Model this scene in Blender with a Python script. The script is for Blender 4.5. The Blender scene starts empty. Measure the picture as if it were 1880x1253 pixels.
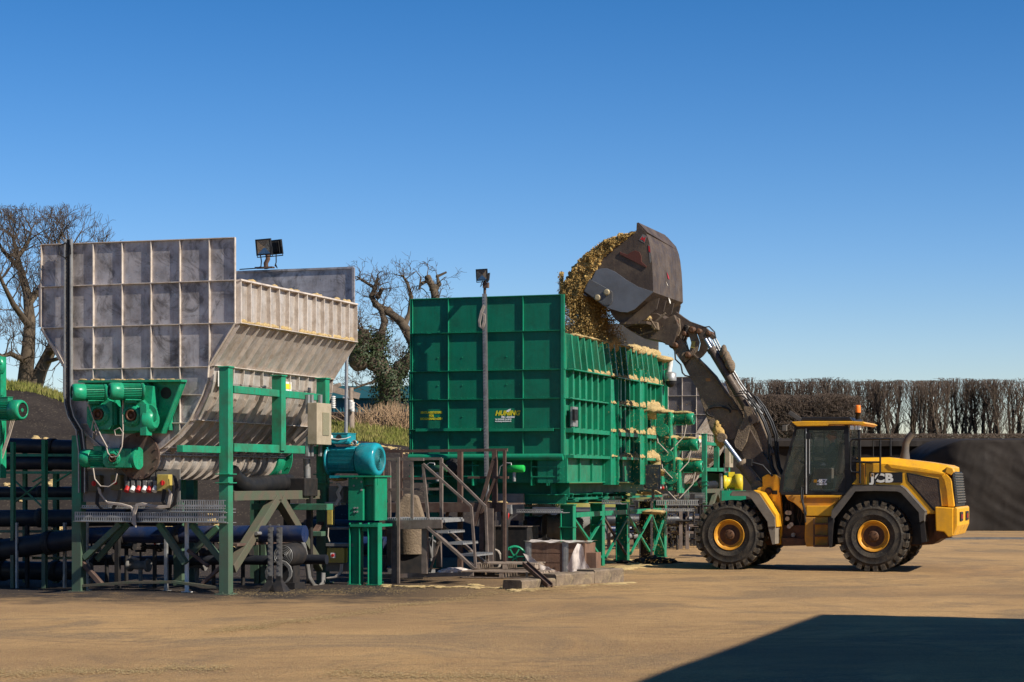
import bpy, bmesh, math, random
from mathutils import Vector, Matrix, noise as mnoise
V = Vector
rnd = random.Random(7)
R = math.radians
scn = bpy.context.scene
COL = scn.collection
# ---------------------------------------------------------------- camera
FPX = 70.0/36.0*1880.0; CX = 940.0; HY = 880.0; CZ = 2.05
cam_d = bpy.data.cameras.new('camera'); cam_d.lens = 70; cam_d.sensor_width = 36
cam_d.shift_y = (HY-626.5)/1880.0; cam_d.clip_end = 6000; cam_d.clip_start = .1
cam = bpy.data.objects.new('camera', cam_d); COL.objects.link(cam)
cam.location = (0, 0, CZ); cam.rotation_euler = (R(90), 0, 0); scn.camera = cam
# ---------------------------------------------------------------- sky and sun
SUN_EL, SUN_AZ = 38.0, -32.5        # azimuth measured from +X towards +Y
w = bpy.data.worlds.new('World'); scn.world = w; w.use_nodes = True
nt = w.node_tree; bg = nt.nodes['Background']
sky = nt.nodes.new('ShaderNodeTexSky'); sky.sky_type = 'NISHITA'; sky.sun_disc = False
sky.sun_elevation = R(SUN_EL); sky.sun_rotation = R(90-SUN_AZ)
sky.altitude = 0; sky.air_density = 1.0; sky.dust_density = 0.1; sky.ozone_density = 2.5
hs = nt.nodes.new('ShaderNodeHueSaturation'); hs.inputs['Saturation'].default_value = 1.3; nt.links.new(sky.outputs[0], hs.inputs['Color'])
tint = nt.nodes.new('ShaderNodeMixRGB'); tint.blend_type = 'MULTIPLY'; tint.inputs[0].default_value = 1; tint.inputs[2].default_value = (.92, .95, 1.20, 1); nt.links.new(hs.outputs[0], tint.inputs[1])
geo = nt.nodes.new('ShaderNodeTexCoord'); sxyz = nt.nodes.new('ShaderNodeSeparateXYZ'); nt.links.new(geo.outputs['Generated'], sxyz.inputs[0])
rmp = nt.nodes.new('ShaderNodeValToRGB'); nt.links.new(sxyz.outputs[2], rmp.inputs[0]); ee = rmp.color_ramp.elements; ee[0].position = .02; ee[0].color = (1.12, 1.06, .98, 1); ee[1].position = .26; ee[1].color = (.40, .73, .80, 1)
e3 = ee.new(.11); e3.color = (.82, .94, .98, 1)
tin2 = nt.nodes.new('ShaderNodeMixRGB'); tin2.blend_type = 'MULTIPLY'; tin2.inputs[0].default_value = 1; nt.links.new(tint.outputs[0], tin2.inputs[1]); nt.links.new(rmp.outputs[0], tin2.inputs[2])
nt.links.new(tin2.outputs[0], bg.inputs[0]); bg.inputs[1].default_value = 0.076
sd = bpy.data.lights.new('sun', 'SUN'); sd.energy = 5.0; sd.angle = R(.5); sd.color = (1, .93, .82)
so = bpy.data.objects.new('sun', sd); COL.objects.link(so)
sv = V((math.cos(R(SUN_EL))*math.cos(R(SUN_AZ)), math.cos(R(SUN_EL))*math.sin(R(SUN_AZ)), math.sin(R(SUN_EL))))
so.rotation_euler = sv.to_track_quat('Z', 'Y').to_euler()
scn.view_settings.view_transform = 'Standard'; scn.view_settings.look = 'None'
scn.view_settings.exposure = .50; scn.view_settings.gamma = 1
# ---------------------------------------------------------------- helpers
def tag(o, label=None, cat=None, group=None, kind=None):
    if label: o['label'] = label
    if cat: o['category'] = cat
    if group: o['group'] = group
    if kind: o['kind'] = kind
    return o
def setting(o, kind='structure'):
    o['kind'] = kind; return o
ANG = 18.74
class Fr:
    """a rotated ground frame; x, y, z = local point under a pixel of the photograph on a local plane"""
    def __init__(s, X, Y, ang=ANG, Z=0):
        s.o = V((X, Y, Z)); s.a = R(ang); s.rot = Matrix.Rotation(-s.a, 3, 'Z'); s.inv = s.rot.inverted()
    def ray(s, px, py):
        d = s.inv @ V(((px-CX)/FPX, 1, (HY-py)/FPX)); o = s.inv @ (V((0, 0, CZ))-s.o); return o, d
    def hit(s, k, px, py, c):
        o, d = s.ray(px, py); t = (c-o[k])/d[k]; return o+d*t
    def x(s, px, py, c=0.): return s.hit(0, px, py, c)
    def y(s, px, py, c=0.): return s.hit(1, px, py, c)
    def z(s, px, py, c=0.): return s.hit(2, px, py, c)
    def world(s, p): return s.rot @ V(p) + s.o
def gpt(px, py, Z=0):
    Y = (CZ-Z)*FPX/(py-HY); return V(((px-CX)*Y/FPX, Y, Z))
def at(px, py, Y): return V(((px-CX)*Y/FPX, Y, CZ+(HY-py)*Y/FPX))
class MB:
    def __init__(s): s.v = []; s.f = []; s.m = []; s.s = []; s.cur = 0; s.sm = False
    def add(s, vs, fs, sm=None):
        b = len(s.v); s.v += [tuple(q) for q in vs]
        for f in fs: s.f.append([b+i for i in f]); s.m.append(s.cur); s.s.append(s.sm if sm is None else sm)
    def poly(s, pts): s.add(pts, [list(range(len(pts)))])
    def prism(s, pts, vec):
        vec = V(vec); n = len(pts); a = [V(p) for p in pts]
        s.add(a+[p+vec for p in a], [list(range(n))[::-1], list(range(n, 2*n))]+[[i, (i+1) % n, n+(i+1) % n, n+i] for i in range(n)])
    def box(s, x0, x1, y0, y1, z0, z1):
        s.prism([(x0, y0, z0), (x1, y0, z0), (x1, y1, z0), (x0, y1, z0)], (0, 0, z1-z0))
    def basis(s, a, b, up):
        d = (V(b)-V(a)); L = d.length; d.normalize(); up = V(up)
        if abs(d.dot(up)) > .98: up = V((0, 1, 0)) if abs(d.y) < .9 else V((1, 0, 0))
        sd_ = d.cross(up).normalized(); u = sd_.cross(d).normalized(); return d, sd_, u, L
    def beam(s, a, b, w_, h, up=(0, 0, 1)):
        d, q, u, L = s.basis(a, b, up); a = V(a); b = V(b)
        c = [q*(-w_/2)+u*(-h/2), q*(w_/2)+u*(-h/2), q*(w_/2)+u*(h/2), q*(-w_/2)+u*(h/2)]
        s.prism([a+k for k in c], b-a)
    def ibeam(s, a, b, w_, h, t=.012, up=(0, 0, 1)):
        d, q, u, L = s.basis(a, b, up); a = V(a); b = V(b); W = w_/2; H = h/2; T = t/2
        pr = [(-W, -H), (W, -H), (W, -H+t), (T, -H+t), (T, H-t), (W, H-t), (W, H), (-W, H), (-W, H-t), (-T, H-t), (-T, -H+t), (-W, -H+t)]
        s.prism([a+q*x+u*y for x, y in pr], b-a)
    def chan(s, a, b, w_, h, t=.01, up=(0, 0, 1)):
        d, q, u, L = s.basis(a, b, up); a = V(a); b = V(b); W = w_/2; H = h/2
        pr = [(-W, -H), (W, -H), (W, H), (-W, H), (-W, H-t), (W-t, H-t), (W-t, -H+t), (-W, -H+t)]
        s.prism([a+q*x+u*y for x, y in pr], b-a)
    def tube(s, pts, r, n=8, rs=None, sm=True, cap=True):
        pts = [V(p) for p in pts]; m = len(pts)
        if m < 2: return
        rs = rs or [r]*m; vs = []; prev = None
        for i, p in enumerate(pts):
            t = (pts[min(i+1, m-1)]-pts[max(i-1, 0)]).normalized()
            if prev is None:
                a = V((0, 0, 1)) if abs(t.z) < .9 else V((1, 0, 0)); q = t.cross(a).normalized()
            else:
                q = prev-t*prev.dot(t)
                q = q.normalized() if q.length > 1e-6 else t.orthogonal().normalized()
            prev = q; u = t.cross(q)
            for k in range(n):
                an = 2*math.pi*k/n; vs.append(p+(q*math.cos(an)+u*math.sin(an))*rs[i])
        fs = []; sms = []
        for i in range(m-1):
            for k in range(n): fs.append([i*n+k, i*n+(k+1) % n, (i+1)*n+(k+1) % n, (i+1)*n+k])
        s.add(vs, fs, sm)
        if cap: s.add(vs[:n], [list(range(n))[::-1]], False); s.add(vs[-n:], [list(range(n))], False)
    def lathe(s, p, ax, prof, n=24, sm=True, cap=True, up=None, a0=0., a1=2*math.pi):
        p = V(p); ax = V(ax).normalized(); q = V(up).normalized() if up else ax.orthogonal().normalized(); u = ax.cross(q)
        full = abs(a1-a0-2*math.pi) < 1e-4; nn = n if full else n+1; vs = []
        for t, r in prof:
            for k in range(nn):
                an = a0+(a1-a0)*k/n; vs.append(p+ax*t+(q*math.cos(an)+u*math.sin(an))*r)
        m = len(prof); fs = []
        for i in range(m-1):
            for k in range(n): k2 = (k+1) % nn; fs.append([i*nn+k, i*nn+k2, (i+1)*nn+k2, (i+1)*nn+k])
        s.add(vs, fs, sm)
        if cap and full:
            s.add(vs[:nn], [list(range(nn))[::-1]], False); s.add(vs[-nn:], [list(range(nn))], False)
    def cyl(s, a, b, r, r2=None, n=16, sm=True):
        a = V(a); b = V(b); s.lathe(a, b-a, [(0, r), ((b-a).length, r if r2 is None else r2)], n, sm)
    def bolts(s, c, ax, rad, n, r=.015, h=.02, a0=0):
        c = V(c); ax = V(ax).normalized(); q = ax.orthogonal().normalized(); u = ax.cross(q)
        for k in range(n):
            an = a0+2*math.pi*k/n; p = c+(q*math.cos(an)+u*math.sin(an))*rad; s.lathe(p, ax, [(0, r), (h, r)], 6, False)
    def blob(s, c, rx, ry, rz, seed=0, sub=3, amp=.25, fr=2.5, floor=None):
        bm = bmesh.new(); bmesh.ops.create_icosphere(bm, subdivisions=sub, radius=1); c = V(c); vs = []
        for v_ in bm.verts:
            k = 1+amp*mnoise.fractal(v_.co*fr+V((seed*7.1, seed*3.3, seed)), .8, 2.2, 4)
            p = V((v_.co.x*rx*k, v_.co.y*ry*k, v_.co.z*rz*k))+c
            if floor is not None and p.z < floor: p.z = floor
            vs.append(p)
        s.add(vs, [[q.index for q in f.verts] for f in bm.faces], True); bm.free()
def obj(name, mb, mats, parent=None, bev=0, label=None, cat=None, group=None, kind=None, weld=True):
    me = bpy.data.meshes.new(name); me.from_pydata(mb.v, [], mb.f)
    if not isinstance(mats, (list, tuple)): mats = [mats]
    for m_ in mats: me.materials.append(m_)
    me.polygons.foreach_set('material_index', mb.m); me.polygons.foreach_set('use_smooth', mb.s)
    bm = bmesh.new(); bm.from_mesh(me)
    bmesh.ops.recalc_face_normals(bm, faces=bm.faces); bm.to_mesh(me); bm.free()
    o = bpy.data.objects.new(name, me); COL.objects.link(o)
    if parent: o.parent = parent
    if bev:
        b = o.modifiers.new('bevel', 'BEVEL'); b.width = bev; b.segments = 2; b.limit_method = 'ANGLE'; b.angle_limit = R(50)
    return tag(o, label, cat, group, kind)
def empty(name, fr, label, cat, group=None, off=(0, 0, 0)):
    o = bpy.data.objects.new(name, None); COL.objects.link(o); o.empty_display_size = .3
    if isinstance(fr, Fr): o.location = fr.world(off); o.rotation_euler = (0, 0, -fr.a)
    else: o.location = fr
    return tag(o, label, cat, group)
def children(o): return [c for c in bpy.data.objects if c.parent == o]
def copy_tree(o, parent=None):
    c = o.copy(); COL.objects.link(c); c.parent = parent
    for ch in children(o): copy_tree(ch, c)
    return c
def text_mb(mb, s_, size, org, xd, yd, off=0., ext=.002, shear=0., xs=1.0, align='LEFT', space=1.):
    cu = bpy.data.curves.new('t', 'FONT'); cu.body = s_; cu.size = size; cu.offset = off; cu.extrude = ext; cu.shear = shear
    cu.align_x = align; cu.space_character = space; cu.resolution_u = 3
    o = bpy.data.objects.new('t', cu); COL.objects.link(o)
    dg = bpy.context.evaluated_depsgraph_get(); me = bpy.data.meshes.new_from_object(o.evaluated_get(dg))
    org = V(org); xd = V(xd).normalized(); yd = V(yd).normalized(); zd = xd.cross(yd)
    mb.add([org+xd*(v_.co.x*xs)+yd*v_.co.y+zd*v_.co.z for v_ in me.vertices], [list(p.vertices) for p in me.polygons], False)
    bpy.data.meshes.remove(me); bpy.data.objects.remove(o); bpy.data.curves.remove(cu)
# ---------------------------------------------------------------- materials
def nodes(name):
    m = bpy.data.materials.new(name); m.use_nodes = True; n = m.node_tree
    return m, n, n.nodes['Principled BSDF']
def ramp(n, fac, stops):
    r = n.nodes.new('ShaderNodeValToRGB'); e = r.color_ramp.elements
    while len(e) < len(stops): e.new(.5)
    for i, (p, c) in enumerate(stops):
        e[i].position = p; e[i].color = (c, c, c, 1) if isinstance(c, (int, float)) else (*c, 1)
    n.links.new(fac, r.inputs[0]); return r.outputs[0]
def noise(n, scale, detail=6, rough=.6, vec=None, dist=0., mapscale=None):
    t = n.nodes.new('ShaderNodeTexNoise'); t.inputs['Scale'].default_value = scale; t.inputs['Detail'].default_value = detail
    t.inputs['Roughness'].default_value = rough; t.inputs['Distortion'].default_value = dist
    if vec is None:
        tc = n.nodes.new('ShaderNodeTexCoord'); vec = tc.outputs['Object']
    if mapscale:
        mp = n.nodes.new('ShaderNodeMapping'); mp.inputs['Scale'].default_value = mapscale; n.links.new(vec, mp.inputs[0]); vec = mp.outputs[0]
    n.links.new(vec, t.inputs['Vector']); return t.outputs['Fac']
def mix(n, fac, a, b, mode='MIX'):
    m = n.nodes.new('ShaderNodeMixRGB'); m.blend_type = mode
    for i, x in ((0, fac), (1, a), (2, b)):
        if isinstance(x, bpy.types.NodeSocket): n.links.new(x, m.inputs[i])
        else: m.inputs[i].default_value = x if i == 0 else (*x, 1)
    return m.outputs[0]
def mat(name, base, dirt=None, amt=.5, scale=3., rough=.5, metal=0., bump=.15, streak=None, speck=None, mud=None, spec=.28, second=None, lo=None, smear=None):
    """base colour with patches of dirt, optional vertical streaks, specks and a muddy band at the foot (mud = z0, z1, colour)"""
    m, n, b = nodes(name); col = base
    if second: col = mix(n, ramp(n, noise(n, scale*.35, 3), [(.35, 0), (.65, 1)]), base, second)
    if dirt:
        f = ramp(n, noise(n, scale, 8, .65), [(lo if lo is not None else .42, 0), (.72, amt)]); col = mix(n, f, col, dirt)
    if streak:
        f = ramp(n, noise(n, 2.2, 6, .7, mapscale=(6, 6, .5)), [(.45, 0), (.75, streak[1])]); col = mix(n, f, col, streak[0])
    if smear:
        f = ramp(n, noise(n, smear[2], 9, .72, dist=1.8), [(.5, 0), (.6, smear[1]*.6), (.72, smear[1])]); col = mix(n, f, col, smear[0])
    if speck:
        f = ramp(n, noise(n, speck[2] if len(speck) > 2 else 60, 3, .7), [(.6, 0), (.68, speck[1])]); col = mix(n, f, col, speck[0])
    if mud:
        tc = n.nodes.new('ShaderNodeTexCoord'); sx = n.nodes.new('ShaderNodeSeparateXYZ'); n.links.new(tc.outputs['Object'], sx.inputs[0])
        a = n.nodes.new('ShaderNodeMath'); a.operation = 'MULTIPLY_ADD'; n.links.new(noise(n, 4, 6), a.inputs[0]); a.inputs[1].default_value = (mud[1]-mud[0])*.9; n.links.new(sx.outputs[2], a.inputs[2])
        mr = n.nodes.new('ShaderNodeMapRange'); mr.inputs[1].default_value = mud[0]+(mud[1]-mud[0])*.45; mr.inputs[2].default_value = mud[1]+(mud[1]-mud[0])*.45; mr.inputs[3].default_value = .75; mr.inputs[4].default_value = 0
        n.links.new(a.outputs[0], mr.inputs[0]); col = mix(n, mr.outputs[0], col, mud[2])
    if isinstance(col, bpy.types.NodeSocket): n.links.new(col, b.inputs['Base Color'])
    else: b.inputs['Base Color'].default_value = (*col, 1)
    b.inputs['Metallic'].default_value = metal; b.inputs['Specular IOR Level'].default_value = spec
    n.links.new(ramp(n, noise(n, scale*2.3, 5), [(.3, max(0, rough-.12)), (.7, min(1, rough+.15))]), b.inputs['Roughness'])
    if bump:
        bp = n.nodes.new('ShaderNodeBump'); bp.inputs['Strength'].default_value = bump; bp.inputs['Distance'].default_value = .02
        n.links.new(noise(n, scale*9, 5), bp.inputs['Height']); n.links.new(bp.outputs[0], b.inputs['Normal'])
    return m
BR = (.10, .07, .045)
m_steel = mat('stainless', (.50, .465, .455), (.11, .095, .085), .85, 2.4, .38, .35, .12, streak=((.22, .18, .155), .45), second=(.38, .355, .36), smear=((.06, .05, .045), .9, 2.1), spec=.3)
m_steelb = mat('stainless_side', (.50, .46, .42), (.24, .18, .12), .6, 2.6, .4, .3, .1, streak=((.26, .20, .14), .5), smear=((.17, .13, .09), .5, 2.5), spec=.4)
m_rib = mat('rib_steel', (.62, .54, .46), (.24, .17, .11), .7, 5, .5, .2, .1)
m_green = mat('green_paint', (.006, .225, .115), (.03, .05, .03), .45, 3., .38, 0, .06, streak=((.02, .10, .06), .35), speck=((.2, .17, .1), .25, 50))
m_gframe = mat('green_frame_paint', (.012, .25, .13), (.05, .06, .035), .7, 3.5, .42, 0, .08, streak=((.06, .07, .05), .5), mud=(.9, 2.1, (.085, .075, .058)))
m_gpanel = mat('green_panel', (.004, .165, .093), (.006, .10, .05), .7, 1.3, .42, 0, .05, spec=.28, smear=((.01, .06, .035), .45, 1.5), streak=((.01, .09, .05), .45), speck=((.25, .2, .12), .35, 90))
m_gside = mat('green_side_panel', (.008, .20, .108), (.03, .08, .045), .6, 2.5, .4, 0, .08, streak=((.10, .09, .05), .5), speck=((.4, .3, .14), .5, 70))
m_gmotor = mat('gear_green', (.010, .27, .135), (.02, .08, .045), .6, 7, .3, 0, .05, speck=((.3, .24, .12), .4, 80))
m_teal = mat('teal_paint', (.010, .26, .31), (.015, .10, .12), .6, 5, .28, 0, .04, speck=((.25, .22, .15), .3, 70))
m_dark = mat('dark_steel', (.016, .015, .015), (.045, .034, .026), .7, 5, .6, 0, .1)
m_black = mat('black_plastic', (.012, .012, .013), (.04, .035, .03), .5, 4, .45, 0, .05)
m_pipe = mat('black_pipe', (.014, .016, .022), (.06, .055, .045), .5, 2., .45, 0, .03)
m_bpipe = mat('blue_pipe', (.010, .024, .075), (.07, .06, .05), .6, 3, .3, 0, .03)
m_rust = mat('rusty_steel', (.075, .046, .036), (.16, .12, .09), .8, 4, .7, 0, .2, streak=((.12, .055, .03), .5))
m_rail = mat('weathered_rail', (.19, .15, .125), (.06, .045, .035), .7, 5, .6, .2, .15)
m_galv = mat('galvanised', (.34, .34, .33), (.16, .14, .12), .6, 8, .45, .5, .05)
m_gbox = mat('grey_box', (.17, .165, .155), (.09, .075, .06), .7, 4, .6, 0, .08)
m_yel = mat('loader_yellow', (.83, .40, .014), (.30, .17, .05), .5, 2.5, .33, 0, .03, streak=((.3, .17, .05), .25), speck=((.25, .16, .08), .25, 60))
m_yeld = mat('dirty_yellow', (.56, .25, .02), (.22, .13, .06), .85, 3, .5, 0, .1, speck=((.25, .18, .1), .5, 50))
m_arm = mat('mud_caked_steel', (.20, .148, .098), (.10, .075, .055), .75, 3, .9, 0, 1., speck=((.36, .27, .15), .7, 32), smear=((.07, .055, .04), .5, 3.5))
m_bkt = mat('bucket_steel', (.055, .040, .032), (.15, .11, .075), .8, 2.2, .55, .1, .25, streak=((.12, .085, .06), .5), speck=((.3, .22, .1), .4, 60))
m_pol = mat('polished_plate', (.16, .165, .175), (.09, .085, .08), .6, 2.4, .42, .35, .05)
m_tyre = mat('tyre_rubber', (.022, .020, .018), (.10, .078, .052), .7, 4, .85, 0, .3, speck=((.3, .23, .13), .6, 55))
m_tread = mat('tyre_tread', (.03, .027, .023), (.19, .145, .09), .85, 6, .9, 0, .3)
m_rim = mat('rim_yellow', (.66, .30, .02), (.20, .10, .04), .7, 6, .45, 0, .08)
m_hub = mat('hub_brown', (.11, .05, .022), (.03, .022, .018), .8, 9, .6, 0, .2)
m_fend = mat('fender_plastic', (.085, .078, .07), (.17, .14, .10), .7, 3, .7, 0, .08)
m_fendd = mat('dusty_fender', (.22, .185, .14), (.10, .08, .06), .6, 3, .85, 0, .15)
m_chrome = mat('chrome', (.24, .28, .36), None, 0, 3, .4, .7, 0)
m_white = mat('white_paint', (.72, .70, .66), (.35, .3, .22), .5, 6, .45, 0, .03)
m_cable = mat('pale_cable', (.42, .36, .30), (.25, .2, .15), .5, 8, .55, 0, 0)
m_org = mat('orange_plastic', (.85, .20, .02), None, 0, 3, .3, 0, 0)
m_red = mat('red_plastic', (.42, .02, .02), (.2, .03, .03), .5, 8, .4, 0, 0)
m_isoy = mat('switch_yellow', (.42, .32, .07), (.2, .16, .07), .7, 7, .5, 0, 0)
m_sil = mat('silage', (.58, .42, .20), (.30, .20, .08), .7, 22, .95, 0, .9, second=(.54, .39, .17), speck=((.16, .10, .04), .7, 60))
m_silb = mat('silage_wet', (.56, .37, .13), (.20, .13, .045), .75, 6, .95, 0, .9, second=(.42, .27, .08), speck=((.06, .045, .02), .7, 30))
m_wood = mat('weathered_wood', (.31, .24, .18), (.09, .065, .05), .7, 6, .85, 0, .3)
m_wood2 = mat('brown_board', (.17, .095, .06), (.07, .045, .035), .8, 3, .8, 0, .2, streak=((.3, .22, .16), .3))
m_conc = mat('concrete', (.19, .14, .095), (.075, .058, .042), .9, 3, .9, 0, .8, smear=((.33, .25, .14), .6, 3), speck=((.4, .3, .15), .5, 40))
m_bark = mat('bark', (.085, .062, .042), (.035, .028, .02), .8, 4, .95, 0, .8, second=(.12, .09, .06))
m_twig = mat('twig', (.085, .062, .045), (.04, .03, .022), .6, 2, .95, 0, 0)
m_hedge = mat('hedge_twig', (.115, .082, .060), (.05, .036, .028), .6, 2, .95, 0, 0)
m_reed = mat('dry_reed', (.36, .24, .14), (.16, .10, .06), .7, 3, .9, 0, 0)
m_ivy = mat('ivy', (.032, .048, .014), (.014, .024, .008), .7, 6, .6, 0, 0)
m_grass = mat('grass', (.15, .16, .03), (.34, .26, .10), .85, 1.5, .9, 0, 0)
m_tarp = mat('black_sheet', (.023, .018, .015), (.050, .040, .031), .7, .7, .8, 0, .35, spec=.12, speck=((.25, .2, .13), .35, 14))
m_cover = mat('clamp_sheet', (.020, .016, .013), (.042, .034, .028), .7, .5, .8, 0, .3, spec=.15)
m_shed = mat('teal_cladding', (.016, .10, .125), (.014, .07, .09), .6, .2, .5, 0, 0)
m_cream = mat('cream_mark', (.75, .70, .60), None, 0, 3, .5, 0, 0)
m_ytext = mat('yellow_mark', (.66, .58, .03), None, 0, 3, .5, 0, 0)
m_wtext = mat('white_mark', (.78, .78, .75), None, 0, 3, .5, 0, 0)
m_film = nodes('stretch_film')[0]
def film():
    n = m_film.node_tree; b = n.nodes['Principled BSDF']; b.inputs['Base Color'].default_value = (.68, .60, .54, 1); b.inputs['Roughness'].default_value = .3
    n.links.new(ramp(n, noise(n, 7, 6, .7, mapscale=(2, 2, .6)), [(.35, .5), (.6, .95)]), b.inputs['Alpha'])
    bp = n.nodes.new('ShaderNodeBump'); bp.inputs['Strength'].default_value = .8; n.links.new(noise(n, 9, 5), bp.inputs['Height']); n.links.new(bp.outputs[0], b.inputs['Normal'])
film()
def glass(name, tint, alpha, rough=.03):
    m, n, b = nodes(name); b.inputs['Base Color'].default_value = (*tint, 1); b.inputs['Roughness'].default_value = rough; b.inputs['Alpha'].default_value = alpha
    b.inputs['Specular IOR Level'].default_value = .8
    return m
m_glass = glass('cab_glass', (.02, .06, .06), .24, .04)
m_lens = mat('lamp_reflector', (.35, .33, .30), (.12, .11, .10), .6, 20, .18, .7, .0)
m_lampw = mat('work_lamp_lens', (.75, .72, .66), None, 0, 3, .15, .2, 0)
# ================================================================ the setting
G = Fr(1.167, 44.0)                                   # green hopper frame, corner on the ground
L = Fr((414-CX)*35.2/FPX, 35.2)                       # stainless hopper frame
J = Fr(8.0, 44.1)                                     # loader frame, rear wheel on the ground
def ground_mat():
    m, n, b = nodes('yard_surface'); tc = n.nodes.new('ShaderNodeTexCoord'); vec = tc.outputs['Object']
    mp = n.nodes.new('ShaderNodeMapping'); mp.inputs['Rotation'].default_value = (0, 0, R(14)); n.links.new(vec, mp.inputs[0]); rv = mp.outputs[0]
    tan, tan2, asp = (.60, .36, .15), (.38, .215, .092), (.16, .115, .082)
    c = mix(n, ramp(n, noise(n, .7, 9, .7, vec=rv, mapscale=(1, .8, 1)), [(.3, 0), (.7, 1)]), tan, tan2)
    f1 = ramp(n, noise(n, .33, 10, .66, vec=rv, dist=1.1, mapscale=(1, .8, 1)), [(.48, 0), (.60, .75)])
    c = mix(n, f1, c, asp)
    wv = n.nodes.new('ShaderNodeTexWave'); wv.wave_type = 'BANDS'; wv.bands_direction = 'Y'; wv.inputs['Scale'].default_value = .22; wv.inputs['Distortion'].default_value = 5.5; wv.inputs['Detail'].default_value = 5; wv.inputs['Detail Scale'].default_value = .5; wv.inputs['Detail Roughness'].default_value = .65
    mp2 = n.nodes.new('ShaderNodeMapping'); mp2.inputs['Rotation'].default_value = (0, 0, R(-10)); mp2.inputs['Scale'].default_value = (.35, 1.3, 1); n.links.new(vec, mp2.inputs[0]); n.links.new(mp2.outputs[0], wv.inputs[0])
    tr = ramp(n, wv.outputs[0], [(.8, 0), (.97, .25)])
    for (cx_, cy_, sc_, st_) in ((14, 66, .62, .5), (-22, 92, .5, .45), (34, 8, .55, .4)):
        wr = n.nodes.new('ShaderNodeTexWave'); wr.wave_type = 'RINGS'; wr.rings_direction = 'Z'; wr.inputs['Scale'].default_value = sc_; wr.inputs['Distortion'].default_value = 1.6; wr.inputs['Detail'].default_value = 3; wr.inputs['Detail Scale'].default_value = .35
        mpr = n.nodes.new('ShaderNodeMapping'); mpr.inputs['Location'].default_value = (-cx_, -cy_, 0); n.links.new(vec, mpr.inputs[0]); n.links.new(mpr.outputs[0], wr.inputs[0])
        mk = n.nodes.new('ShaderNodeMath'); mk.operation = 'MULTIPLY'; n.links.new(ramp(n, wr.outputs[0], [(.8, 0), (.97, st_)]), mk.inputs[0]); n.links.new(ramp(n, noise(n, .16+sc_*.1, 4, .6), [(.48, 0), (.6, 1)]), mk.inputs[1])
        mk2 = n.nodes.new('ShaderNodeMath'); mk2.operation = 'MULTIPLY'; n.links.new(mk.outputs[0], mk2.inputs[0]); n.links.new(ramp(n, noise(n, 5, 5, .7), [(.35, .3), (.6, 1)]), mk2.inputs[1])
        c = mix(n, mk2.outputs[0], c, (.085, .063, .045))
    tm = n.nodes.new('ShaderNodeMath'); tm.operation = 'MULTIPLY'; n.links.new(tr, tm.inputs[0]); n.links.new(ramp(n, noise(n, .18, 3), [(.42, 0), (.6, 1)]), tm.inputs[1])
    c = mix(n, tm.outputs[0], c, (.10, .08, .063))
    g1 = ramp(n, noise(n, 20, 12, .9), [(.45, 0), (.6, 1)]); c = mix(n, ramp(n, g1, [(0, 0), (1, .75)]), c, (.60, .40, .165))
    g2 = ramp(n, noise(n, 55, 4, .8, mapscale=(1, 1, 3)), [(.52, 0), (.7, .8)]); c = mix(n, g2, c, (.12, .082, .05))
    g3 = ramp(n, noise(n, 7, 6, .8), [(.5, 0), (.75, .5)]); c = mix(n, g3, c, (.19, .125, .07))
    c = mix(n, ramp(n, noise(n, .12, 7, .6), [(.44, 0), (.58, .55)]), c, (.27, .165, .08))
    c = mix(n, ramp(n, noise(n, 90, 3, .9), [(.5, 0), (.62, .7)]), c, (.10, .065, .035))
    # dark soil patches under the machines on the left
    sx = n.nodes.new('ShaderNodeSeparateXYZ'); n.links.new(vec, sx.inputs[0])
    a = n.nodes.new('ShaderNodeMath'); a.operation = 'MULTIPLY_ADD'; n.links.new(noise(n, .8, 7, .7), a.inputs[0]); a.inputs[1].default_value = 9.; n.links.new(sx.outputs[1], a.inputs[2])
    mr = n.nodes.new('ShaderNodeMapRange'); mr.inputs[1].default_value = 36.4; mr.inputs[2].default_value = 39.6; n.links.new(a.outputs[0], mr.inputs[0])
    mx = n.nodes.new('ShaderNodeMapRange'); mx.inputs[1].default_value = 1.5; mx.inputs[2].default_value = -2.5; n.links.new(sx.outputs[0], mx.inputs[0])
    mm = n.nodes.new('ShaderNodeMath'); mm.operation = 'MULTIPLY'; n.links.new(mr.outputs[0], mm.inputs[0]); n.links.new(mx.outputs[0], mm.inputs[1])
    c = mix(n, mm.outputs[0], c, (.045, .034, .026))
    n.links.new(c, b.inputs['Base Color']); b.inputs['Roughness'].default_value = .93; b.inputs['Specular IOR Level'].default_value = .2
    bp = n.nodes.new('ShaderNodeBump'); bp.inputs['Strength'].default_value = .9; bp.inputs['Distance'].default_value = .035
    n.links.new(noise(n, 30, 6, .75), bp.inputs['Height']); n.links.new(bp.outputs[0], b.inputs['Normal'])
    return m
def ground():
    g = MB(); xs = [-3000, -60]+[-40+i*.8 for i in range(101)]+[60, 3000]; ys = [-200, 0]+[12+i*.8 for i in range(76)]+[90, 200, 4000]
    for y in ys:
        for x in xs:
            z = .035*mnoise.fractal(V((x*.35, y*.35, 0)), 1, 2, 4) if abs(x) < 50 and 0 < y < 80 else 0
            g.v.append((x, y, z))
    nx = len(xs)
    for j in range(len(ys)-1):
        for i in range(nx-1): g.f.append([j*nx+i, j*nx+i+1, (j+1)*nx+i+1, (j+1)*nx+i]); g.m.append(0); g.s.append(True)
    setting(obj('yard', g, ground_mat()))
ground()
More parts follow.
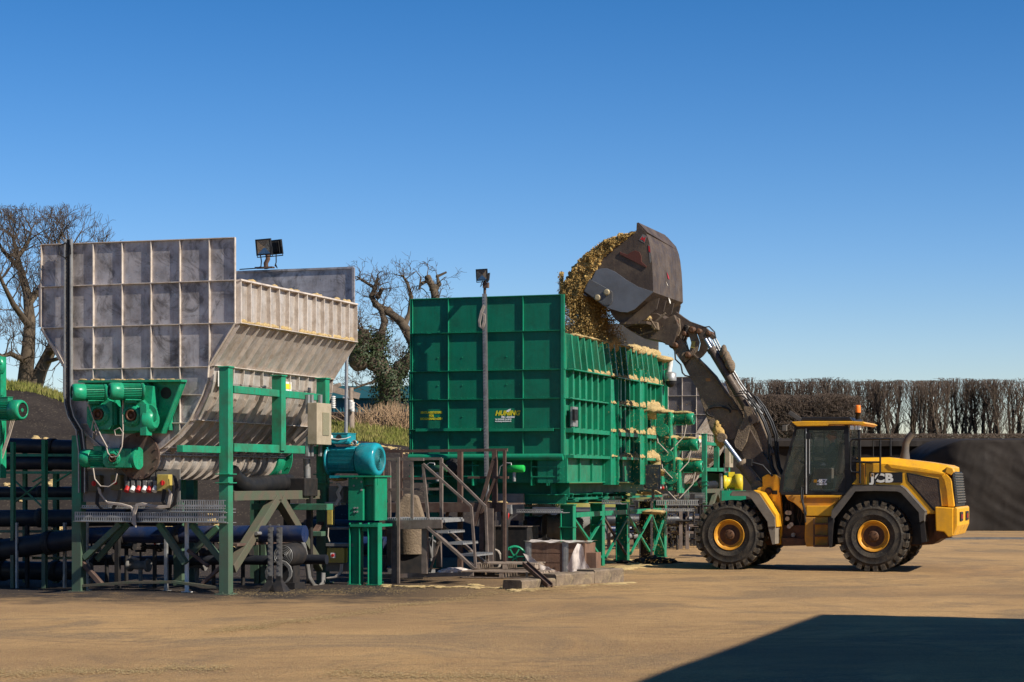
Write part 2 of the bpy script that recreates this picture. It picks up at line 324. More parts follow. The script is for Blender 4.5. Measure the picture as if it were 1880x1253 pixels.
# earth bank with a black sheet on its front slope
def interp(tab, x):
    if x <= tab[0][0]: return tab[0][1]
    for (a, p), (b, q) in zip(tab, tab[1:]):
        if x <= b: return p+(q-p)*(x-a)/(b-a)
    return tab[-1][1]
def bank():
    A = [(-600, 690), (-100, 706), (0, 713), (60, 723), (130, 741), (300, 775), (450, 795), (600, 803), (700, 815), (760, 822), (900, 890), (1020, 1001), (1300, 1003)]
    B = [(-600, 680), (-100, 698), (0, 704), (60, 712), (130, 733), (300, 760), (450, 772), (600, 777), (700, 787), (760, 795), (900, 880), (1020, 996), (1300, 997)]
    sh = MB(); gr = MB(); nx = 150; rows = 14
    def pt(px, py, Y): return at(px, py, Y)
    grid = []
    for i in range(nx+1):
        px = -600+1900*i/nx; a = pt(px, interp(A, px), 62); f = pt(px, 900, 52.5); f.z = -.05; col = []
        for j in range(rows+1):
            t = j/rows; p = f.lerp(a, t); p.z += .5*math.sin(t*math.pi)*min(1, a.z/3); p.y += .25*mnoise.noise(V((p.x*.25, t*3, 0))); p.z += .09*mnoise.fractal(V((p.x*.5, t*3+p.x*.3, 5)), 1, 2, 4)
            col.append(p)
        grid.append(col)
    for c in grid: sh.v += [tuple(q) for q in c]
    for i in range(nx):
        for j in range(rows): k = i*(rows+1)+j; sh.f.append([k, k+rows+1, k+rows+2, k+1]); sh.m.append(0); sh.s.append(True)
    o = obj('black_sheet_cover', sh, m_tarp)
    tag(o, 'faded black sheet covering the slope of the earth bank at left', 'ground sheet')
    for i in range(nx+1):
        px = -600+1900*i/nx; a = grid[i][-1].copy(); a.z -= .02; b = pt(px, interp(B, px), 65); c = V((b.x*1.4, 100, b.z*.75)); d = V((b.x*1.5, 110, 0)); gr.v += [tuple(a), tuple(b), tuple(c), tuple(d)]
    for i in range(nx):
        for j in range(3): k = i*4+j; gr.f.append([k, k+4, k+5, k+1]); gr.m.append(0); gr.s.append(True)
    setting(obj('earth_bank', gr, m_grass))
    # grass blades
    gb = MB()
    for _ in range(9000):
        px = rnd.uniform(-20, 175) if rnd.random() < .45 else rnd.uniform(600, 760)
        t = rnd.random(); a = at(px, interp(A, px), 62); b = at(px, interp(B, px), 65); p = a.lerp(b, t); h = rnd.uniform(.08, .26) if px < 300 else rnd.uniform(.05, .2)
        if px > 300 and rnd.random() < .03: h *= 2
        d = V((rnd.uniform(-.5, .5), rnd.uniform(-.3, .3), 1)).normalized()*h; q = V((rnd.uniform(.012, .03), rnd.uniform(-.02, .02), 0))
        gb.add([p-q-V((0, 0, .05)), p+q-V((0, 0, .05)), p+d], [[0, 1, 2]])
    setting(obj('grass', gb, m_grass), 'stuff')
    # loose silage streaks on the sheet
    sm = MB()
    for (x0, y0, x1, y1) in ((60, 787, 92, 800), (88, 800, 120, 806), (92, 868, 130, 890), (40, 793, 70, 800), (640, 806, 700, 822), (700, 812, 750, 828), (300, 880, 360, 905), (380, 870, 450, 912), (10, 840, 40, 852), (90, 840, 120, 850)):
        for k in range(60):
            t = rnd.random(); px = x0+(x1-x0)*t+rnd.gauss(0,2); py = y0+(y1-y0)*t+rnd.gauss(0,2)
            a = at(px, py, 50); # march to the slope
            tt = max(0., min(1., (interp(A, px)-880)*0+ (900-py)/(900-interp(A, px)))); f = at(px, 900, 52.5); f.z = -.05; b = at(px, interp(A, px), 62); p = f.lerp(b, tt*.93)
            p.z += .5*math.sin(min(1,tt*.93)*math.pi)*min(1, b.z/3); sm.blob(p, rnd.uniform(.03, .13), .06, rnd.uniform(.02, .06), k+x0, 2, .5)
    obj('spilt_silage', sm, m_sil, kind='stuff')
bank()
def back_right():
    # field bank under the hedge trees
    g = MB(); pr = [(90, 0), (93, 2.9), (97, 3.6), (140, 3.6), (160, 0)]
    a = [V((2, y, z)) for y, z in pr]; g.prism(a, (75, 0, 0)); setting(obj('field_bank', g, m_grass))
    # long low clamp, Y = 85
    c = MB(); x0 = at(1330, 0, 85).x; x1 = at(1712, 0, 85).x+6; nx = 60; prof = [(85, -.1), (85, 1.2), (85.1, 2.6), (85.2, 3.35), (84.9, 3.45), (84.9, 3.68), (85.3, 3.80), (86, 3.78), (92, 3.7), (93, 0)]
    for i in range(nx+1):
        x = x0+(x1-x0)*i/nx
        for k, (y, z) in enumerate(prof): c.v.append((x, y+.12*mnoise.fractal(V((x*.8, z*.9, 0)), 1, 2, 4), z+.04*mnoise.noise(V((x*.7, k, 0)))))
    m = len(prof)
    for i in range(nx):
        for k in range(m-1): q = i*m+k; c.f.append([q, q+m, q+m+1, q+1]); c.m.append(0); c.s.append(k not in (3, 4))
    tag(obj('silage_clamp', c, m_cover), 'long low clamp under black sheet running behind the loader cab', 'silage clamp')
    # big clamp at the right
    c = MB(); X0 = at(1690, 0, 79).x; X1 = at(2150, 0, 79).x; nx, nz = 220, 60
    def zt(x):
        u_ = (x-X0)/2.2; return 3.78*(1-max(0, 1-u_)**2.2*.35) if u_ < 1 else 3.78
    for i in range(nx+1):
        x = X0+(X1-X0)*i/nx
        for j in range(nz+1):
            t = j/nz
            if t < .6:
                s_ = t/.6; z = zt(x)*s_*.97; y = 79+.5*s_**2+ (max(0, 1-(x-X0)/1.6))**2*3
            else:
                s_ = (t-.6)/.4; z = zt(x)*(.97+.03*math.sin(min(1, s_*3)*math.pi/2)); y = 79.5+ (max(0, 1-(x-X0)/1.6))**2*3 + s_*12
            fold = mnoise.ridged_multi_fractal(V((x*.28+z*.35, z*.22, 3)), .9, 2.1, 4, 1., 2.)
            y -= .10*(fold-1)*min(1, 4*t) if t < .7 else 0
            y += (.22*mnoise.noise(V((x*.5, z*.3, 9)))+.07*abs(mnoise.noise(V((x*1.1+z*1.6, z*.5-x*.2, 4))))+.05*abs(mnoise.noise(V((x*2.3-z*1.2, z*1.1, 14))))) if t < .7 else 0
            c.v.append((x, y, z-.05))
    for i in range(nx):
        for j in range(nz): q = i*(nz+1)+j; c.f.append([q, q+nz+1, q+nz+2, q+1]); c.m.append(0); c.s.append(True)
    # left end of the clamp
    tag(obj('silage_clamp', c, m_cover), 'tall clamp wrapped in creased black sheet at the right edge of the yard', 'silage clamp')
    p = MB(); p.tube([at(1560, 999, 68), at(1700, 994, 68), at(1800, 992, 68), at(1960, 993, 68)], .11, 10)
    tag(obj('pipe', p, m_fend), 'long dark pipe lying on the ground at the foot of the tall black clamp', 'pipe')
back_right()
def teal_building():
    e = empty('warehouse', (0, 0, 0), 'long low teal clad warehouse far behind the pruned tree', 'building')
    a, b = at(540, 0, 140).x, at(960, 0, 140).x; z = at(0, 707, 140).z; g = MB(); g.box(a, b, 140, 170, -.5, z-.8)
    for i in range(70): x = a+(b-a)*i/70; g.box(x, x+.06, 139.94, 139.995, 0, z-.9)
    obj('wall', g, m_shed, e); r = MB(); r.prism([(a-.3, 139.6, z-.8), (a-.3, 155, z+.0), (a-.3, 170.4, z-.8), (a-.3, 155, z-1.1)], (b-a+.6, 0, 0)); r.box(a-.3, b+.3, 139.5, 139.9, z-.95, z-.1); obj('roof', r, m_shed, e)
teal_building()
def shed():
    """the building whose roof edge throws the big shadow across the foreground"""
    H = 8.0; tip = gpt(1505, 1128); k = H/sv.z; c = V((tip.x+sv.x*k, tip.y+sv.y*k, 0)); F = Fr(c.x, c.y)
    e = empty('grain_shed', F, 'large pale shed at the right whose roof shadow falls across the foreground', 'shed')
    g = MB(); g.box(0, 22, -14, 0, 0, H-.25); obj('wall', g, m_galv, e); r = MB(); r.box(-.0, 22.3, -14.3, .0, H-.245, H); obj('roof', r, m_galv, e)
    # whip aerial: its shadow is the thin line on the ground
    tp = gpt(1685, 1121); H2 = 10.6; k2 = H2/sv.z; p = F.inv @ (V((tp.x+sv.x*k2, tp.y+sv.y*k2, H2))-F.o); a = MB(); a.tube([(p.x, p.y, 0), (p.x, p.y, H2*.8), p], .05, 8, rs=[.07, .05, .02])
    ew = F.world((p.x, p.y, 0))
    o = obj('mast', MBs([((0, 0, 0), (0, 0, 8.5), .07), ((0, 0, 8.5), (0, 0, H2), .035)]), m_galv); o.location = ew
    tag(o, 'slender pole beside the shed whose thin shadow lies at the right edge', 'pole')
def MBs(segs):
    g = MB()
    for a, b, r in segs: g.cyl(a, b, r)
    return g
shed()
# ---------------------------------------------------------------- trees
def grow(mb, p, d, r, ln, depth, rs, up=.15, spread=.55, minr=.006, nseg=4, clip=None, wob=.22, kids=(2, 4), taper=.62):
    """one limb and its children; every limb is a tapering tube"""
    pts = [p.copy()]; rad = [r]; q = p.copy(); dd = d.normalized(); n = nseg if depth > 0 else 3
    for i in range(n):
        dd = (dd+V((rs.gauss(0, wob), rs.gauss(0, wob), rs.gauss(0, wob)+up*.35))).normalized(); q = q+dd*(ln/n)
        if clip and q.z > clip: q.z = clip-rs.random()*.05; pts.append(q.copy()); rad.append(r*.3); break
        pts.append(q.copy()); rad.append(max(minr*.6, r*(1-(1-taper)*(i+1)/n)))
    sides = 8 if r > .12 else 5 if r > .04 else 3
    mb.tube(pts, r, sides, rs=rad, cap=False)
    if depth <= 0 or (clip and q.z > clip-.02): return
    k = rs.randint(*kids)
    for j in range(k):
        t = .35+.65*(j+1)/k; idx = min(len(pts)-1, max(1, int(round(t*(len(pts)-1))))); o = dd.orthogonal().normalized(); o.rotate(Matrix.Rotation(rs.uniform(0, 6.28), 3, dd))
        nd = (dd*(1-spread*.5)+o*spread*rs.uniform(.6, 1.3)+V((0, 0, up))).normalized()
        grow(mb, pts[idx], nd, max(minr, rad[idx]*rs.uniform(.5, .8)), ln*rs.uniform(.62, .88), depth-1, rs, up, spread, minr, nseg, clip, wob, kids, taper)
def limb_path(F, pts, r0, r1, mb, Y, sides=9):
    P = [at(x, y, Y+dy) for x, y, dy in pts]; n = len(P)
    mb.tube(P, r0, sides, rs=[r0+(r1-r0)*i/(n-1) for i in range(n)], cap=True); return P
def left_tree():
    Y = 74; e = empty('bare_tree', at(60, 712, Y), 'tall bare ash like tree standing on the grassy bank at left', 'tree'); off = V(e.location)
    t = MB(); rs = random.Random(11); tw = MB()
    RF = .78
    limbs = [([(45, 720, 0), (47, 690, 0), (52, 640, 0), (55, 590, .5), (50, 540, 1), (40, 505, 1.2), (30, 465, 1), (24, 435, 1)], .42, .08),
             ([(62, 720, 0), (75, 680, .2), (95, 640, .5), (118, 600, .8), (128, 560, 1), (120, 510, 1.2), (112, 470, 1), (106, 440, 1)], .36, .06),
             ([(90, 648, .3), (130, 618, -1), (170, 600, -1.5)], .16, .05), ([(54, 600, .3), (25, 560, -1), (5, 520, -1.5), (-15, 470, -2)], .18, .05),
             ([(50, 665, 0), (20, 650, -1), (0, 655, -1.5), (-20, 640, -1.5)], .15, .06), ([(116, 600, .8), (140, 560, 1.4), (150, 510, 2), (152, 470, 2)], .15, .05),
             ([(52, 560, .8), (80, 520, 1.5), (88, 480, 2), (88, 450, 2)], .18, .05), ([(42, 500, 1), (5, 460, 1.5), (-10, 430, 2)], .14, .04),
             ([(85, 665, .3), (120, 655, -1), (118, 655, -1)], .1, .08), ([(126, 575, 1), (150, 620, .5), (160, 660, 0)], .09, .03),
             ([(35, 470, 1.1), (52, 445, 1.6), (58, 420, 2)], .12, .04), ([(118, 500, 1), (128, 470, .4), (130, 450, 0)], .1, .03)]
    for pts, r0, r1 in limbs:
        r0 *= RF; r1 *= .7; P = limb_path(None, pts, r0, r1, t, Y); m = len(P)
        for i in range(2 if len(pts) > 5 else 1, m):
            for k in range(3 if i < m-1 else 5):
                tt = rs.random(); b = P[i-1].lerp(P[i], tt); d0 = (P[i]-P[i-1]).normalized(); o = d0.orthogonal().normalized(); o.rotate(Matrix.Rotation(rs.uniform(0, 6.28), 3, d0))
                grow(tw, b, (d0*.5+o*.9+V((0, 0, .35))), .034, rs.uniform(.5, .9), 4, rs, .16, .6, .008, 4, at(0, 372, Y).z, .16, (2, 3), .6)
    for g in (t, tw): g.v = [tuple(V(q)-off) for q in g.v]
    obj('trunk', t, m_bark, e); obj('crown', tw, m_twig, e)
left_tree()
def ivy_tree():
    Y = 78; e = empty('pollard_tree', at(712, 790, Y), 'gnarled pruned bare tree with ivy on its trunk, between the two hoppers', 'tree'); off = V(e.location)
    t = MB(); tw = MB(); iv = MB(); rs = random.Random(5)
    limbs = [([(714, 792, 0), (714, 760, 0), (716, 720, 0), (715, 690, 0)], .50, .40), ([(715, 700, 0), (735, 680, .2), (760, 650, .5), (785, 620, 1)], .33, .2),
             ([(714, 700, 0), (700, 670, .2), (692, 640, .3), (700, 615, .5)], .30, .2), ([(708, 690, 0), (688, 668, .1), (668, 655, .2), (660, 640, .1), (665, 620, 0), (668, 605, 0)], .30, .2),
             ([(660, 662, 0), (663, 648, 0), (668, 625, .1)], .36, .18),
             ([(765, 645, .5), (748, 610, .6), (735, 590, .6), (712, 572, .7), (690, 560, .8), (682, 545, .8), (688, 530, .8), (694, 510, .8)], .22, .06),
             ([(742, 600, .6), (752, 575, 1), (755, 545, 1), (748, 520, 1), (738, 505, 1)], .12, .04), ([(700, 615, .5), (706, 590, .6), (700, 570, .6), (690, 560, .7)], .15, .09),
             ([(690, 640, .3), (672, 610, .3), (655, 600, .2), (648, 590, 0)], .11, .05), ([(690, 530, .8), (665, 515, .9), (655, 508, 1)], .07, .03), ([(694, 545, .8), (702, 530, .5)], .1, .07),
             ([(785, 620, 1), (795, 580, 1), (800, 550, 1), (796, 530, 1), (786, 512, 1), (784, 506, 1)], .22, .1), ([(797, 535, 1), (806, 522, 1), (803, 508, 1), (820, 500, 1)], .12, .04),
             ([(788, 515, 1), (776, 520, 1), (770, 530, 1), (773, 508, 1)], .08, .03), ([(712, 705, 0), (690, 700, -.2), (665, 708, -.4), (645, 716, -.5)], .07, .03), ([(735, 680, .2), (745, 668, .1), (752, 655, 0)], .2, .12)]
    allP = []
    for pts, r0, r1 in limbs:
        P = limb_path(None, pts, r0, r1, t, Y); allP.append((P, r0)); m = len(P)
        if r0 > .35 and len(pts) == 4: continue
        for i in range(1, m):
            for k in range(2 if i < m-1 else 4):
                if pts[i][0] > 768 and rs.random() < .7: continue
                b = P[i-1].lerp(P[i], rs.random()); d0 = (P[i]-P[i-1]).normalized(); o = d0.orthogonal().normalized(); o.rotate(Matrix.Rotation(rs.uniform(0, 6.28), 3, d0))
                grow(tw, b, (d0*.4+o+V((0, 0, .25))), .026, rs.uniform(.36, .62), 3, rs, .08, .7, .008, 3, None, .3, (2, 3), .6)
        for i in range(m-1): q_ = r0+(r1-r0)*i/(m-1); t.blob(P[i], q_*1.15, q_*1.15, q_*1.2, i+r0*9, 2, .35)
    # ivy leaves over the trunk and fork
    for _ in range(6500):
        P, r0 = allP[rs.choice((0, 0, 0, 1, 2, 2, 3, 4, 1))]; i = rs.randrange(1, len(P)); b = P[i-1].lerp(P[i], rs.random()); an = rs.uniform(0, 6.28)
        b = b+V((math.cos(an), math.sin(an), 0))*(r0*rs.uniform(.95, 1.7))+V((0, 0, rs.uniform(-.25, .25)))
        nrm = V((math.cos(an)+rs.uniform(-.6, .6), math.sin(an)+rs.uniform(-.6, .6), rs.uniform(-.2, .8))).normalized(); q = nrm.orthogonal().normalized()*rs.uniform(.028, .055); u_ = nrm.cross(q)
        iv.add([b-q, b-u_*.9, b+q, b+u_*1.1], [[0, 1, 2, 3]])
    for g in (t, tw, iv): g.v = [tuple(V(q)-off) for q in g.v]
    obj('trunk', t, m_bark, e); obj('crown', tw, m_twig, e); obj('ivy', iv, m_ivy, e)
ivy_tree()
ONES = ['first', 'second', 'third', 'fourth', 'fifth', 'sixth', 'seventh', 'eighth', 'ninth', 'tenth', 'eleventh', 'twelfth', 'thirteenth', 'fourteenth', 'fifteenth', 'sixteenth', 'seventeenth', 'eighteenth', 'nineteenth', 'twentieth']
def ordinal(k): return ONES[k-1] if k <= 20 else 'twenty '+ONES[k-21] if k < 30 else 'thirtieth' if k == 30 else 'thirty '+ONES[k-31]
def hedge_trees():
    protos = []
    for s_ in range(5):
        rs = random.Random(100+s_); t = MB(); tw = MB(); top = 3.95+.06*rs.random()
        for k in range(rs.randint(2, 3)):
            a = rs.uniform(0, 6.28); b = V((.18*math.cos(a), .18*math.sin(a), 0)); pts = [b]; h = 0; q = b.copy(); lean = V((rs.gauss(0, .1), rs.gauss(0, .1), 0))
            for i in range(7): q = q+V((rs.gauss(0, .05), rs.gauss(0, .05), .52))+lean*.52; pts.append(q.copy())
            t.tube(pts, .1, 6, rs=[.10-.011*i for i in range(8)], cap=False)
            for i in range(1, 8):
                for j in range(2 if i < 4 else 4):
                    d = V((rs.gauss(0, .45), rs.gauss(0, .45), .8)); grow(tw, pts[i-1].lerp(pts[i], rs.random()), d, .022, rs.uniform(.6, 1.0), 3, rs, .5, .42, .008, 3, top, .2, (1, 3), .6)
        protos.append((t, tw))
    made = []
    n = 34; rs = random.Random(3)
    for i in range(n):
        px = 1352+i*(1930-1352)/(n-1)+rs.uniform(-4, 4); Y = 100+rs.uniform(-1.2, 1.2); p = at(px, 0, Y); p.z = 3.2; sc = (at(0, 698, Y).z-p.z-rs.uniform(-.12, .12))/3.98
        e = empty('hedge_tree', p, 'bare clipped hedgerow tree, '+ordinal(i+1)+' from the left in the row', 'tree', 'bare clipped hedgerow trees behind the clamps')
        e.rotation_euler.z = rs.uniform(0, 6.28); e.scale = (sc*1.05, sc*1.05, sc)
        k = i % 5
        if i < 5:
            a = obj('trunk', protos[k][0], m_bark, e); b = obj('crown', protos[k][1], m_hedge, e); made.append((a, b))
        else:
            for s_ in made[k]: c = s_.copy(); COL.objects.link(c); c.parent = e
    # a second, offset row thickens the hedge
    h = MB(); rs = random.Random(8)
    for _ in range(5200):
        px = rs.uniform(1340, 1590) if rs.random() < .8 else rs.uniform(1590, 1940); Y = rs.uniform(97, 99.2); top = 727+6*mnoise.noise(V((px*.02, 0, 0))) if px < 1560+rs.uniform(0, 30) else 799
        py = rs.uniform(top, 812); p = at(px, py, Y); d = V((rs.gauss(0, .6), rs.gauss(0, .3), rs.uniform(.2, 1))); grow(h, p, d, .016, rs.uniform(.35, .7), 1, rs, .1, .8, .009, 3, at(0, top, Y).z+rs.uniform(0, .1), .4, (2, 3), .6)
    tag(obj('hedge', h, m_hedge), 'dense brown bare hedge below the row of clipped trees, behind the loader cab', 'hedge')
hedge_trees()
def middle_back():
    rs = random.Random(21); h = MB()
    for _ in range(2600):
        px = rs.uniform(596, 790); Y = rs.uniform(68.5, 70.5); py = rs.uniform(757, 795); p = at(px, py, Y); grow(h, p, V((rs.gauss(0, .6), rs.gauss(0, .3), rs.uniform(.1, 1))), .013, rs.uniform(.25, .5), 1, rs, .1, .8, .008, 3, at(0, 757, Y).z, .4, (2, 3), .6)
    tag(obj('hedge', h, m_hedge), 'low brown bare hedge on the bank below the teal warehouse', 'hedge')
    s_ = MB()
    for _ in range(620):
        px = rs.gauss(712, 30); px = max(655, min(752, px)); Y = rs.uniform(66.5, 68); b = at(px, rs.uniform(800, 812), Y); top = at(px+rs.gauss(0, 7), rs.uniform(735, 775)+abs(px-715)*.15, Y)
        s_.tube([b, b.lerp(top, .5)+V((rs.gauss(0, .04), 0, 0)), top], .014, 3, rs=[.016, .013, .006], cap=False)
    for _ in range(120):
        px = rs.uniform(640, 750); b = at(px, rs.uniform(795, 812), 66); top = b+V((rs.gauss(0, .7), rs.gauss(0, .2), rs.uniform(.3, 1.1))); s_.tube([b, b.lerp(top, .5)+V((0, 0, .1)), top], .012, 3, cap=False)
    setting(obj('dry_stems', s_, m_reed), 'stuff')
    # weathered pole with a crossarm and insulators
    e = empty('utility_pole', at(645, 800, 64), 'short weathered pole with a leaning crossarm and white insulators, left of the tree', 'utility pole'); off = V(e.location)
    g = MB(); g.cyl(at(645, 800, 64)-off, at(644, 712, 64)-off, .11, .09); obj('pole', g, m_wood, e)
    g = MB(); g.beam(at(607, 714, 64)-off, at(660, 728, 64)-off, .14, .2); g.beam(at(607, 712, 64.5)-off, at(626, 706, 64.5)-off, .14, .12); obj('crossarm', g, m_wood, e)
    for (x, y0, y1) in ((612, 727, 750), (644, 735, 752), (647, 738, 756)):
        g = MB(); a = at(x, y0, 63.8)-off; b = at(x, y1, 63.8)-off; n = 7
        for k in range(n): c = a.lerp(b, (k+.5)/n); g.lathe(c-V((0, 0, .03)), (0, 0, 1), [(0, .05), (.03, .085), (.05, .03)], 8)
        obj('insulator', g, m_white, e)
    m = MB(); m.cyl(at(635, 812, 60), at(637, 600, 60), .055, .05, 10); m.cyl(at(635, 731, 60)+V((-.09, 0, 0)), at(635, 731, 60)+V((.09, 0, 0)), .04)
    tag(obj('mast', m, m_galv), 'slim galvanised mast rising behind the teal motor', 'pole')
middle_back()
# ================================================================ shared machine parts
def motor(name, par, p, ax, r, ln, mt=m_gmotor, up=(0, 0, 1), box_up=None, eye=False, cable=None):
    """electric motor: finned body (the mesh itself), fan cowl and terminal box as its own pieces; ax points to the fan end"""
    p = V(p); ax = V(ax).normalized(); up = (V(up)-ax*V(up).dot(ax)).normalized(); q = ax.cross(up)
    g = MB(); g.lathe(p, ax, [(0, r*1.02), (.06*ln, r*1.02), (.06*ln, r*.8), (.66*ln, r*.8)], 28)
    for k in range(28):
        an = 2*math.pi*(k+.5)/28
        d = up*math.cos(an)+q*math.sin(an); g.beam(p+d*r*.86+ax*ln*.09, p+d*r*.86+ax*ln*.62, r*.05, r*.16, d)
    for s_ in (-1, 1): g.beam(p+q*s_*r*.6-up*r*.95+ax*ln*.1, p+q*s_*r*.6-up*r*.95+ax*ln*.55, r*.35, r*.1, up)
    body = obj(name, g, mt, par)
    c = MB(); c.lathe(p, ax, [(.6*ln, r*.9), (.62*ln, r*1.0), (.9*ln, r*1.0), (.96*ln, r*.92), (.99*ln, r*.74), (.97*ln, r*.70)], 32, cap=False)
    c.lathe(p+ax*.93*ln, ax, [(0, r*.2), (.03*ln, r*.2)], 12)
    cw = obj('fan_cowl', c, mt, body)
    f = MB(); f.lathe(p+ax*.93*ln, ax, [(0, r*.74), (.01, r*.74)], 24)
    for k in range(9):
        h = -.6+k*.15; wd = math.sqrt(max(.02, .49-h*h*1.0)) if abs(h) < .7 else .1
        f.beam(p+ax*(.955*ln)+up*h*r-q*wd*r, p+ax*(.955*ln)+up*h*r+q*wd*r, r*.03, r*.035, ax)
    obj('fan_grille', f, m_dark, body)
    b = MB(); bu = V(box_up).normalized() if box_up else up; bq = ax.cross(bu); c0 = p+ax*ln*.36+bu*r*1.02
    b.beam(c0-ax*ln*.15, c0+ax*ln*.15, r*.75, r*.5, bu); b.beam(c0-ax*ln*.17+bu*r*.27, c0+ax*ln*.17+bu*r*.27, r*.82, r*.06, bu); obj('terminal_box', b, mt, body, bev=.006)
    if eye:
        y = MB(); y.tube([p+ax*ln*.22+up*(r*1.15+.03)+(up*math.cos(a)+ax*math.sin(a))*.035 for a in [k*.7 for k in range(10)]], .008, 6); obj('lifting_eye', y, mt, body)
    return body
def gearbox(name, par, c, ax, wd, ht, dp, mt=m_gmotor, shaft=.10):
    """helical gear unit: chamfered housing with ribs, an output flange ring, hollow shaft and bolts; ax is the output axis"""
    c = V(c); ax = V(ax).normalized(); up = V((0, 0, 1)); q = up.cross(ax).normalized(); W, H = wd/2, ht/2
    g = MB(); pr = [(-W, -H*.55), (-W*.7, -H), (W*.75, -H), (W, -H*.7), (W, H*.75), (W*.7, H), (-W*.45, H), (-W, H*.45)]
    g.prism([c+q*x+up*z-ax*dp/2 for x, z in pr], ax*dp)
    for k in (-.3, .3): g.prism([c+q*x*1.04+up*z*1.04+ax*(dp*k-.012) for x, z in pr], ax*.024)
    o = obj(name, g, mt, par, bev=.012)
    f = MB(); a = c+ax*dp/2; R0 = min(W, H)*.78
    f.lathe(a, ax, [(0, R0), (.03, R0), (.03, R0*.86), (.055, R0*.84), (.055, R0*.62)], 28, cap=False); f.lathe(a, ax, [(.015, R0*.95), (.02, R0*.6), (.02, .01)], 28)
    f.bolts(a+ax*.03, ax, R0*.9, 8, .013, .018); f.bolts(a+ax*.055, ax, R0*.72, 6, .01, .014); obj('output_flange', f, mt, o)
    s_ = MB(); s_.lathe(a+ax*.02, ax, [(0, shaft), (.05, shaft), (.05, shaft*.72), (.0, shaft*.7)], 20, cap=False); s_.lathe(a, ax, [(.02, shaft*.7), (.03, shaft*.3), (.05, shaft*.28)], 16); obj('shaft_end', s_, m_hub, o)
    return o
def off_profile(pr, d):
    out = []
    for i, p in enumerate(pr):
        a = pr[max(0, i-1)]; b = pr[min(len(pr)-1, i+1)]; t = V((b[0]-a[0], b[1]-a[1])).normalized(); n_ = V((-t.y, t.x)); out.append((p[0]+n_.x*d, p[1]+n_.y*d))
    return out
def floodlight(par, c, face, wd, ht, name='floodlight', mt=m_black, tilt=0):
    c = V(c); f = V(face).normalized(); q = f.cross(V((0, 0, 1))).normalized(); u = q.cross(f)
    g = MB(); W, H = wd/2, ht/2; D = wd*.22
    for (x0, x1, z0, z1) in ((-W, W, H*.84, H), (-W, W, -H, -H*.84), (-W, -W*.86, -H*.84, H*.84), (W*.86, W, -H*.84, H*.84)):
        g.prism([c+q*x0+u*z0, c+q*x1+u*z0, c+q*x1+u*z1, c+q*x0+u*z1], -f*D*.5)
    g.prism([c-f*D*.5+q*x+u*z for x, z in ((-W*.96, -H*.96), (W*.96, -H*.96), (W*.96, H*.96), (-W*.96, H*.96))], -f*D*.1)
    g.prism([c-f*D*.6+q*x+u*z for x, z in ((-W*.6, -H*.6), (W*.6, -H*.6), (W*.6, H*.6), (-W*.6, H*.6))], -f*D*.5)
    for k in range(7): g.prism([c-f*D*.6+q*(x+W*(-.75+k*.25))+u*z for x, z in ((-.006, -H*.8), (.006, -H*.8), (.006, H*.8), (-.006, H*.8))], -f*D*.35)
    o = obj(name, g, mt, par)
    r_ = MB(); a = [c-f*.01+q*x+u*z for x, z in ((-W*.86, -H*.84), (W*.86, -H*.84), (W*.86, H*.84), (-W*.86, H*.84))]; m_ = c-f*D*.42; s_ = [m_+q*x+u*z for x, z in ((-W*.1, -H*.1), (W*.1, -H*.1), (W*.1, H*.1), (-W*.1, H*.1))]
    r_.add(a+s_, [[0, 1, 5, 4], [1, 2, 6, 5], [2, 3, 7, 6], [3, 0, 4, 7], [4, 5, 6, 7]]); obj('reflector', r_, m_lens, o)
    b = MB(); b.tube([c-f*D*.4+q*W*1.03, c-f*D*.4+q*W*1.03-u*H*1.2, c-f*D*.4-q*W*1.03-u*H*1.2, c-f*D*.4-q*W*1.03], .012, 6, sm=False); obj('bracket', b, mt, o)
    return o
def isolator(name, par, c, w_, h, d, n_=(0, -1, 0), mt=m_isoy):
    c = V(c); n_ = V(n_).normalized(); q = n_.cross(V((0, 0, 1))).normalized(); u = V((0, 0, 1)); g = MB()
    g.prism([c+q*x+u*z for x, z in ((-w_/2, -h/2), (w_/2, -h/2), (w_/2, h/2), (-w_/2, h/2))], n_*d); o = obj(name, g, mt, par, bev=.012)
    k = MB(); k.lathe(c+n_*d, n_, [(0, w_*.2), (.015, w_*.2)], 14); k.beam(c+n_*(d+.025)-u*h*.14, c+n_*(d+.025)+u*h*.14, w_*.1, .03, n_); obj('switch_knob', k, m_red, o); return o
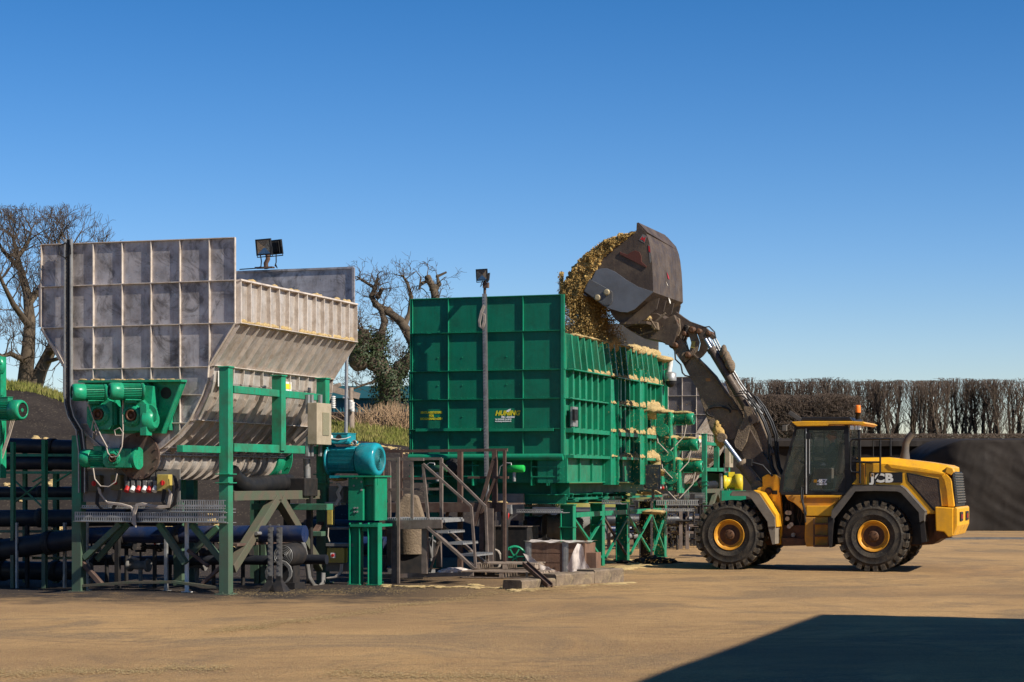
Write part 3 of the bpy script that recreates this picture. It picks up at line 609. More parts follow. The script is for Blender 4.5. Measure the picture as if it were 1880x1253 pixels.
# ================================================================ stainless hopper
def build_hopper():
    e = empty('steel_hopper', L, 'large stainless steel feed hopper with ribbed walls and green gear motors at the left', 'hopper')
    y0 = .05
    P = lambda x, y, c=y0: L.y(x, y, c)
    uz = lambda x, y, c=y0: (P(x, y, c).x, P(x, y, c).z)
    uR = P(433, 515).x; LEN = L.x(649, 600, uR).y; ztop = P(433, 437).z; zt2 = P(433, 515).z
    right = [(uR, zt2), uz(433, 594), uz(385, 672), uz(383, 700), uz(373, 727), uz(350, 772), uz(328, 798), uz(300, 822), uz(284, 832)]
    left = [uz(78, 525), uz(78, 600), uz(121, 672), uz(121, 727), uz(134, 760), uz(155, 792), uz(190, 822), uz(214, 834)]
    # end wall (near) : full outline
    ow = [uz(78, 450)]+[(p[0], p[1]) for p in left[1:]]+[uz(214, 868), uz(284, 868)]+right[::-1][:-1]+[(uR, ztop)]
    g = MB(); g.prism([(u, y0, z) for u, z in ow], (0, .012, 0)); obj('end_wall', g, m_steel, e)
    # ribs on the end wall
    g = MB(); d = .052; t = .016
    def inside_z(u):  # lower outline under u
        zs = []
        n = len(ow)
        for i in range(n):
            a, b = ow[i], ow[(i+1) % n]
            if (a[0]-u)*(b[0]-u) <= 0 and abs(a[0]-b[0]) > 1e-6: zs.append(a[1]+(b[1]-a[1])*(u-a[0])/(b[0]-a[0]))
        return min(zs) if zs else 0
    def inside_u(z):
        us = []; n = len(ow)
        for i in range(n):
            a, b = ow[i], ow[(i+1) % n]
            if (a[1]-z)*(b[1]-z) <= 0 and abs(a[1]-b[1]) > 1e-6: us.append(a[0]+(b[0]-a[0])*(z-a[1])/(b[1]-a[1]))
        return (min(us), max(us)) if us else (0, 0)
    for px in (131, 173, 226, 279, 332, 386):
        u = P(px, 600).x; zb = inside_z(u)+.02; g.box(u-t/2, u+t/2, y0-d, y0-.002, zb, ztop-.01)
    for (xa, ya) in ((400, 516), (400, 594), (360, 674), (360, 725), (330, 777)):
        z = P(xa, ya).z; a, b = inside_u(z); g.box(a+.004, b-.004, y0-d-.004, y0-.003, z-t/2, z+t/2)
    n = len(ow)
    for i in range(n):
        a, b = ow[i], ow[(i+1) % n]; A = V((a[0], y0-d/2-.004, a[1])); B = V((b[0], y0-d/2-.004, b[1])); g.beam(A, B, .014, d, (0, 1, 0))
    obj('end_wall_ribs', g, m_rib, e)
    # long walls
    def long_wall(name, pr, sgn, nrib, ribm, hs):
        prr = pr; th = off_profile(prr, .012*sgn); g = MB()
        for i in range(len(pr)-1):
            a, b, c_, d_ = pr[i], pr[i+1], th[i+1], th[i]; g.prism([(q[0], y0+.012, q[1]) for q in (a, b, c_, d_)], (0, LEN-y0, 0))
        o = obj(name, g, m_steelb, e, bev=0)
        g = MB(); o1 = off_profile(prr, .075*sgn*-1 if sgn > 0 else .075)
        rs = random.Random(nrib)
        for seg in range(len(pr)-1):
            a, b = pr[seg], pr[seg+1]; nn = nrib
            tdir = V((b[0]-a[0], b[1]-a[1])).normalized(); nv = V((-tdir.y, tdir.x)); nv = nv if nv.x*(1 if sgn > 0 else -1) > 0 or (abs(nv.x) < .2 and nv.y < 0) else -nv
            for k in range(nn+1):
                y = y0+.03+(LEN-y0-.05)*k/nn; jog = rs.gauss(0, .012) if 0 < k < nn else 0; dd = .09 if seg == 0 else .075
                A = V((a[0], y+jog, a[1])); B = V((b[0], y-jog, b[1])); nn3 = V((nv.x, 0, nv.y))
                g.beam(A+nn3*dd/2, B+nn3*dd/2, .026 if seg == 0 else .018, dd, nn3)
        for i in hs:
            a = pr[i]; sg = 1 if sgn > 0 else -1; g.beam((a[0]+sg*.05, y0, a[1]), (a[0]+sg*.05, LEN, a[1]), .012 if i else .03, .11, (1, 0, .15*sg))
        obj(name+'_ribs' if False else 'wall_ribs', g, m_rib, o); return o
    long_wall('side_wall', right, 1, 13, None, (0, 1, 2, 5, 7)); long_wall('side_wall', left, -1, 8, None, (0, 1, 2, 5))
    # far end wall, taller than the sides
    g = MB(); g.prism([(u, LEN+.014, z) for u, z in ow], (0, .014, 0)); g.beam((uR, LEN+.0, zt2), (uR, LEN, ztop), .05, .05); g.beam((ow[0][0], LEN, ztop), (uR, LEN, ztop), .04, .04); obj('far_end_wall', g, m_steel, e)
    # screw trough: half tube with bands and a bolted flange
    uc = (P(214, 834).x+P(284, 834).x)/2; zc = P(284, 836).z; r = (P(284, 834).x-uc)+.01
    ax = V((0, 1, 0)); T1 = LEN*1.0
    g = MB(); g.lathe((uc, y0+.03, zc), ax, [(0, r), (T1, r)], 20, True, False, up=(1, 0, 0), a0=0, a1=-math.pi) if False else None
    for k in range(20):
        a0, a1 = math.pi+math.pi*k/20, math.pi+math.pi*(k+1)/20
        q = [(uc+r*math.cos(a), y0+.03, zc+r*math.sin(a)) for a in (a0, a1)]+[(uc+(r-.02)*math.cos(a), y0+.03, zc+(r-.02)*math.sin(a)) for a in (a1, a0)]; g.prism(q, (0, T1, 0))
    o = obj('screw_trough', g, m_steelb, e); g = MB()
    for k in range(15):
        g = MB(); y = y0+.2+k*(T1-.3)/14
        for j in range(16):
            a0, a1 = math.pi+math.pi*j/16, math.pi+math.pi*(j+1)/16; R1 = r+.001; R2 = r+.055
            sk = .16*(j/16-.5); sk2 = .16*((j+1)/16-.5)
            q = [(uc+R1*math.cos(a0), y+sk, zc+R1*math.sin(a0)), (uc+R1*math.cos(a1), y+sk2, zc+R1*math.sin(a1)), (uc+R2*math.cos(a1), y+sk2, zc+R2*math.sin(a1)), (uc+R2*math.cos(a0), y+sk, zc+R2*math.sin(a0))]; g.prism(q, (0, .014, 0))
        obj('trough_band', g, m_rib, o)
    g = MB(); g.box(uc+r-.02, uc+r+.10, y0+.01, LEN, zc+.0, zc+.02); g.box(uc+r-.02, uc+r+.10, y0+.01, LEN, zc+.035, zc+.06)
    for k in range(26): g.box(uc+r+.03, uc+r+.055, y0+.1+k*.22, y0+.125+k*.22, zc-.02, zc+.085)
    obj('trough_flange', g, m_steelb, o)
    g = MB(); g.lathe((uc, T1-.25, zc+.02), ax, [(0, r+.07), (.34, r+.07)], 28); g.lathe((uc, T1+.1, zc+.02), ax, [(0, r+.2), (.03, r+.2)], 28); g.bolts((uc, T1+.1, zc+.02), -ax, r+.15, 16); obj('end_bearing_ring', g, m_gmotor, o)
    # near end ring and red-brown flange
    cr = P(262, 838, y0-.02); g = MB(); g.lathe((cr.x, y0-.18, cr.z), ax, [(0, r*1.05), (.05, r*1.05), (.05, r*.8), (.17, r*.8)], 28); g.bolts((cr.x, y0-.18, cr.z), -ax, r*.93, 14, .016, .02); obj('drive_flange', g, m_rust, e)
    # green bracket plate behind the motors
    yb = -.10; B = lambda x, y: L.y(x, y, yb)
    pts = [B(155, 700), B(343, 698), B(305, 796), B(185, 797)]; g = MB(); g.prism(pts, (0, .02, 0)); g.prism([B(155, 700), B(343, 698), B(343, 702), B(155, 704)], (0, -.22, 0)); g.beam(B(340, 700)+V((0, -.06, 0)), B(303, 796)+V((0, -.06, 0)), .02, .16, (0, 1, 0))
    for (x, y) in ((170, 703), (240, 703), (310, 701)): g.box(B(x, y).x-.01, B(x, y).x+.01, yb, y0, B(x, 790).z, B(x, y).z)
    o = obj('drive_bracket', g, m_gmotor, e); g = MB(); g.lathe(B(305, 722)+V((0, -.004, 0)), (0, -1, 0), [(0, .105), (.006, .105)], 20); obj('bracket_hole', g, m_dark, o)
    sm = MB()
    for k in range(26): q = B(rnd.uniform(160, 338), 699.5); sm.blob(q+V((0, rnd.uniform(-.18, 0), .01)), rnd.uniform(.03, .09), .05, .02, k, 2, .4)
    obj('silage_dust', sm, m_sil, o)
    # two upper drives
    for (mx0, mx1, my, gx, gy) in ((157, 214, 723, 202, 762), (225, 282, 721, 262, 764)):
        c = B(gx, gy); c.y = -.30; gb = gearbox('gear_unit', e, c, (0, -1, 0), .52, .56, .34)
        c2 = B(mx1-12, my); c2.y = -.22; g = MB(); g.lathe(c2+V((0, .1, 0)), (-.25, -.97, 0), [(0, .2), (.10, .2), (.10, .17), (.2, .165)], 26); g.bolts(c2+V((-.05, -.0, 0)), (-.25, -.97, 0), .185, 8, .013, .03); g.beam(c2+V((.18, -.02, .1)), c+V((.22, .02, -.2)), .16, .22, (0, 1, 0)); obj('adapter', g, m_gmotor, gb, bev=.01)
        s_ = B(mx1-4, my); s_.y = -.30; motor('drive_motor', e, s_+V((0, -.10, 0)), (-.72, -.69, 0), .155, .62, box_up=(0, 0, -1))
    g = MB(); c = B(292, 770); g.beam(c+V((-.05, -.38, .26)), c+V((-.05, -.38, -.3)), .13, .2, (0, 1, 0)); g.lathe(c+V((.0, -.34, .08)), (0, -1, 0), [(0, .17), (.05, .17)], 22); g.lathe(c+V((-.06, -.30, -.02)), (1, 0, 0), [(0, .22), (.1, .21), (.16, .14)], 22); g.bolts(c+V((.04, -.30, -.02)), (1, 0, 0), .18, 8); obj('torque_arm', g, m_gmotor, e, bev=.01)
    # lower drive, axis along the wall
    c = B(228, 842); c.y = -.28; gb = gearbox('gear_unit', e, c, (0, -1, 0), .46, .34, .36, shaft=.07); g = MB()
    for k in range(8): g.box(c.x+.2+.018*k, c.x+.212+.018*k, c.y-.18, c.y+.18, c.z-.165, c.z+.165)
    g.lathe(c+V((.22, 0, 0)), (1, 0, 0), [(0, .14), (.14, .2), (.18, .2)], 24); obj('cooling_fins', g, m_gmotor, gb)
    s_ = c+V((-.20, 0, .0)); motor('drive_motor', e, s_, (-1, 0, 0), .165, .56)
    # cable ladder up the left edge
    g = MB(); pa = [(126, 440), (126, 560), (126, 700), (126, 742), (132, 765), (147, 790), (152, 830), (152, 905)]
    A = [L.y(x-6, y, -.09) for x, y in pa]; Bq = [L.y(x+5, y, -.09) for x, y in pa]
    for S in (A, Bq):
        for i in range(len(S)-1): g.beam(S[i], S[i+1], .022, .07, (0, 1, 0))
    for i in range(len(A)-1):
        m_ = max(1, int((A[i]-A[i+1]).length/.07))
        for k in range(m_): a = A[i].lerp(A[i+1], k/m_)+V((0, .02, 0)); b = Bq[i].lerp(Bq[i+1], k/m_)+V((0, .02, 0)); g.beam(a, b, .03, .008, (0, 1, 0))
    o = obj('cable_ladder', g, m_galv, e); g = MB()
    for k in range(3):
        g.tube([L.y(x-2+k*1.6+rnd.uniform(-.4, .4), y, -.10) for x, y in pa], .013, 6)
    g.tube([L.y(x, y, -.13) for x, y in ((121, 446), (108, 452), (109, 468), (120, 474), (130, 466), (129, 450))], .01, 6); obj('cable', g, m_black, o)
    for pts in ([(226, 735), (225, 760), (226, 790), (224, 800), (212, 800), (210, 790), (220, 786), (226, 795), (224, 820), (216, 838), (205, 840), (198, 832), (195, 820)], [(171, 860), (174, 880), (185, 893), (200, 894), (212, 885), (215, 870)], [(160, 735), (172, 770), (185, 800), (197, 822)], [(172, 770), (168, 790), (178, 800), (174, 780)]):
        g = MB(); g.tube([L.y(x, y, -.52) for x, y in pts], .012, 6); obj('power_cable', g, m_cable, e)
    # pedestal plate with isolators and sockets
    g = MB(); g.prism([L.y(x, y, -.02) for x, y in ((152, 862), (330, 862), (330, 922), (152, 922))], (0, .03, 0)); o = obj('socket_panel', g, m_gbox, e)
    isolator('isolator', e, L.y(180, 888, -.03), .24, .30, .14, mt=mat('grimy_box', (.09, .075, .045), None, 0, 3, .7)); isolator('isolator', e, L.y(219, 886, -.03), .20, .28, .14, mt=mat('grimy_box', (.12, .105, .05), None, 0, 3, .7)); isolator('isolator', e, L.y(306, 887, -.03), .235, .30, .15)
    for i, px in enumerate((238, 248.5, 259, 270, 279, 289)):
        c = L.y(px, 892, -.03); g = MB(); g.beam(c+V((0, -.05, .09)), c+V((0, -.05, -.02)), .075, .09, (0, 1, 0)); s_ = obj('socket', g, m_gbox, e, bev=.008); k = MB(); k.cyl(c+V((0, -.05, -.01)), c+V((0, -.12, -.10)), .045, .05, 12); obj('socket_cap', k, m_red if i in (0, 2, 4) else m_white, s_)
        k = MB(); k.cyl(c+V((0, -.05, .09)), c+V((0, -.05, .16)), .018); k.tube([c+V((0, -.05, .15)), c+V((0, -.07, .24)), c+V((.06, -.05, .29)), c+V((.2, -.03, .27))], .012, 6); obj('socket_lead', k, m_black, s_)
    g = MB()
    for k in range(4): g.tube([L.y(x+k*1.3, y+k*1.2, -.2) for x, y in ((243, 962), (243, 940), (240, 930), (222, 925), (195, 922), (182, 905), (180, 895))], .013, 6)
    for k in range(4): g.tube([L.y(x+k*1.1, y+k*1.2, -.21) for x, y in ((246, 965), (245, 940), (250, 926), (262, 924), (290, 930), (308, 928), (312, 905), (309, 898))], .012, 6)
    obj('cable_bundle', g, m_cable, o)
    g = MB()
    for k in range(3): g.tube([L.y(x+k*2, y+k, -.19) for x, y in ((300, 898), (297, 920), (305, 934), (318, 925), (323, 895), (318, 872))], .014, 6)
    for k in range(3): g.tube([L.y(x+k*2, y, -.19) for x, y in ((178, 900), (176, 925), (185, 935), (205, 935), (217, 915), (219, 900))], .014, 6)
    obj('cable_bundle', g, m_black, o)
    # switch box on the right side and the lower pipe elbow
    xr = P(600, 700).x
    c = L.x(578, 779, .12); g = MB(); g.prism([(c.x, c.y-.34, c.z-.40), (c.x, c.y+.34, c.z-.40), (c.x, c.y+.34, c.z+.40), (c.x, c.y-.34, c.z+.40)], (.2, 0, 0)); o = obj('control_box', g, mat('box_beige', (.36, .30, .21), (.2, .16, .1), .6, 4, .6), e, bev=.01)
    g = MB(); c2 = c+V((.20, .06, .0)); g.prism([c2+V((0, -.15, -.22)), c2+V((0, .15, -.22)), c2+V((0, .15, .22)), c2+V((0, -.15, .22))], (.012, 0, 0)); obj('window', g, mat('dull_window', (.22, .2, .13), None, 0, 3, .2), o)
    for px in (565, 572, 588):
        g = MB(); a = L.x(px, 725, .1); b = L.x(px, 760, .1); g.beam(a, b, .09, .05, (1, 0, 0)); g.beam(L.x(px, 802, .1), L.x(px, 838, .1), .09, .05, (1, 0, 0)); obj('conduit', g, m_galv, o)
    g = MB(); g.tube([L.x(x, y, -.2) for x, y in ((563, 842), (564, 870), (565, 910))], .07, 12); obj('drain_pipe', g, m_galv, e)
    g = MB(); g.tube([L.x(x, y, -.35) for x, y in ((424, 868), (434, 884), (452, 893), (480, 890), (530, 886))], .17, 14); obj('outlet_elbow', g, m_black, e)
    # notices
    for (x, y, w_, col) in ((438, 694, .42, m_ytext), (551, 712, .5, m_ytext)):
        c = L.x(x, y, .0); k = MB(); k.prism([(right[2][0]+.03, c.y-w_/2, c.z-.16), (right[2][0]+.03, c.y+w_/2, c.z-.16), (right[2][0]+.03, c.y+w_/2, c.z+.12), (right[2][0]+.03, c.y-w_/2, c.z+.12)], (.01, 0, 0)); q = obj('notice', k, m_white, e)
        k = MB(); k.prism([(right[2][0]+.042, c.y-w_/2+.04, c.z-.02), (right[2][0]+.042, c.y+w_/2-.04, c.z-.02), (right[2][0]+.042, c.y+w_/2-.04, c.z+.08), (right[2][0]+.042, c.y-w_/2+.04, c.z+.08)], (.004, 0, 0)); obj('notice_band', k, col, q)
    # crumbs caught on the lip
    g = MB()
    for k in range(60):
        t_ = rnd.random(); g.blob((uR+.05, y0+.2+(LEN-.4)*t_, right[1][1]+.03), .05, rnd.uniform(.04, .14), rnd.uniform(.02, .06), k, 2, .4)
    for k in range(14): t_ = rnd.random(); g.blob((uR+.03, y0+.2+(LEN-.4)*t_, right[0][1]+.03), .05, rnd.uniform(.05, .12), rnd.uniform(.02, .05), k+80, 2, .4)
    obj('silage_dust', g, m_sil, e)
    return e, uR, LEN, ztop, right
hop, HuR, HLEN, Hztop, Hright = build_hopper()
def build_stand():
    e = empty('support_frame', L, 'green painted steel frame with a brown V brace carrying the big stainless hopper', 'steel frame')
    xc = .0
    def post(px, py0, py1, w_=.20, c=xc, m_=m_gframe, foot=True):
        a = L.x(px, py0, c); zb = 0 if py1 is None else L.x(px, py1, c).z; g = MB(); y = a.y; g.box(c-w_/2, c+w_/2, y-w_/2, y+w_/2, zb+.02, a.z)
        if py0 < 720: g.box(c-w_/2-.02, c+w_/2+.02, y-w_/2-.02, y+w_/2+.02, a.z+.002, a.z+.03)
        for zz in (L.x(px, 872, c).z, L.x(px, 888, c).z):
            if zb < zz: g.box(c-w_/2-.05, c+w_/2+.05, y-w_/2-.05, y+w_/2+.05, zz, zz+.02)
        if foot and py1 is None: g.box(c-w_/2-.06, c+w_/2+.06, y-w_/2-.06, y+w_/2+.06, 0, .025); g.bolts((c, y, .025), (0, 0, 1), .13, 4, .015, .03, .78)
        obj('post', g, m_, e, bev=.006); return y
    ya = post(415, 676, None, .185); ym = post(512, 692, 830, .2); yb = post(593, 697, None, .2)
    def rail(pxa, pya, pxb, pyb, h, m_=m_gframe, c=xc, w_=.12, name='rail'):
        a = L.x(pxa, pya, c); b = L.x(pxb, pyb, c); b.z = a.z if abs(a.z-b.z) < .25 else b.z; g = MB(); g.beam(a, b, w_, h); obj(name, g, m_, e, bev=.006); return a.z
    m_low = mat('mud_stained_frame', (.095, .08, .055), (.03, .10, .055), .6, 3, .75, 0, .2, speck=((.25, .2, .13), .3, 50))
    rail(425, 715, 584, 731, .13); rail(330, 824, 405, 824, .12, c=-.12); rail(425, 822, 585, 824, .15); rail(425, 911, 585, 908, .17, m_low)
    for (a, b) in (((505, 916), (424, 1045)), ((512, 916), (588, 1043))):
        A = L.x(*a, xc); Bq = L.x(*b, xc); g = MB(); g.beam(A, Bq, .17, .17, (0, 1, 0) if False else (1, 0, 0)); obj('brace', g, m_low, e, bev=.008)
    rail(355+75, 1001, 560, 1003, .05, m_rust); rail(560, 1003, 590, 960, .06, m_rust, name='brace')
    # front row
    def postf(px, py0, py1, w_=.2, c=0., m_=m_gframe):
        a = L.y(px, py0, c); zb = 0 if py1 is None else L.y(px, py1, c).z; g = MB(); g.box(a.x-w_/2, a.x+w_/2, c-w_/2, c+w_/2, zb+.02, a.z)
        if py1 is None: g.box(a.x-w_/2-.05, a.x+w_/2+.05, c-w_/2-.05, c+w_/2+.05, 0, .025)
        obj('post', g, m_, e, bev=.006)
    postf(145, 800, None, .19)
    postf(160, 960, None, .05, .3, m_galv); postf(216, 960, None, .09, .9, m_dark); postf(343, 960, None, .06, .35, m_white); postf(305, 990, None, .06, .6, m_galv)
    def bar(a, b, w_, h, c=0., m_=m_gframe, name='brace'):
        g = MB(); g.beam(L.y(*a, c), L.y(*b, c), w_, h, (0, 1, 0)); obj(name, g, m_, e, bev=.004)
    bar((222, 962), (155, 1025), .10, .11, 0); bar((235, 962), (178, 1028), .10, .06, .25); bar((292, 962), (341, 1035), .10, .12, .15); bar((352, 964), (408, 1030), .10, .09, .2); bar((400, 968), (340, 1028), .1, .08, .5)
    bar((151, 1033), (186, 1073), .08, .10, 0, m_rust); bar((345, 1010), (383, 1040), .06, .07, .2, m_rust); bar((372, 1072), (407, 1040), .06, .08, .05, m_rust)
    bar((150, 1076), (236, 1070), .05, .07, -.02, m_low, 'tie_bar'); bar((236, 1070), (320, 1069), .05, .07, -.02, m_low, 'tie_bar'); bar((320, 1069), (406, 1080), .05, .07, -.02, m_low, 'tie_bar')
    # rear left posts, mostly in the dark
    for (px, Yo, py0) in ((330, 2.6, 870), (352, 4.2, 870), (470, 5.4, 880)):
        a = L.y(px, py0, Yo); g = MB(); g.box(a.x-.09, a.x+.09, Yo-.09, Yo+.09, 0, a.z); obj('post', g, m_gframe, e)
    # perforated cable tray along the front
    for (x0, x1, y1_, y2_, yy) in ((137, 415, 940, 959, -.16), (300, 414, 918, 940, -.14), (150, 414, 928, 934, -.10)):
        a = L.y(x0, y1_, yy); b = L.y(x1, y2_, yy); g = MB(); n = int((b.x-a.x)/.045); H = a.z-b.z
        g.box(a.x, b.x, yy, yy+.006, a.z-.012, a.z); g.box(a.x, b.x, yy, yy+.006, b.z, b.z+.012); g.box(a.x, b.x, yy-.05, yy-.001, b.z-.008, b.z-.002)
        for k in range(n): x = a.x+.045*k; g.box(x, x+.022, yy+.001, yy+.005, b.z+.013, a.z-.013)
        if H > .15: g.box(a.x, b.x, yy+.0, yy+.007, (a.z+b.z)/2-.018, (a.z+b.z)/2+.018)
        g.box(a.x, b.x, yy+.03, yy+.4, b.z-.02, b.z-.01)
        obj('cable_tray', g, m_galv, e)
    return e
stand = build_stand()
def lights_left():
    e = empty('floodlight_pair', L, 'pair of black floodlights on a bracket at the rim of the stainless hopper', 'floodlight', off=(0, 0, 0))
    base = L.y(490, 493, HLEN); e.location = L.world(base)
    Q = lambda x, y, c=0: L.y(x, y, HLEN+c)-base
    g = MB(); g.tube([Q(489, 494), Q(488, 484), Q(492, 476), Q(491, 466)], .05, 8); g.box(-.25, .15, -.06, .06, 0, .03); obj('bracket_arm', g, m_rust, e)
    floodlight(e, Q(483, 454, -.15), (-.25, -.9, -.12), .40, .33); floodlight(e, Q(508, 454, .15), (.35, .9, .15), .36, .30)
    g = MB(); g.tube([Q(478, 468), Q(480, 480), Q(479, 490), Q(470, 493), Q(440, 495)], .012, 6); g.tube([Q(507, 467), Q(507, 482), Q(505, 488), Q(509, 493), Q(506, 485)], .012, 6); obj('cable', g, m_black, e)
lights_left()
# ================================================================ green hopper
def build_green():
    e = empty('feed_hopper', G, 'tall green feed hopper with ribbed panels, yellow lettering and silage spilling over its rim', 'hopper')
    P = lambda x, y, c=0: G.y(x, y, c); S = lambda x, y, c=0: G.x(x, y, c)
    uL = P(754, 600).x; ztop = P(1035, 541).z; zs = S(1038, 612).z; LEN = S(1209, 660).y; zb = P(1035, 836).z; zbb = P(1035, 887).z
    zr = [P(900, 610).z, P(900, 680.5).z, P(900, 733).z, P(900, 788).z]
    # ---- end wall
    g = MB(); g.box(uL, 0, .0, .012, zb, ztop); obj('end_wall', g, m_gpanel, e)
    g = MB(); d = .05; t = .014
    xs = [P(x, 650).x for x in (758, 824, 891, 961, 1030)]
    for i, x in enumerate(xs): g.box(x-t/2, x+t/2, -d, -.002, zb, ztop-.02)
    for i, z in enumerate(zr): g.box(uL-(.03 if i else 0), .02, -d-.012, -.003, z-t/2, z+t/2)
    g.box(uL, 0, -d, -.001, ztop-.014, ztop+.004); g.box(-.07, .0, -d-.02, -.014, zb, ztop); g.box(uL-.035, uL-.02, -.02, .3, zb, zr[1]); g.box(uL, uL+.015, -.05, .0, zb, ztop)
    o = obj('end_wall_ribs', g, m_green, e)
    g = MB()
    for z in [ztop-.07]+[z+.03 for z in zr]:
        for k in range(26): x = uL+.12+k*(abs(uL)-.2)/25; g.lathe((x, -.001, z), (0, -1, 0), [(0, .008), (.012, .008)], 6, False)
    for x in (uL+.22, uL+.66, uL+1.25, uL+2.3, uL+2.6):
        for z in ((ztop+zr[0])/2-.95, (zr[1]+zr[2])/2, (zr[2]+zr[3])/2-.05): g.lathe((x, -.001, z), (0, -1, 0), [(0, .016), (.012, .016)], 8, False)
    obj('rivets', g, m_green, e)
    for (xa, xb) in ((766, 885), (900, 1018)):
        a = P(xa, 789); b = P(xb, 787); g = MB(); g.box(a.x, b.x, -.10, -.066, a.z-.045, a.z+.02); obj('stiffener', g, m_green, e)
    # lower tube rail and recessed base
    g = MB(); g.cyl((uL-.02, -.05, zb-.04), (-.02, -.05, zb-.04), .075, None, 14); obj('base_tube', g, m_green, e)
    g = MB(); g.box(uL, -.62, .25, .262, zbb, zb); g.box(-.62, .0, -.03, -.018, zbb, zb-.1); o = obj('base_panel', g, m_gpanel, e)
    g = MB()
    for px in (813, 868, 976, 1005): x = P(px, 860).x; g.box(x-.012, x+.012, -.03, .24, zbb-.06, zb-.1)
    for (xa, xb, z) in ((752, 880, (zb+zbb)/2+.08), (752, 880, (zb+zbb)/2-.16), (976, 1037, (zb+zbb)/2+.05), (976, 1037, (zb+zbb)/2-.17)): g.box(P(xa, 860).x, P(xb, 860).x, -.045, -.03, z-.012, z+.012)
    g.box(-.16, -.02, -.055, -.04, zbb, zb-.02)
    for k in range(5): g.lathe((-.09, -.055, zbb+.08+k*.13), (0, -1, 0), [(0, .022), (.015, .022)], 8, False)
    obj('base_frame', g, m_green, e)
    for (px, py, L_, mt_) in ((807, 861, .36, mat('dull_green_cylinder', (.04, .11, .05), None, 0, 3, .5)), (948, 861, .37, mat('bright_green_cylinder', (.02, .42, .07), (.02, .2, .05), .3, 4, .35))):
        c = P(px, py, -.25); g = MB(); g.lathe(c+V((-L_/2, 0, 0)), (1, 0, 0), [(0, .02), (0, .083), (L_-.02, .083), (L_, .07)], 20); o = obj('oil_cylinder', g, mt_, e)
        h = MB(); h.tube([c+V((-.12, 0, .06)), c+V((-.12, 0, .12)), c+V((-.25, .02, .13))], .015, 8); h.tube([c+V((-.25, .02, .13)), c+V((-.38, .0, .05)), c+V((-.42, 0, -.2))], .012, 6); h.cyl(c+V((-.05, 0, -.08)), c+V((-.05, 0, -.28)), .035); obj('oil_line', h, m_galv, o)
    c = P(833, 858, -.1); g = MB(); g.lathe(c, (0, -1, 0), [(0, .2), (.04, .2), (.04, .12), (.1, .12)], 22); g.bolts(c+V((0, -.04, 0)), (0, -1, 0), .16, 8); obj('bearing_housing', g, m_dark, e)
    # ---- long side wall
    dk = [(1037, 1105), (1120, 1160), (1173, 1207)]
    ylev = lambda z: z
    g = MB(); g.box(-.012, .0, .012, LEN, zbb, zs); g.prism([(0, .012, zs), (0, LEN, zs), (-.25, LEN, zs+.0), (-.25, .012, zs)], (0, 0, .004)); obj('side_wall', g, m_gside, e)
    # upper row: leaning channels
    zA, zB, zC, zD, zE = zs, zr[1], zr[2], zr[3], zb
    rs = random.Random(4); n = 17
    for k in range(n):
        g = MB(); y = .10+(LEN-.25)*k/(n-1); wv = rs.gauss(0, .02); g.prism([(0, y, zA-.02), (.09, y+.02, zA-.03), (.17, y+.05+wv, zB+.02), (0, y+.05, zB+.02)], (0, .02, 0)); g.prism([(.088, y+.02, zA-.03), (.088, y+.10, zA-.03), (.168, y+.13+wv, zB+.02), (.168, y+.05+wv, zB+.02)], (.012, 0, 0)); obj('upper_rib', g, m_gside, e)
    g = MB(); rl = MB()
    ys = [(.05, S(1106, 760).y), (S(1120, 760).y, S(1160, 760).y), (S(1174, 760).y, LEN)]
    for (a, b), nn in zip(ys, (6, 5, 4)):
        for (z0, z1) in ((zC, zB), (zD, zC), (zE, zD)):
            for k in range(nn):
                y = a+(b-a)*(k+.5)/nn; g.box(.002, .10, y-.012, y+.012, z0+.03, z1-.02); g.box(.09, .10, y+.0125, y+.075, z0+.03, z1-.02)
        for z, h_, w_ in ((zB, .02, .20), (zC, .02, .16), (zD, .09, .18), (zE, .06, .19)): rl.box(.001, w_, a, b, z-h_, z+.005)
        for k in range(nn//2+1): y = a+(b-a)*k/max(1, nn//2); g.box(.0, .05, y-.035, y+.035, zbb, zE-.07)
        rl.box(.0, .07, a, b, zbb-.0, zbb+.03)
    obj('side_ribs', g, m_green, e); obj('side_ledges', rl, m_green, e)
    for (pxa, pxb, pyt) in ((1106, 1121, 694), (1160, 1174, 676), (1201, 1212, 655)):
        ya, yb_ = S(pxa, 800).y, S(pxb, 800).y; zt = S(pxa, pyt, .14).z; w2 = (yb_-ya); g = MB(); g.box(.12, .136, ya+.03, yb_-.03, zbb-.05, zt); g.box(.004, .205, ya, ya+.03, zbb-.05, zt+.02); g.box(.004, .205, yb_-.03, yb_, zbb-.05, zt+.02); obj('side_post', g, m_green, e)
    g = MB(); a = S(1041, 747, .02); b = S(1050, 784, .02); g.box(.10, .16, a.y, b.y, b.z, a.z+.0); g2 = MB(); c = S(1047, 762, .1); g2.box(.165, .22, c.y-.06, c.y+.2, c.z-.12, c.z+.12); o = obj('level_sensor', g, m_galv, e); obj('sensor_head', g2, m_black, o)
    # far end wall (grey brown plate) and the left wall
    g = MB(); g.prism([(uL, LEN, zbb), (0, LEN, zbb), (0, LEN, S(1207, 628).z), (-.35, LEN, S(1207, 598).z+.08), (uL, LEN, ztop)], (0, .012, 0)); obj('far_end_wall', g, mat('worn_inner_steel', (.19, .165, .145), (.10, .08, .06), .7, 2, .5, .2, .1), e)
    g = MB(); g.box(uL-.012, uL-.0, .012, LEN, zbb, ztop-.3); obj('side_wall', g, m_gside, e)
    g = MB(); a = G.y(1082, 589, LEN-.4); b = G.y(1108, 588, LEN-.4); c = G.y(1108, 640, LEN-.4); g.beam(a, b, .05, .06); g.beam(b, c, .03, .04); obj('inner_bar', g, m_rail, e)
    # ---- chassis below
    g = MB()
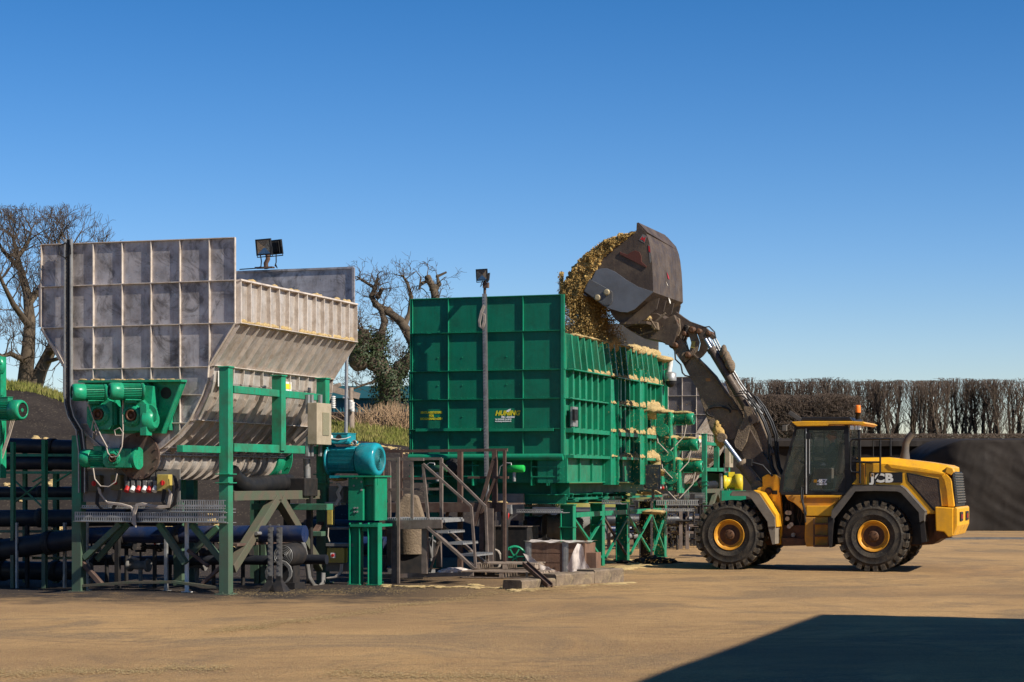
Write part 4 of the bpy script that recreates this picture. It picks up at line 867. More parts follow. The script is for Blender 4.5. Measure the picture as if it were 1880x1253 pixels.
    for x in (-.35, uL+.4): g.ibeam((x, .1, zbb-.14), (x, LEN-.2, zbb-.14), .2, .26, .02)
    for y in (.4, 2.1, 3.8, 5.4): g.ibeam((uL+.2, y, zbb-.36), (-.1, y, zbb-.36), .2, .22, .018)
    g.box(uL+.3, -.05, .5, .52, zbb-.32, zbb-.0); obj('chassis', g, m_gpanel, e)
    for i in range(3):
        y = S((1043, 1097, 1143)[i], 900, -.15).y; g = MB(); z = zbb-.06; g.box(-.42, .06, y-.14, y+.14, z-.30, z-.27); g.box(-.42, .06, y-.14, y+.14, z-.36, z-.33); g.bolts((-.18, y, z-.33), (0, 0, 1), .14, 6, .03, .08); g.cyl((-.35, y-.1, z-.2), (.0, y-.1, z-.2), .03); obj('load_cell_mount', g, m_gpanel, e)
    # lettering
    g = MB(); x = P(908, 760).x; f = .44
    text_mb(g, 'HUNING', .145, P(909, 763, -.004), (1, 0, 0), (0, 0, 1), .006, .002, .28, 1.0); obj('lettering', g, m_ytext, e)
    g = MB(); text_mb(g, 'Maschinenbau', .062, P(920, 767.5, -.004), (1, 0, 0), (0, 0, 1), .003, .002, .2, .9); text_mb(g, 'Tel. 05422/6080  Fax 608-20', .042, P(909, 771.5, -.004), (1, 0, 0), (0, 0, 1), .002, .002, .1, .78); text_mb(g, 'www.huning-maschinenbau.de', .042, P(909, 775, -.004), (1, 0, 0), (0, 0, 1), .002, .002, .1, .74)
    lf = [P(931, 756, -.004)+V((a, 0, b)) for a, b in ((-.02, -.0), (.0, .03), (.05, .055), (.095, .06), (.08, .03), (.05, .0), (.01, -.012))]; g.prism(lf, (0, -.003, 0)); obj('lettering', g, m_wtext, e)
    g = MB()
    for s_, y in (('EINTRAGSSYSTEME', 760), ('FÜR', 766), ('BIOGASANLAGEN', 771.5)): text_mb(g, s_, .066, P(792, y-.5, -.004), (1, 0, 0), (0, 0, 1), .003, .002, 0, 1.0 if s_[0] != 'E' else .92, 'CENTER')
    obj('lettering', g, m_ytext, e)
    # ---- drives on the far right corner
    for (px, py) in ((1222, 765), (1230, 812), (1238, 852)):
        c = G.y(px, py+18, 5.2); gb = MB(); gb.box(c.x-.17, c.x+.12, c.y-.25, c.y+.2, c.z-.42, c.z+.30); gb.box(c.x+.13, c.x+.2, c.y-.28, c.y+.22, c.z-.48, c.z+.34); gb.cyl((c.x, c.y-.26, c.z-.1), (c.x, c.y-.34, c.z-.1), .16); o = obj('gear_unit', gb, m_gmotor, e, bev=.015)
        motor('drive_motor', e, (c.x+.2, c.y, c.z+.17), (1, 0, 0), .15, .52)
        sl = MB(); sl.blob((c.x+.0, c.y-.05, c.z+.34), .25, .22, .07, px, 3, .3); sl.blob((c.x+.4, c.y, c.z+.33), .28, .1, .04, px+1, 3, .3); obj('silage_dust', sl, m_sil, o)
        h = MB(); h.tube([(c.x+.55, c.y-.1, c.z+.05), (c.x+.5, c.y-.15, c.z-.25), (c.x+.2, c.y-.3, c.z-.6)], .015, 6); h.tube([(c.x-.2, c.y-.2, c.z), (c.x-.1, c.y-.35, c.z-.4), (c.x+.15, c.y-.35, c.z-.65)], .015, 6); obj('power_cable', h, m_cable, o)
    g = MB(); c = G.y(1199, 880, 4.6); g.box(c.x-.15, c.x+.15, c.y-.15, c.y+.15, c.z-.25, c.z+.35); g.beam(c+V((0, 0, -.25)), c+V((.0, 0, -.5)), .06, .06); obj('discharge_box', g, m_gbox, e)
    return e, uL, LEN, ztop, zs, zr, zb, zbb
gh, GuL, GLEN, Gztop, Gzs, Gzr, Gzb, Gzbb = build_green()
def green_stand():
    e = empty('support_frame', G, 'row of green I beam legs with crossed braces under the green hopper', 'steel frame')
    P = lambda x, y, c=-.15: G.x(x, y, c)
    legs = []
    for px in (1043, 1097, 1143, 1186, 1212):
        y = P(px, 1000).y; zt = Gzbb-.50; g = MB(); g.ibeam((-.15, y, .02), (-.15, y, zt), .22, .30, .016, (0, 1, 0) if False else (1, 0, 0)); g.box(-.32, .02, y-.13, y+.13, 0, .022); g.box(-.32, .02, y-.13, y+.13, zt, zt+.02); g.box(-.32, .02, y-.13, y+.13, zt-.5, zt-.485); obj('leg', g, m_green if px != 1186 else m_dark, e); legs.append(y)
    for y in (legs[0]+.1, legs[1]+1.2, legs[3]): g = MB(); g.ibeam((GuL+.3, y, .0), (GuL+.3, y, Gzbb-.5), .2, .24, .016); obj('leg', g, m_gpanel, e)
    z = P(1060, 945).z
    for a, b in zip(legs, legs[1:]):
        g = MB(); g.beam((-.02, a+.12, z), (-.02, b-.12, z), .06, .11); obj('rail', g, m_green, e)
        g = MB(); g.beam((-.03, a+.1, z-.1), (-.03, b-.1, .2), .05, .05); obj('brace', g, m_green if a != legs[1] else m_rust, e); g = MB(); g.beam((.02, b-.1, z-.1), (.02, a+.1, .2), .05, .05); obj('brace', g, m_green, e)
    zt = Gzbb-.38
    g = MB(); g.beam((-.15, legs[0], zt+.02), (-.15, legs[-1], zt+.02), .12, .05); obj('rail', g, m_gpanel, e)
    return e, legs
gst, Glegs = green_stand()
def ledge_silage():
    rs = random.Random(31); g = MB(); y1 = G.x(1100, 700).y
    for z, w_, y0 in ((Gzr[1], .17, 1.5), (Gzr[2], .13, 3.2), (Gzr[3], .15, 3.2), (Gzb, .16, 3.4)):
        y = y0
        while y < GLEN-.1:
            f = (y-y0)/(GLEN-y0); h = .07+.14*f*rs.uniform(.4, 1.3); L_ = .30
            g.blob((.07, y, z), .11+.02*f, L_*.43, h, y*9+z, 4, .35, 4, floor=z); y += L_
            for q in range(60):
                a_ = rs.uniform(0, 6.28); c_ = V((.05+rs.uniform(-.05, .1), y-L_/2+rs.gauss(0, L_*.35), z+rs.random()**1.5*h*.9)); r_ = rs.uniform(.008, .022); g.add([c_+V((rs.gauss(0, 1), rs.gauss(0, 1), rs.gauss(0, 1))).normalized()*r_ for _ in range(3)], [[0, 1, 2]])
    # big overhanging cones
    for (px, py, x, r, h) in ((1200, 756, .25, .5, .3), (1215, 660, .15, .35, .14), (1215, 862, .45, .5, .28), (1209, 845, .2, .3, .15), (1200, 940, .4, .35, .1), (1190, 905, .4, .3, .1)):
        c = G.x(px, py, x); g.blob(c, .3, r, h*.6, px, 3, .3, 1.6)
    # rim of the side wall
    y = .8
    while y < GLEN: h = rs.uniform(.015, .05)+(.16 if 3.5 < y < 4.3 else .08 if y > 5.5 else 0); g.blob((-.03, y, Gzs), .14, .2, h, y, 3, .35, 2); y += .22
    tag(obj('silage', g, m_sil), 'pale yellow silage heaped on the ledges and rim along the side of the green hopper', 'silage', kind='stuff')
    # silage inside
    g = MB(); nx, ny = 20, 44
    for i in range(nx+1):
        for j in range(ny+1):
            x = GuL+.1+(abs(GuL)-.15)*i/nx; y = .1+(GLEN-.2)*j/ny; z = Gzs-.75+.6*math.exp(-((x+.9)**2/.8+(y-3.7)**2/2.2))+.08*mnoise.fractal(V((x*2, y*2, 0)), 1, 2, 4); g.v.append((x, y, z))
    for i in range(nx):
        for j in range(ny): q = i*(ny+1)+j; g.f.append([q, q+ny+1, q+ny+2, q+1]); g.m.append(0); g.s.append(True)
    o = obj('silage', g, m_silb); tag(o, 'brown silage filling the inside of the green hopper', 'silage', kind='stuff'); o.location = G.o; o.rotation_euler.z = -G.a
bpy.data.objects
ledge_silage()
o_ = bpy.data.objects['silage']; o_.location = G.o; o_.rotation_euler.z = -G.a
def mast_light():
    e = empty('light_mast', G, 'grey channel mast with a pair of floodlights in front of the green hopper', 'light mast'); P = lambda x, y, c=-.42: G.y(x, y, c)
    b = P(893, 876); e.location = G.world(V((b.x, b.y, 0))); o = V((b.x, b.y, 0))
    g = MB(); a = P(889.5, 540)-o; c = P(893.5, 876)-o; g.chan(c, a, .085, .075, .01, (0, 1, 0)); g.beam((0, .05, 0), c+V((0, .05, 0)), .06, .06)
    k = 0
    while k < 60: t = k/60; q = c.lerp(a, t); g.beam(q+V((-.02, -.045, 0)), q+V((.02, -.045, 0)), .004, .02, (0, 1, 0)); k += 1
    obj('pole', g, m_galv, e); g = MB(); g.cyl(P(890, 545)-o, P(890, 516)-o, .032); g.box(*[v_ for v_ in (lambda q: (q.x-.07, q.x+.05, q.y-.05, q.y+.05, q.z-.06, q.z+.06))(P(893, 524)-o)]); obj('pole_top', g, m_rust, e)
    floodlight(e, P(884, 505, -.5)-o, (-.2, -.95, -.1), .29, .26); floodlight(e, P(896, 509, -.2)-o, (.75, .6, -.1), .24, .16)
    g = MB()
    for k in range(4): g.tube([P(x+k*1.1, y+k)-o+V((0, -.06, 0)) for x, y in ((889, 560), (884, 572), (880, 590), (881, 600), (886, 603), (889, 590), (889, 575))], .009, 6)
    g.tube([P(x, y)-o for x, y in ((888, 520), (882, 527), (886, 516))], .012, 6); obj('cable_coil', g, m_cable, e)
mast_light()
def cctv():
    e = empty('security_camera', G, 'white dome camera on a bracket at the far corner of the green hopper', 'camera'); Yc = GLEN-.1; P = lambda x, y: G.y(x, y, Yc); o = P(1209, 690); e.location = G.world(o)
    g = MB(); g.beam(P(1209, 661)-o, P(1232, 660)-o, .04, .05); g.beam(P(1209, 680)-o, P(1228, 678)-o, .04, .03); g.tube([P(1231, 661)-o, P(1230, 672)-o, P(1228, 684)-o], .07, 10); obj('bracket', g, m_white, e)
    c = P(1231, 690)-o; g = MB(); g.lathe(c, (0, 0, -1), [(-.1, .06), (-.06, .15), (.12, .155), (.14, .15)], 22); obj('housing', g, m_galv, e); g = MB(); g.lathe(c+V((0, 0, -.14)), (0, 0, -1), [(0, .13), (.06, .128), (.12, .10), (.16, .05), (.17, .005)], 20); obj('dome', g, m_black, e)
cctv()
# ---------------------------------------------------------------- third hopper, far behind
def third():
    T = copy_tree(hop); S_ = copy_tree(stand); k = .93; Y = 74
    post = at(1293, 0, Y)
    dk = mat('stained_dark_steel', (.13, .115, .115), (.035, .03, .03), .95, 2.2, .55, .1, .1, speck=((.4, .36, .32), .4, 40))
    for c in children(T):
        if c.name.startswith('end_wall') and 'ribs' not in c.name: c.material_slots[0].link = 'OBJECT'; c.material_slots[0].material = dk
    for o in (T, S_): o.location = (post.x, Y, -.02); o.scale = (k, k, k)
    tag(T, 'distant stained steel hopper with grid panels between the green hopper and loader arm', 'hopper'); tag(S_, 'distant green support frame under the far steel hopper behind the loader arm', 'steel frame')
third()
# ================================================================ wheel loader
def build_loader():
    e = empty('wheel_loader', J, 'yellow wheel loader with muddy raised arms tipping a full bucket into the green hopper', 'wheel loader')
    P = lambda x, y, c=0.: J.y(x, y, c)
    Wd = 2.75
    def plate(name, pts, c, th, m_, par=e, bev=0, **k):
        g = MB(); g.prism([P(x, y, c) for x, y in pts], (0, th, 0)); return obj(name, g, m_, par, bev=bev, **k)
    # ---- wheels
    def wheel(c, far):
        r = .79; w_ = .62; o = bpy.data.objects.new('wheel', None); COL.objects.link(o); o.parent = e; o.location = (c.x, c.y, c.z)
        if far: o.rotation_euler.z = math.pi
        a = (0, 1, 0); t = MB()
        t.lathe((0, 0, 0), a, [(.10, .33), (.035, .345), (.012, .40), (.0, .47), (-.004, .475), (-.004, .485), (.0, .49), (-.006, .56), (.002, .60), (-.002, .605), (-.002, .625), (.004, .63), (.02, .675), (.055, .715), (.09, .735), (.31, .745), (w_-.09, .735), (w_-.055, .715), (w_-.02, .675), (w_, .6), (w_, .47), (w_-.012, .40), (w_-.1, .33)], 72, cap=False)
        tw = obj('tyre', t, m_tyre, o); g = MB(); n = 25
        for k in range(n):
            for sd_ in (0, 1):
                an = 2*math.pi*(k+(.5 if sd_ else 0))/n; da = 2*math.pi/n; sk = da*.35; y0, y1 = (.012, .34) if not sd_ else (w_-.012, w_-.34)
                pts = []
                for (yy, aa, r0) in ((y0, an, 0), (y1, an+sk, 0)):
                    for (f, rr) in ((-.29, r-.0), (.29, r-.0)): pts.append((yy, aa+f*da, rr))
                v8 = []
                for (yy, aa, rr) in pts: v8.append((math.cos(aa)*rr, yy, math.sin(aa)*rr))
                for (yy, aa, rr) in pts: v8.append((math.cos(aa)*(rr-.075), yy, math.sin(aa)*(rr-.075)))
                g.add(v8, [[0, 1, 3, 2], [4, 6, 7, 5], [0, 4, 5, 1], [2, 3, 7, 6], [0, 2, 6, 4], [1, 5, 7, 3]], False)
                # shoulder block
                v8 = []; ys_ = (.0, .05) if not sd_ else (w_, w_-.05)
                for (yy, r1, r2) in ((ys_[0]+(.012 if not sd_ else -.012), .655, .735), (ys_[1], .66, .788)):
                    for f in (-.3, .3):
                        for rr in (r1, r2): v8.append((math.cos(an+f*da)*rr, yy, math.sin(an+f*da)*rr))
                g.add(v8, [[0, 1, 3, 2], [4, 6, 7, 5], [0, 4, 5, 1], [2, 3, 7, 6], [1, 5, 7, 3], [0, 2, 6, 4]], False)
        obj('tread', g, m_tread, o, bev=0)
        g = MB(); g.lathe((0, 0, 0), a, [(.10, .32), (.015, .335), (.01, .345), (.022, .352), (.03, .345), (.03, .33), (.045, .30), (.10, .285), (.13, .262), (.11, .25), (.12, .235), (.19, .23)], 56, cap=False); rm = obj('rim', g, m_rim, o)
        g = MB(); g.lathe((0, 0, 0), a, [(.12, .24), (.16, .23), (.17, .14), (.06, .12), (.04, .10), (.04, .02)], 40); g.bolts((0, .155, 0), (0, -1, 0), .195, 16, .018, .035); g.bolts((0, .05, 0), (0, -1, 0), .09, 6, .012, .02); obj('hub', g, m_hub, o)
        g = MB(); g.lathe((0, 0, 0), a, [(w_-.1, .33), (w_-.2, .3), (w_-.2, .05)], 30); obj('rim_back', g, m_hub, o)
        return o
    cr = P(1603, 986); cf = P(1338, 982.5); cr.z = .785; cf.z = .785
    near = [cr, cf]
    for c in near:
        wheel(c, False)
    for c in near: wheel(V((c.x, c.y+Wd, c.z)), True)
    for c in near:
        g = MB(); g.cyl((c.x, .5, c.z), (c.x, Wd-.5, c.z), .17, None, 14); g.blob((c.x, Wd/2, c.z), .3, .35, .28, 3, 2, .05); obj('axle', g, m_dark, e)
    # ---- hood
    y1, y2 = .42, Wd-.42
    side = [(1572, 850), (1640, 853), (1700, 862), (1737, 870), (1747, 884), (1749, 902), (1753, 930), (1717, 930), (1716, 944), (1697, 945), (1653, 892), (1563, 890), (1572, 880)]
    top = [(1572, 841), (1633, 840), (1700, 848), (1738, 854), (1747, 858)]; crease = [(1572, 850), (1640, 853), (1700, 862), (1735, 869), (1745, 873)]
    g = MB(); sp = [P(x, y, y1) for x, y in side]; g.prism(sp, (0, y2-y1, 0)); 
    A = [P(x, y, y1) for x, y in crease]; B_ = [P(x, y, y1+.16) for x, y in top]; Cc = [V((q.x, y2-.16, q.z)) for q in B_]; D = [V((q.x, y2, q.z)) for q in A]; m = len(A); vs = A+B_+Cc+D; fs = []
    for r_ in range(3):
        for i in range(m-1): fs.append([r_*m+i, r_*m+i+1, (r_+1)*m+i+1, (r_+1)*m+i])
    fs += [[0, m, 2*m, 3*m], [m-1, 2*m-1, 3*m-1, 4*m-1]]; g.add(vs, fs, False)
    hood = obj('hood', g, m_yel, e, bev=.018)
    # raised rear corner of the hood and side recess frame
    plate('hood_corner', [(1735, 868), (1746, 873), (1751, 866), (1749, 860), (1738, 857)], y1-.01, .3, m_yel, hood, .015)
    plate('hood_corner', [(1728, 874), (1738, 871), (1746, 880), (1749, 902), (1752, 931), (1740, 931), (1737, 900), (1733, 882)], y1-.028, .03, m_yel, hood, .012)
    plate('hood_rib', [(1628, 852), (1640, 853), (1736, 869), (1733, 873), (1656, 863), (1636, 860)], y1-.02, .03, m_yel, hood, .01)
    w_o = [(1664, 868), (1721, 879), (1724, 882), (1729, 929), (1717, 939), (1712, 937), (1666, 883)]; plate('side_window_frame', w_o, y1-.012, .03, m_black, hood, .006)
    w_i = [(1667, 871), (1720, 881), (1725, 928), (1716, 935), (1669, 883)]; g = MB(); g.prism([P(x, y, y1-.018) for x, y in w_i], (0, .004, 0)); obj('side_grille', g, mat('mesh_grille', (.05, .035, .028), (.11, .075, .05), .8, 4, .6, 0, .6, speck=((.3, .2, .12), .4, 80)), hood)
    plate('panel_seam', [(1588, 852), (1589.2, 852), (1589.2, 889), (1588, 889)], y1-.003, .004, m_dark, hood); plate('hood_panel', [(1574, 853), (1587, 853), (1587, 889), (1574, 889)], y1-.012, .012, m_yeld, hood, .004)
    g = MB(); g.prism([P(x, y, y1+.05) for x, y in [(1747, 867), (1750, 866), (1754, 902), (1756, 931), (1751, 931)]], (0, y2-y1-.1, 0)); rg = obj('rear_grille', g, m_black, e, bev=.012)
    g = MB()
    for k in range(12): q = P(1750.3+k*.5, 870+k*4.8, y1+.04); g.box(q.x-.03, q.x+.03, y1+.12, y2-.12, q.z-.015, q.z+.012)
    obj('louvre', g, m_fend, rg)
    # logo plate
    pl = plate('logo_plate', [(1596, 867.5), (1657, 867.5), (1657, 886.5), (1596, 886.5)], y1-.016, .014, m_black, e)
    g = MB(); text_mb(g, 'JCB', .262, P(1598.6, 885.2, y1-.02), (1, 0, 0), (0, 0, 1), .013, .002, 0, 1.17, space=1.08); obj('lettering', g, m_cream, pl)
    g = MB(); q = P(1598.5, 876, y1-.02); g.box(q.x, q.x+.075, q.y-.002, q.y+.001, q.z, q.z+.08); obj('emblem', g, m_yel, pl); g = MB(); g.box(q.x+.02, q.x+.055, q.y-.004, q.y-.0025, q.z+.022, q.z+.058); g.box(q.x+.03, q.x+.045, q.y-.0055, q.y-.0045, q.z+.033, q.z+.047); obj('emblem_mark', g, m_black, pl)
    # ---- counterweight
    g = MB(); g.prism([P(x, y, .12) for x, y in [(1716.5, 931), (1750, 933), (1750, 984), (1741, 987), (1733, 977), (1718, 975)]], (0, Wd-.24, 0)); cw = obj('counterweight', g, m_yel, e, bev=.02)
    g = MB(); g.prism([P(x, y, .14) for x, y in [(1750, 934), (1754, 931), (1758, 933), (1758, 966), (1754, 975), (1750, 985)]], (0, Wd-.28, 0)); obj('rear_bumper', g, m_yel, cw, bev=.02)
    for ya_ in (.55, 1.75):
        g = MB(); q = P(1758, 941, .14); q2 = P(1758, 958, .14); g.box(q.x-.01, q.x+.03, ya_, ya_+.5, q2.z, q.z); obj('tail_light', g, m_black, cw, bev=.01); g = MB(); g.box(q.x+.03, q.x+.04, ya_+.08, ya_+.24, q2.z+.05, q.z-.05); obj('lamp_lens', g, m_red, cw)
    plate('underframe', [(1690, 945), (1718, 945), (1718, 976), (1736, 985), (1712, 1000), (1660, 1003), (1650, 985), (1560, 985), (1560, 903), (1600, 892), (1655, 893)], .75, Wd-1.5, m_hub, e)
    plate('tow_plate', [(1716, 972), (1732, 972), (1738, 985), (1745, 988), (1722, 990), (1714, 984)], .5, .5, m_hub, e)
    # ---- rear fender
    outer = [(1526, 950), (1527, 937), (1561, 896), (1568, 891), (1608, 890), (1652.6, 891.7), (1661.6, 898), (1697.5, 939), (1696.6, 955.5)]; inner = [(1688.5, 959), (1686.7, 941), (1655, 906), (1647, 902.5), (1608, 901.6), (1570, 902.5), (1531, 953)]
    def fender(outer, inner, c, th, m_):
        g = MB(); o = [P(x, y, c) for x, y in outer]; i_ = [P(x, y, c) for x, y in inner][::-1]; n = max(len(o), len(i_))
        g.prism(o+i_[::-1], (0, .05, 0)); 
        for a, b in zip(o, o[1:]): dn = V((0, 0, -.03)); g.prism([a, b, b+dn, a+dn], (0, th, 0))
        return obj('fender', g, m_, e, bev=.006)
    fender(outer, inner, -.03, .62, m_fend)
    go = [V((q.x, Wd-.6, q.z)) for q in (P(x, y, -.03) for x, y in outer)]; g = MB()
    for a, b in zip(go, go[1:]): g.prism([a, b, b+V((0, 0, -.04)), a+V((0, 0, -.04))], (0, .62, 0))
    obj('fender', g, m_fend, e)
    plate('mud_flap', [(1520, 951), (1527, 948), (1530, 956), (1527, 1004), (1523, 1006), (1521, 985)], .0, .5, m_dark, e); plate('mud_flap', [(1689, 958), (1697, 957), (1701, 995), (1692, 997)], .1, .5, m_dark, e)
    plate('wheel_arch', [(1528, 953), (1570, 902), (1650, 902), (1690, 945), (1692, 1000), (1528, 1000)], .62, .05, m_black, e)
    # ---- cab
    cy1, cy2 = .52, 2.12; fr = MB()
    def post(a, b, w_, c=cy1): fr.beam(P(*a, c), P(*b, c), w_, .07, (0, 1, 0))
    for c in (cy1, cy2):
        post((1462, 784), (1438, 872), .05, c); post((1438, 872), (1434, 905), .09, c); post((1480, 786), (1480, 908), .075, c); post((1554, 784), (1556, 862), .11, c); post((1556, 862), (1562, 905), .16, c); post((1462, 785), (1556, 785), .07, c); post((1434, 906), (1562, 906), .07, c); post((1577, 783), (1577, 870), .05, c)
    for (x, y) in ((1462, 784), (1554, 784)): a = P(x, y, cy1); fr.beam(a, V((a.x, cy2, a.z)), .07, .07)
    cab = obj('cab_frame', fr, m_black, e, bev=.006)
    g = MB(); dh = [P(1480, 787, cy1-.045), P(1480, 907, cy1-.045)]; g.tube(dh, .018, 8); g.tube([P(1486, 797, cy1-.05), P(1486, 870, cy1-.05)], .012, 6); obj('grab_rail', g, m_galv, cab)
    plate('windscreen', [(1462, 786), (1478, 786), (1478, 905), (1437, 905), (1439, 872)], cy1+.01, .012, m_glass, cab)
    dr = plate('door_glass', [(1483, 788), (1549, 788), (1551, 862), (1543, 905), (1483, 907)], cy1+.0, .012, m_glass, cab)
    plate('door_frame', [(1482, 787), (1551, 787), (1551, 790), (1485, 790), (1485, 904), (1545, 904), (1544, 907.5), (1482, 907.5)], cy1-.012, .02, m_black, cab)
    plate('rear_quarter_glass', [(1563, 787), (1575, 787), (1575, 842), (1563, 862)], cy1+.02, .012, m_glass, cab); plate('dark_panel', [(1563, 838), (1580, 846), (1580, 890), (1566, 890), (1552, 905), (1538, 906), (1540, 893), (1552, 875)], cy1-.02, .06, m_black, cab)
    for c in (cy2-.02,): plate('far_glass', [(1462, 786), (1549, 786), (1549, 905), (1437, 905), (1439, 872)], c, .012, m_glass, cab)
    a = P(1462, 785, cy1); b = P(1439, 872, cy1); c_ = P(1434, 905, cy1); g = MB(); g.add([a, b, V((b.x, cy2, b.z)), V((a.x, cy2, a.z))], [[0, 1, 2, 3]]); g.add([b, c_, V((c_.x, cy2, c_.z)), V((b.x, cy2, b.z))], [[0, 1, 2, 3]]); obj('front_glass', g, m_glass, cab)
    for pts in ([(1492, 794), (1536, 794), (1536, 796), (1494, 796), (1494, 846), (1536, 846), (1536, 848), (1492, 848)], [(1534, 794), (1536.5, 794), (1536.5, 848), (1534, 848)], [(1512, 794), (1514, 794), (1514, 848), (1512, 848)]): plate('far_window_frame', pts, cy2-.08, .04, m_black, cab)
    # roof
    rf = MB(); rp = [(1453, 775), (1472, 773.5), (1560, 773.5), (1584, 774.5), (1590, 778), (1583, 781.5), (1568, 779.5), (1522, 780), (1519, 782.5), (1463, 783.2), (1458, 779.5)]; rf.prism([P(x, y, cy1-.1) for x, y in rp], (0, cy2-cy1+.2, 0)); roof = obj('roof', rf, m_yel, e, bev=.015)
    plate('roof_top', [(1472, 767), (1476, 766), (1560, 766), (1565, 773), (1470, 773)], cy1+.0, cy2-cy1, m_black, roof, .015)
    g = MB(); q = P(1575, 758, cy1+.25); g.lathe(q, (0, 0, 1), [(-.16, .055), (-.02, .055), (-.02, .075), (0, .075)], 16); bb = obj('beacon_base', g, m_black, roof); bb = roof; g = MB(); g.lathe(q, (0, 0, 1), [(0, .066), (.14, .064), (.17, .05), (.172, .01)], 18); obj('beacon', g, m_org, bb)
    g = MB(); g.beam(P(1449, 757, cy2), P(1471, 772, cy2), .09, .05, (0, 1, 0)); obj('front_visor', g, m_fend, roof)
    for (x0, x1) in ((1560.5, 1567.5), (1570, 1574.5), (1575.3, 1580)): plate('work_lamp', [(x0, 781.5), (x1, 781.5), (x1, 789.5), (x0, 789.5)], cy1-.06, .09, m_lampw, roof, .006)
    g = MB(); g.tube([P(1456, 778, cy1-.02), P(1448, 780, cy1-.05), P(1443, 783, cy1-.08)], .015, 6); g.box(*(lambda q: (q.x-.05, q.x+.05, q.y-.08, q.y+.02, q.z-.10, q.z+.04))(P(1441, 784, cy1-.1))); obj('mirror', g, m_fend, roof, bev=.01)
    g = MB(); g.box(*(lambda q: (q.x-.05, q.x+.045, q.y-.14, q.y-.10, q.z-.07, q.z+.06))(P(1486, 801, cy1))); g.tube([P(1481, 800, cy1-.04), P(1486, 800, cy1-.12)], .012, 6); obj('mirror', g, m_black, cab, bev=.01)
    # interior: floor, seat, console
    g = MB(); f0 = P(1440, 902, cy1+.1); f1 = P(1556, 907, cy1+.1); g.box(f0.x, f1.x, cy1+.05, cy2-.05, f1.z-.02, f1.z+.08); obj('floor', g, m_black, cab)
    s_ = P(1523, 862, 1.3); g = MB(); g.box(s_.x-.28, s_.x+.22, 1.05, 1.58, s_.z-.16, s_.z); g.beam((s_.x+.2, 1.31, s_.z-.1), (s_.x+.33, 1.31, s_.z+.62), .5, .13, (1, 0, 0)); g.beam((s_.x+.33, 1.31, s_.z+.66), (s_.x+.36, 1.31, s_.z+.85), .26, .1, (1, 0, 0)); g.box(s_.x-.15, s_.x+.1, 1.15, 1.5, s_.z-.45, s_.z-.15); obj('seat', g, m_black, cab, bev=.03)
    g = MB(); k = P(1470, 880, 1.3); g.beam(k+V((-.1, 0, -.3)), k+V((.12, 0, .28)), .12, .12, (0, 1, 0)); g.lathe(k+V((.14, 0, .32)), (.45, 0, .9), [(0, .19), (.02, .2), (.035, .19), (.02, .18), (0, .19)], 24, cap=False); g.beam(k+V((.14, -.18, .33)), k+V((.14, .18, .33)), .03, .03); obj('steering_wheel', g, m_black, cab)
    g = MB(); q = P(1504, 858, cy1+.2); g.box(q.x-.1, q.x+.3, q.y, q.y+.22, q.z-.35, q.z-.02); obj('console', g, m_fend, cab, bev=.02)
    # model mark on the door
    q = P(1494, 886.5, cy1-.02); g = MB(); g.box(q.x, q.x+.075, q.y, q.y+.003, q.z, q.z+.07); mk = obj('door_mark', g, m_yel, cab)
    g = MB(); text_mb(g, '457', .105, P(1500.8, 886.3, cy1-.02), (1, 0, 0), (0, 0, 1), .006, .002, 0, 1.35); text_mb(g, 'STAGE', .052, P(1499.5, 890.8, cy1-.02), (1, 0, 0), (0, 0, 1), .003, .002, 0, 1.0); q = P(1513.5, 890.8, cy1-.02); g.box(q.x, q.x+.055, q.y-.002, q.y+.002, q.z, q.z+.045); obj('lettering', g, m_wtext, cab)
    # ---- yellow body under the cab, steps
    bd = plate('cab_base', [(1441, 909.5), (1545, 909.5), (1530, 932), (1527, 960), (1480, 960), (1479, 950), (1470, 935), (1458, 924), (1446, 918)], .42, Wd-.84, m_yeld, e, .012)
    plate('cab_base_step', [(1480, 929), (1531, 929), (1528, 948), (1480, 948)], .30, .14, m_yel, bd, .015); plate('cab_base_step', [(1480, 910), (1544, 910), (1541, 914), (1480, 914)], .38, .05, m_yel, bd, .006)
    plate('tank', [(1478, 950), (1527, 950), (1525, 1003), (1480, 1004), (1477, 990)], .30, .9, m_yeld, e, .02)
    st = MB()
    for (x0, x1, y) in ((1494, 1521, 962), (1494, 1521, 984), (1494, 1521, 1003)): a = P(x0, y, .1); b = P(x1, y, .1); st.box(a.x, b.x, .08, .3, a.z-.02, a.z+.02)
    for x in (1494.5, 1521): st.beam(P(x, 952, .12), P(x, 1004, .12), .03, .05)
    obj('steps', st, m_hub, e); g = MB(); g.tube([P(1471, 895, .36), P(1471, 915, .3), P(1476, 935, .28), P(1479, 960, .28)], .018, 8); g.tube([P(1474, 900, .36), P(1474, 922, .3), P(1480, 945, .28)], .018, 8); obj('grab_rail', g, m_black, e)
    plate('articulation_frame', [(1434, 965), (1478, 965), (1478, 1002), (1437, 1002), (1434, 990)], .7, 1.2, m_hub, e); plate('articulation_frame', [(1432, 905), (1470, 920), (1480, 960), (1478, 968), (1432, 968)], 1.0, .8, m_dark, e)
    g = MB(); rs = random.Random(12)
    for k in range(14): x = rs.uniform(1440, 1472); g.tube([P(x, rs.uniform(915, 930), .85), P(x+rs.uniform(-6, 6), 950, .7), P(x+rs.uniform(-9, 9), rs.uniform(975, 990), .85)], .018, 6)
    obj('hydraulic_hose', g, m_dark, e); g = MB()
    for k in range(7): q = P(rs.uniform(1445, 1470), rs.uniform(925, 985), .68); g.lathe(q, (0, -1, 0), [(0, .05), (.06, .05)], 10); 
    obj('fitting', g, m_galv, e)
    plate('belly_plate', [(1434, 988), (1480, 990), (1478, 1002), (1438, 1003)], .5, .2, m_hub, e)
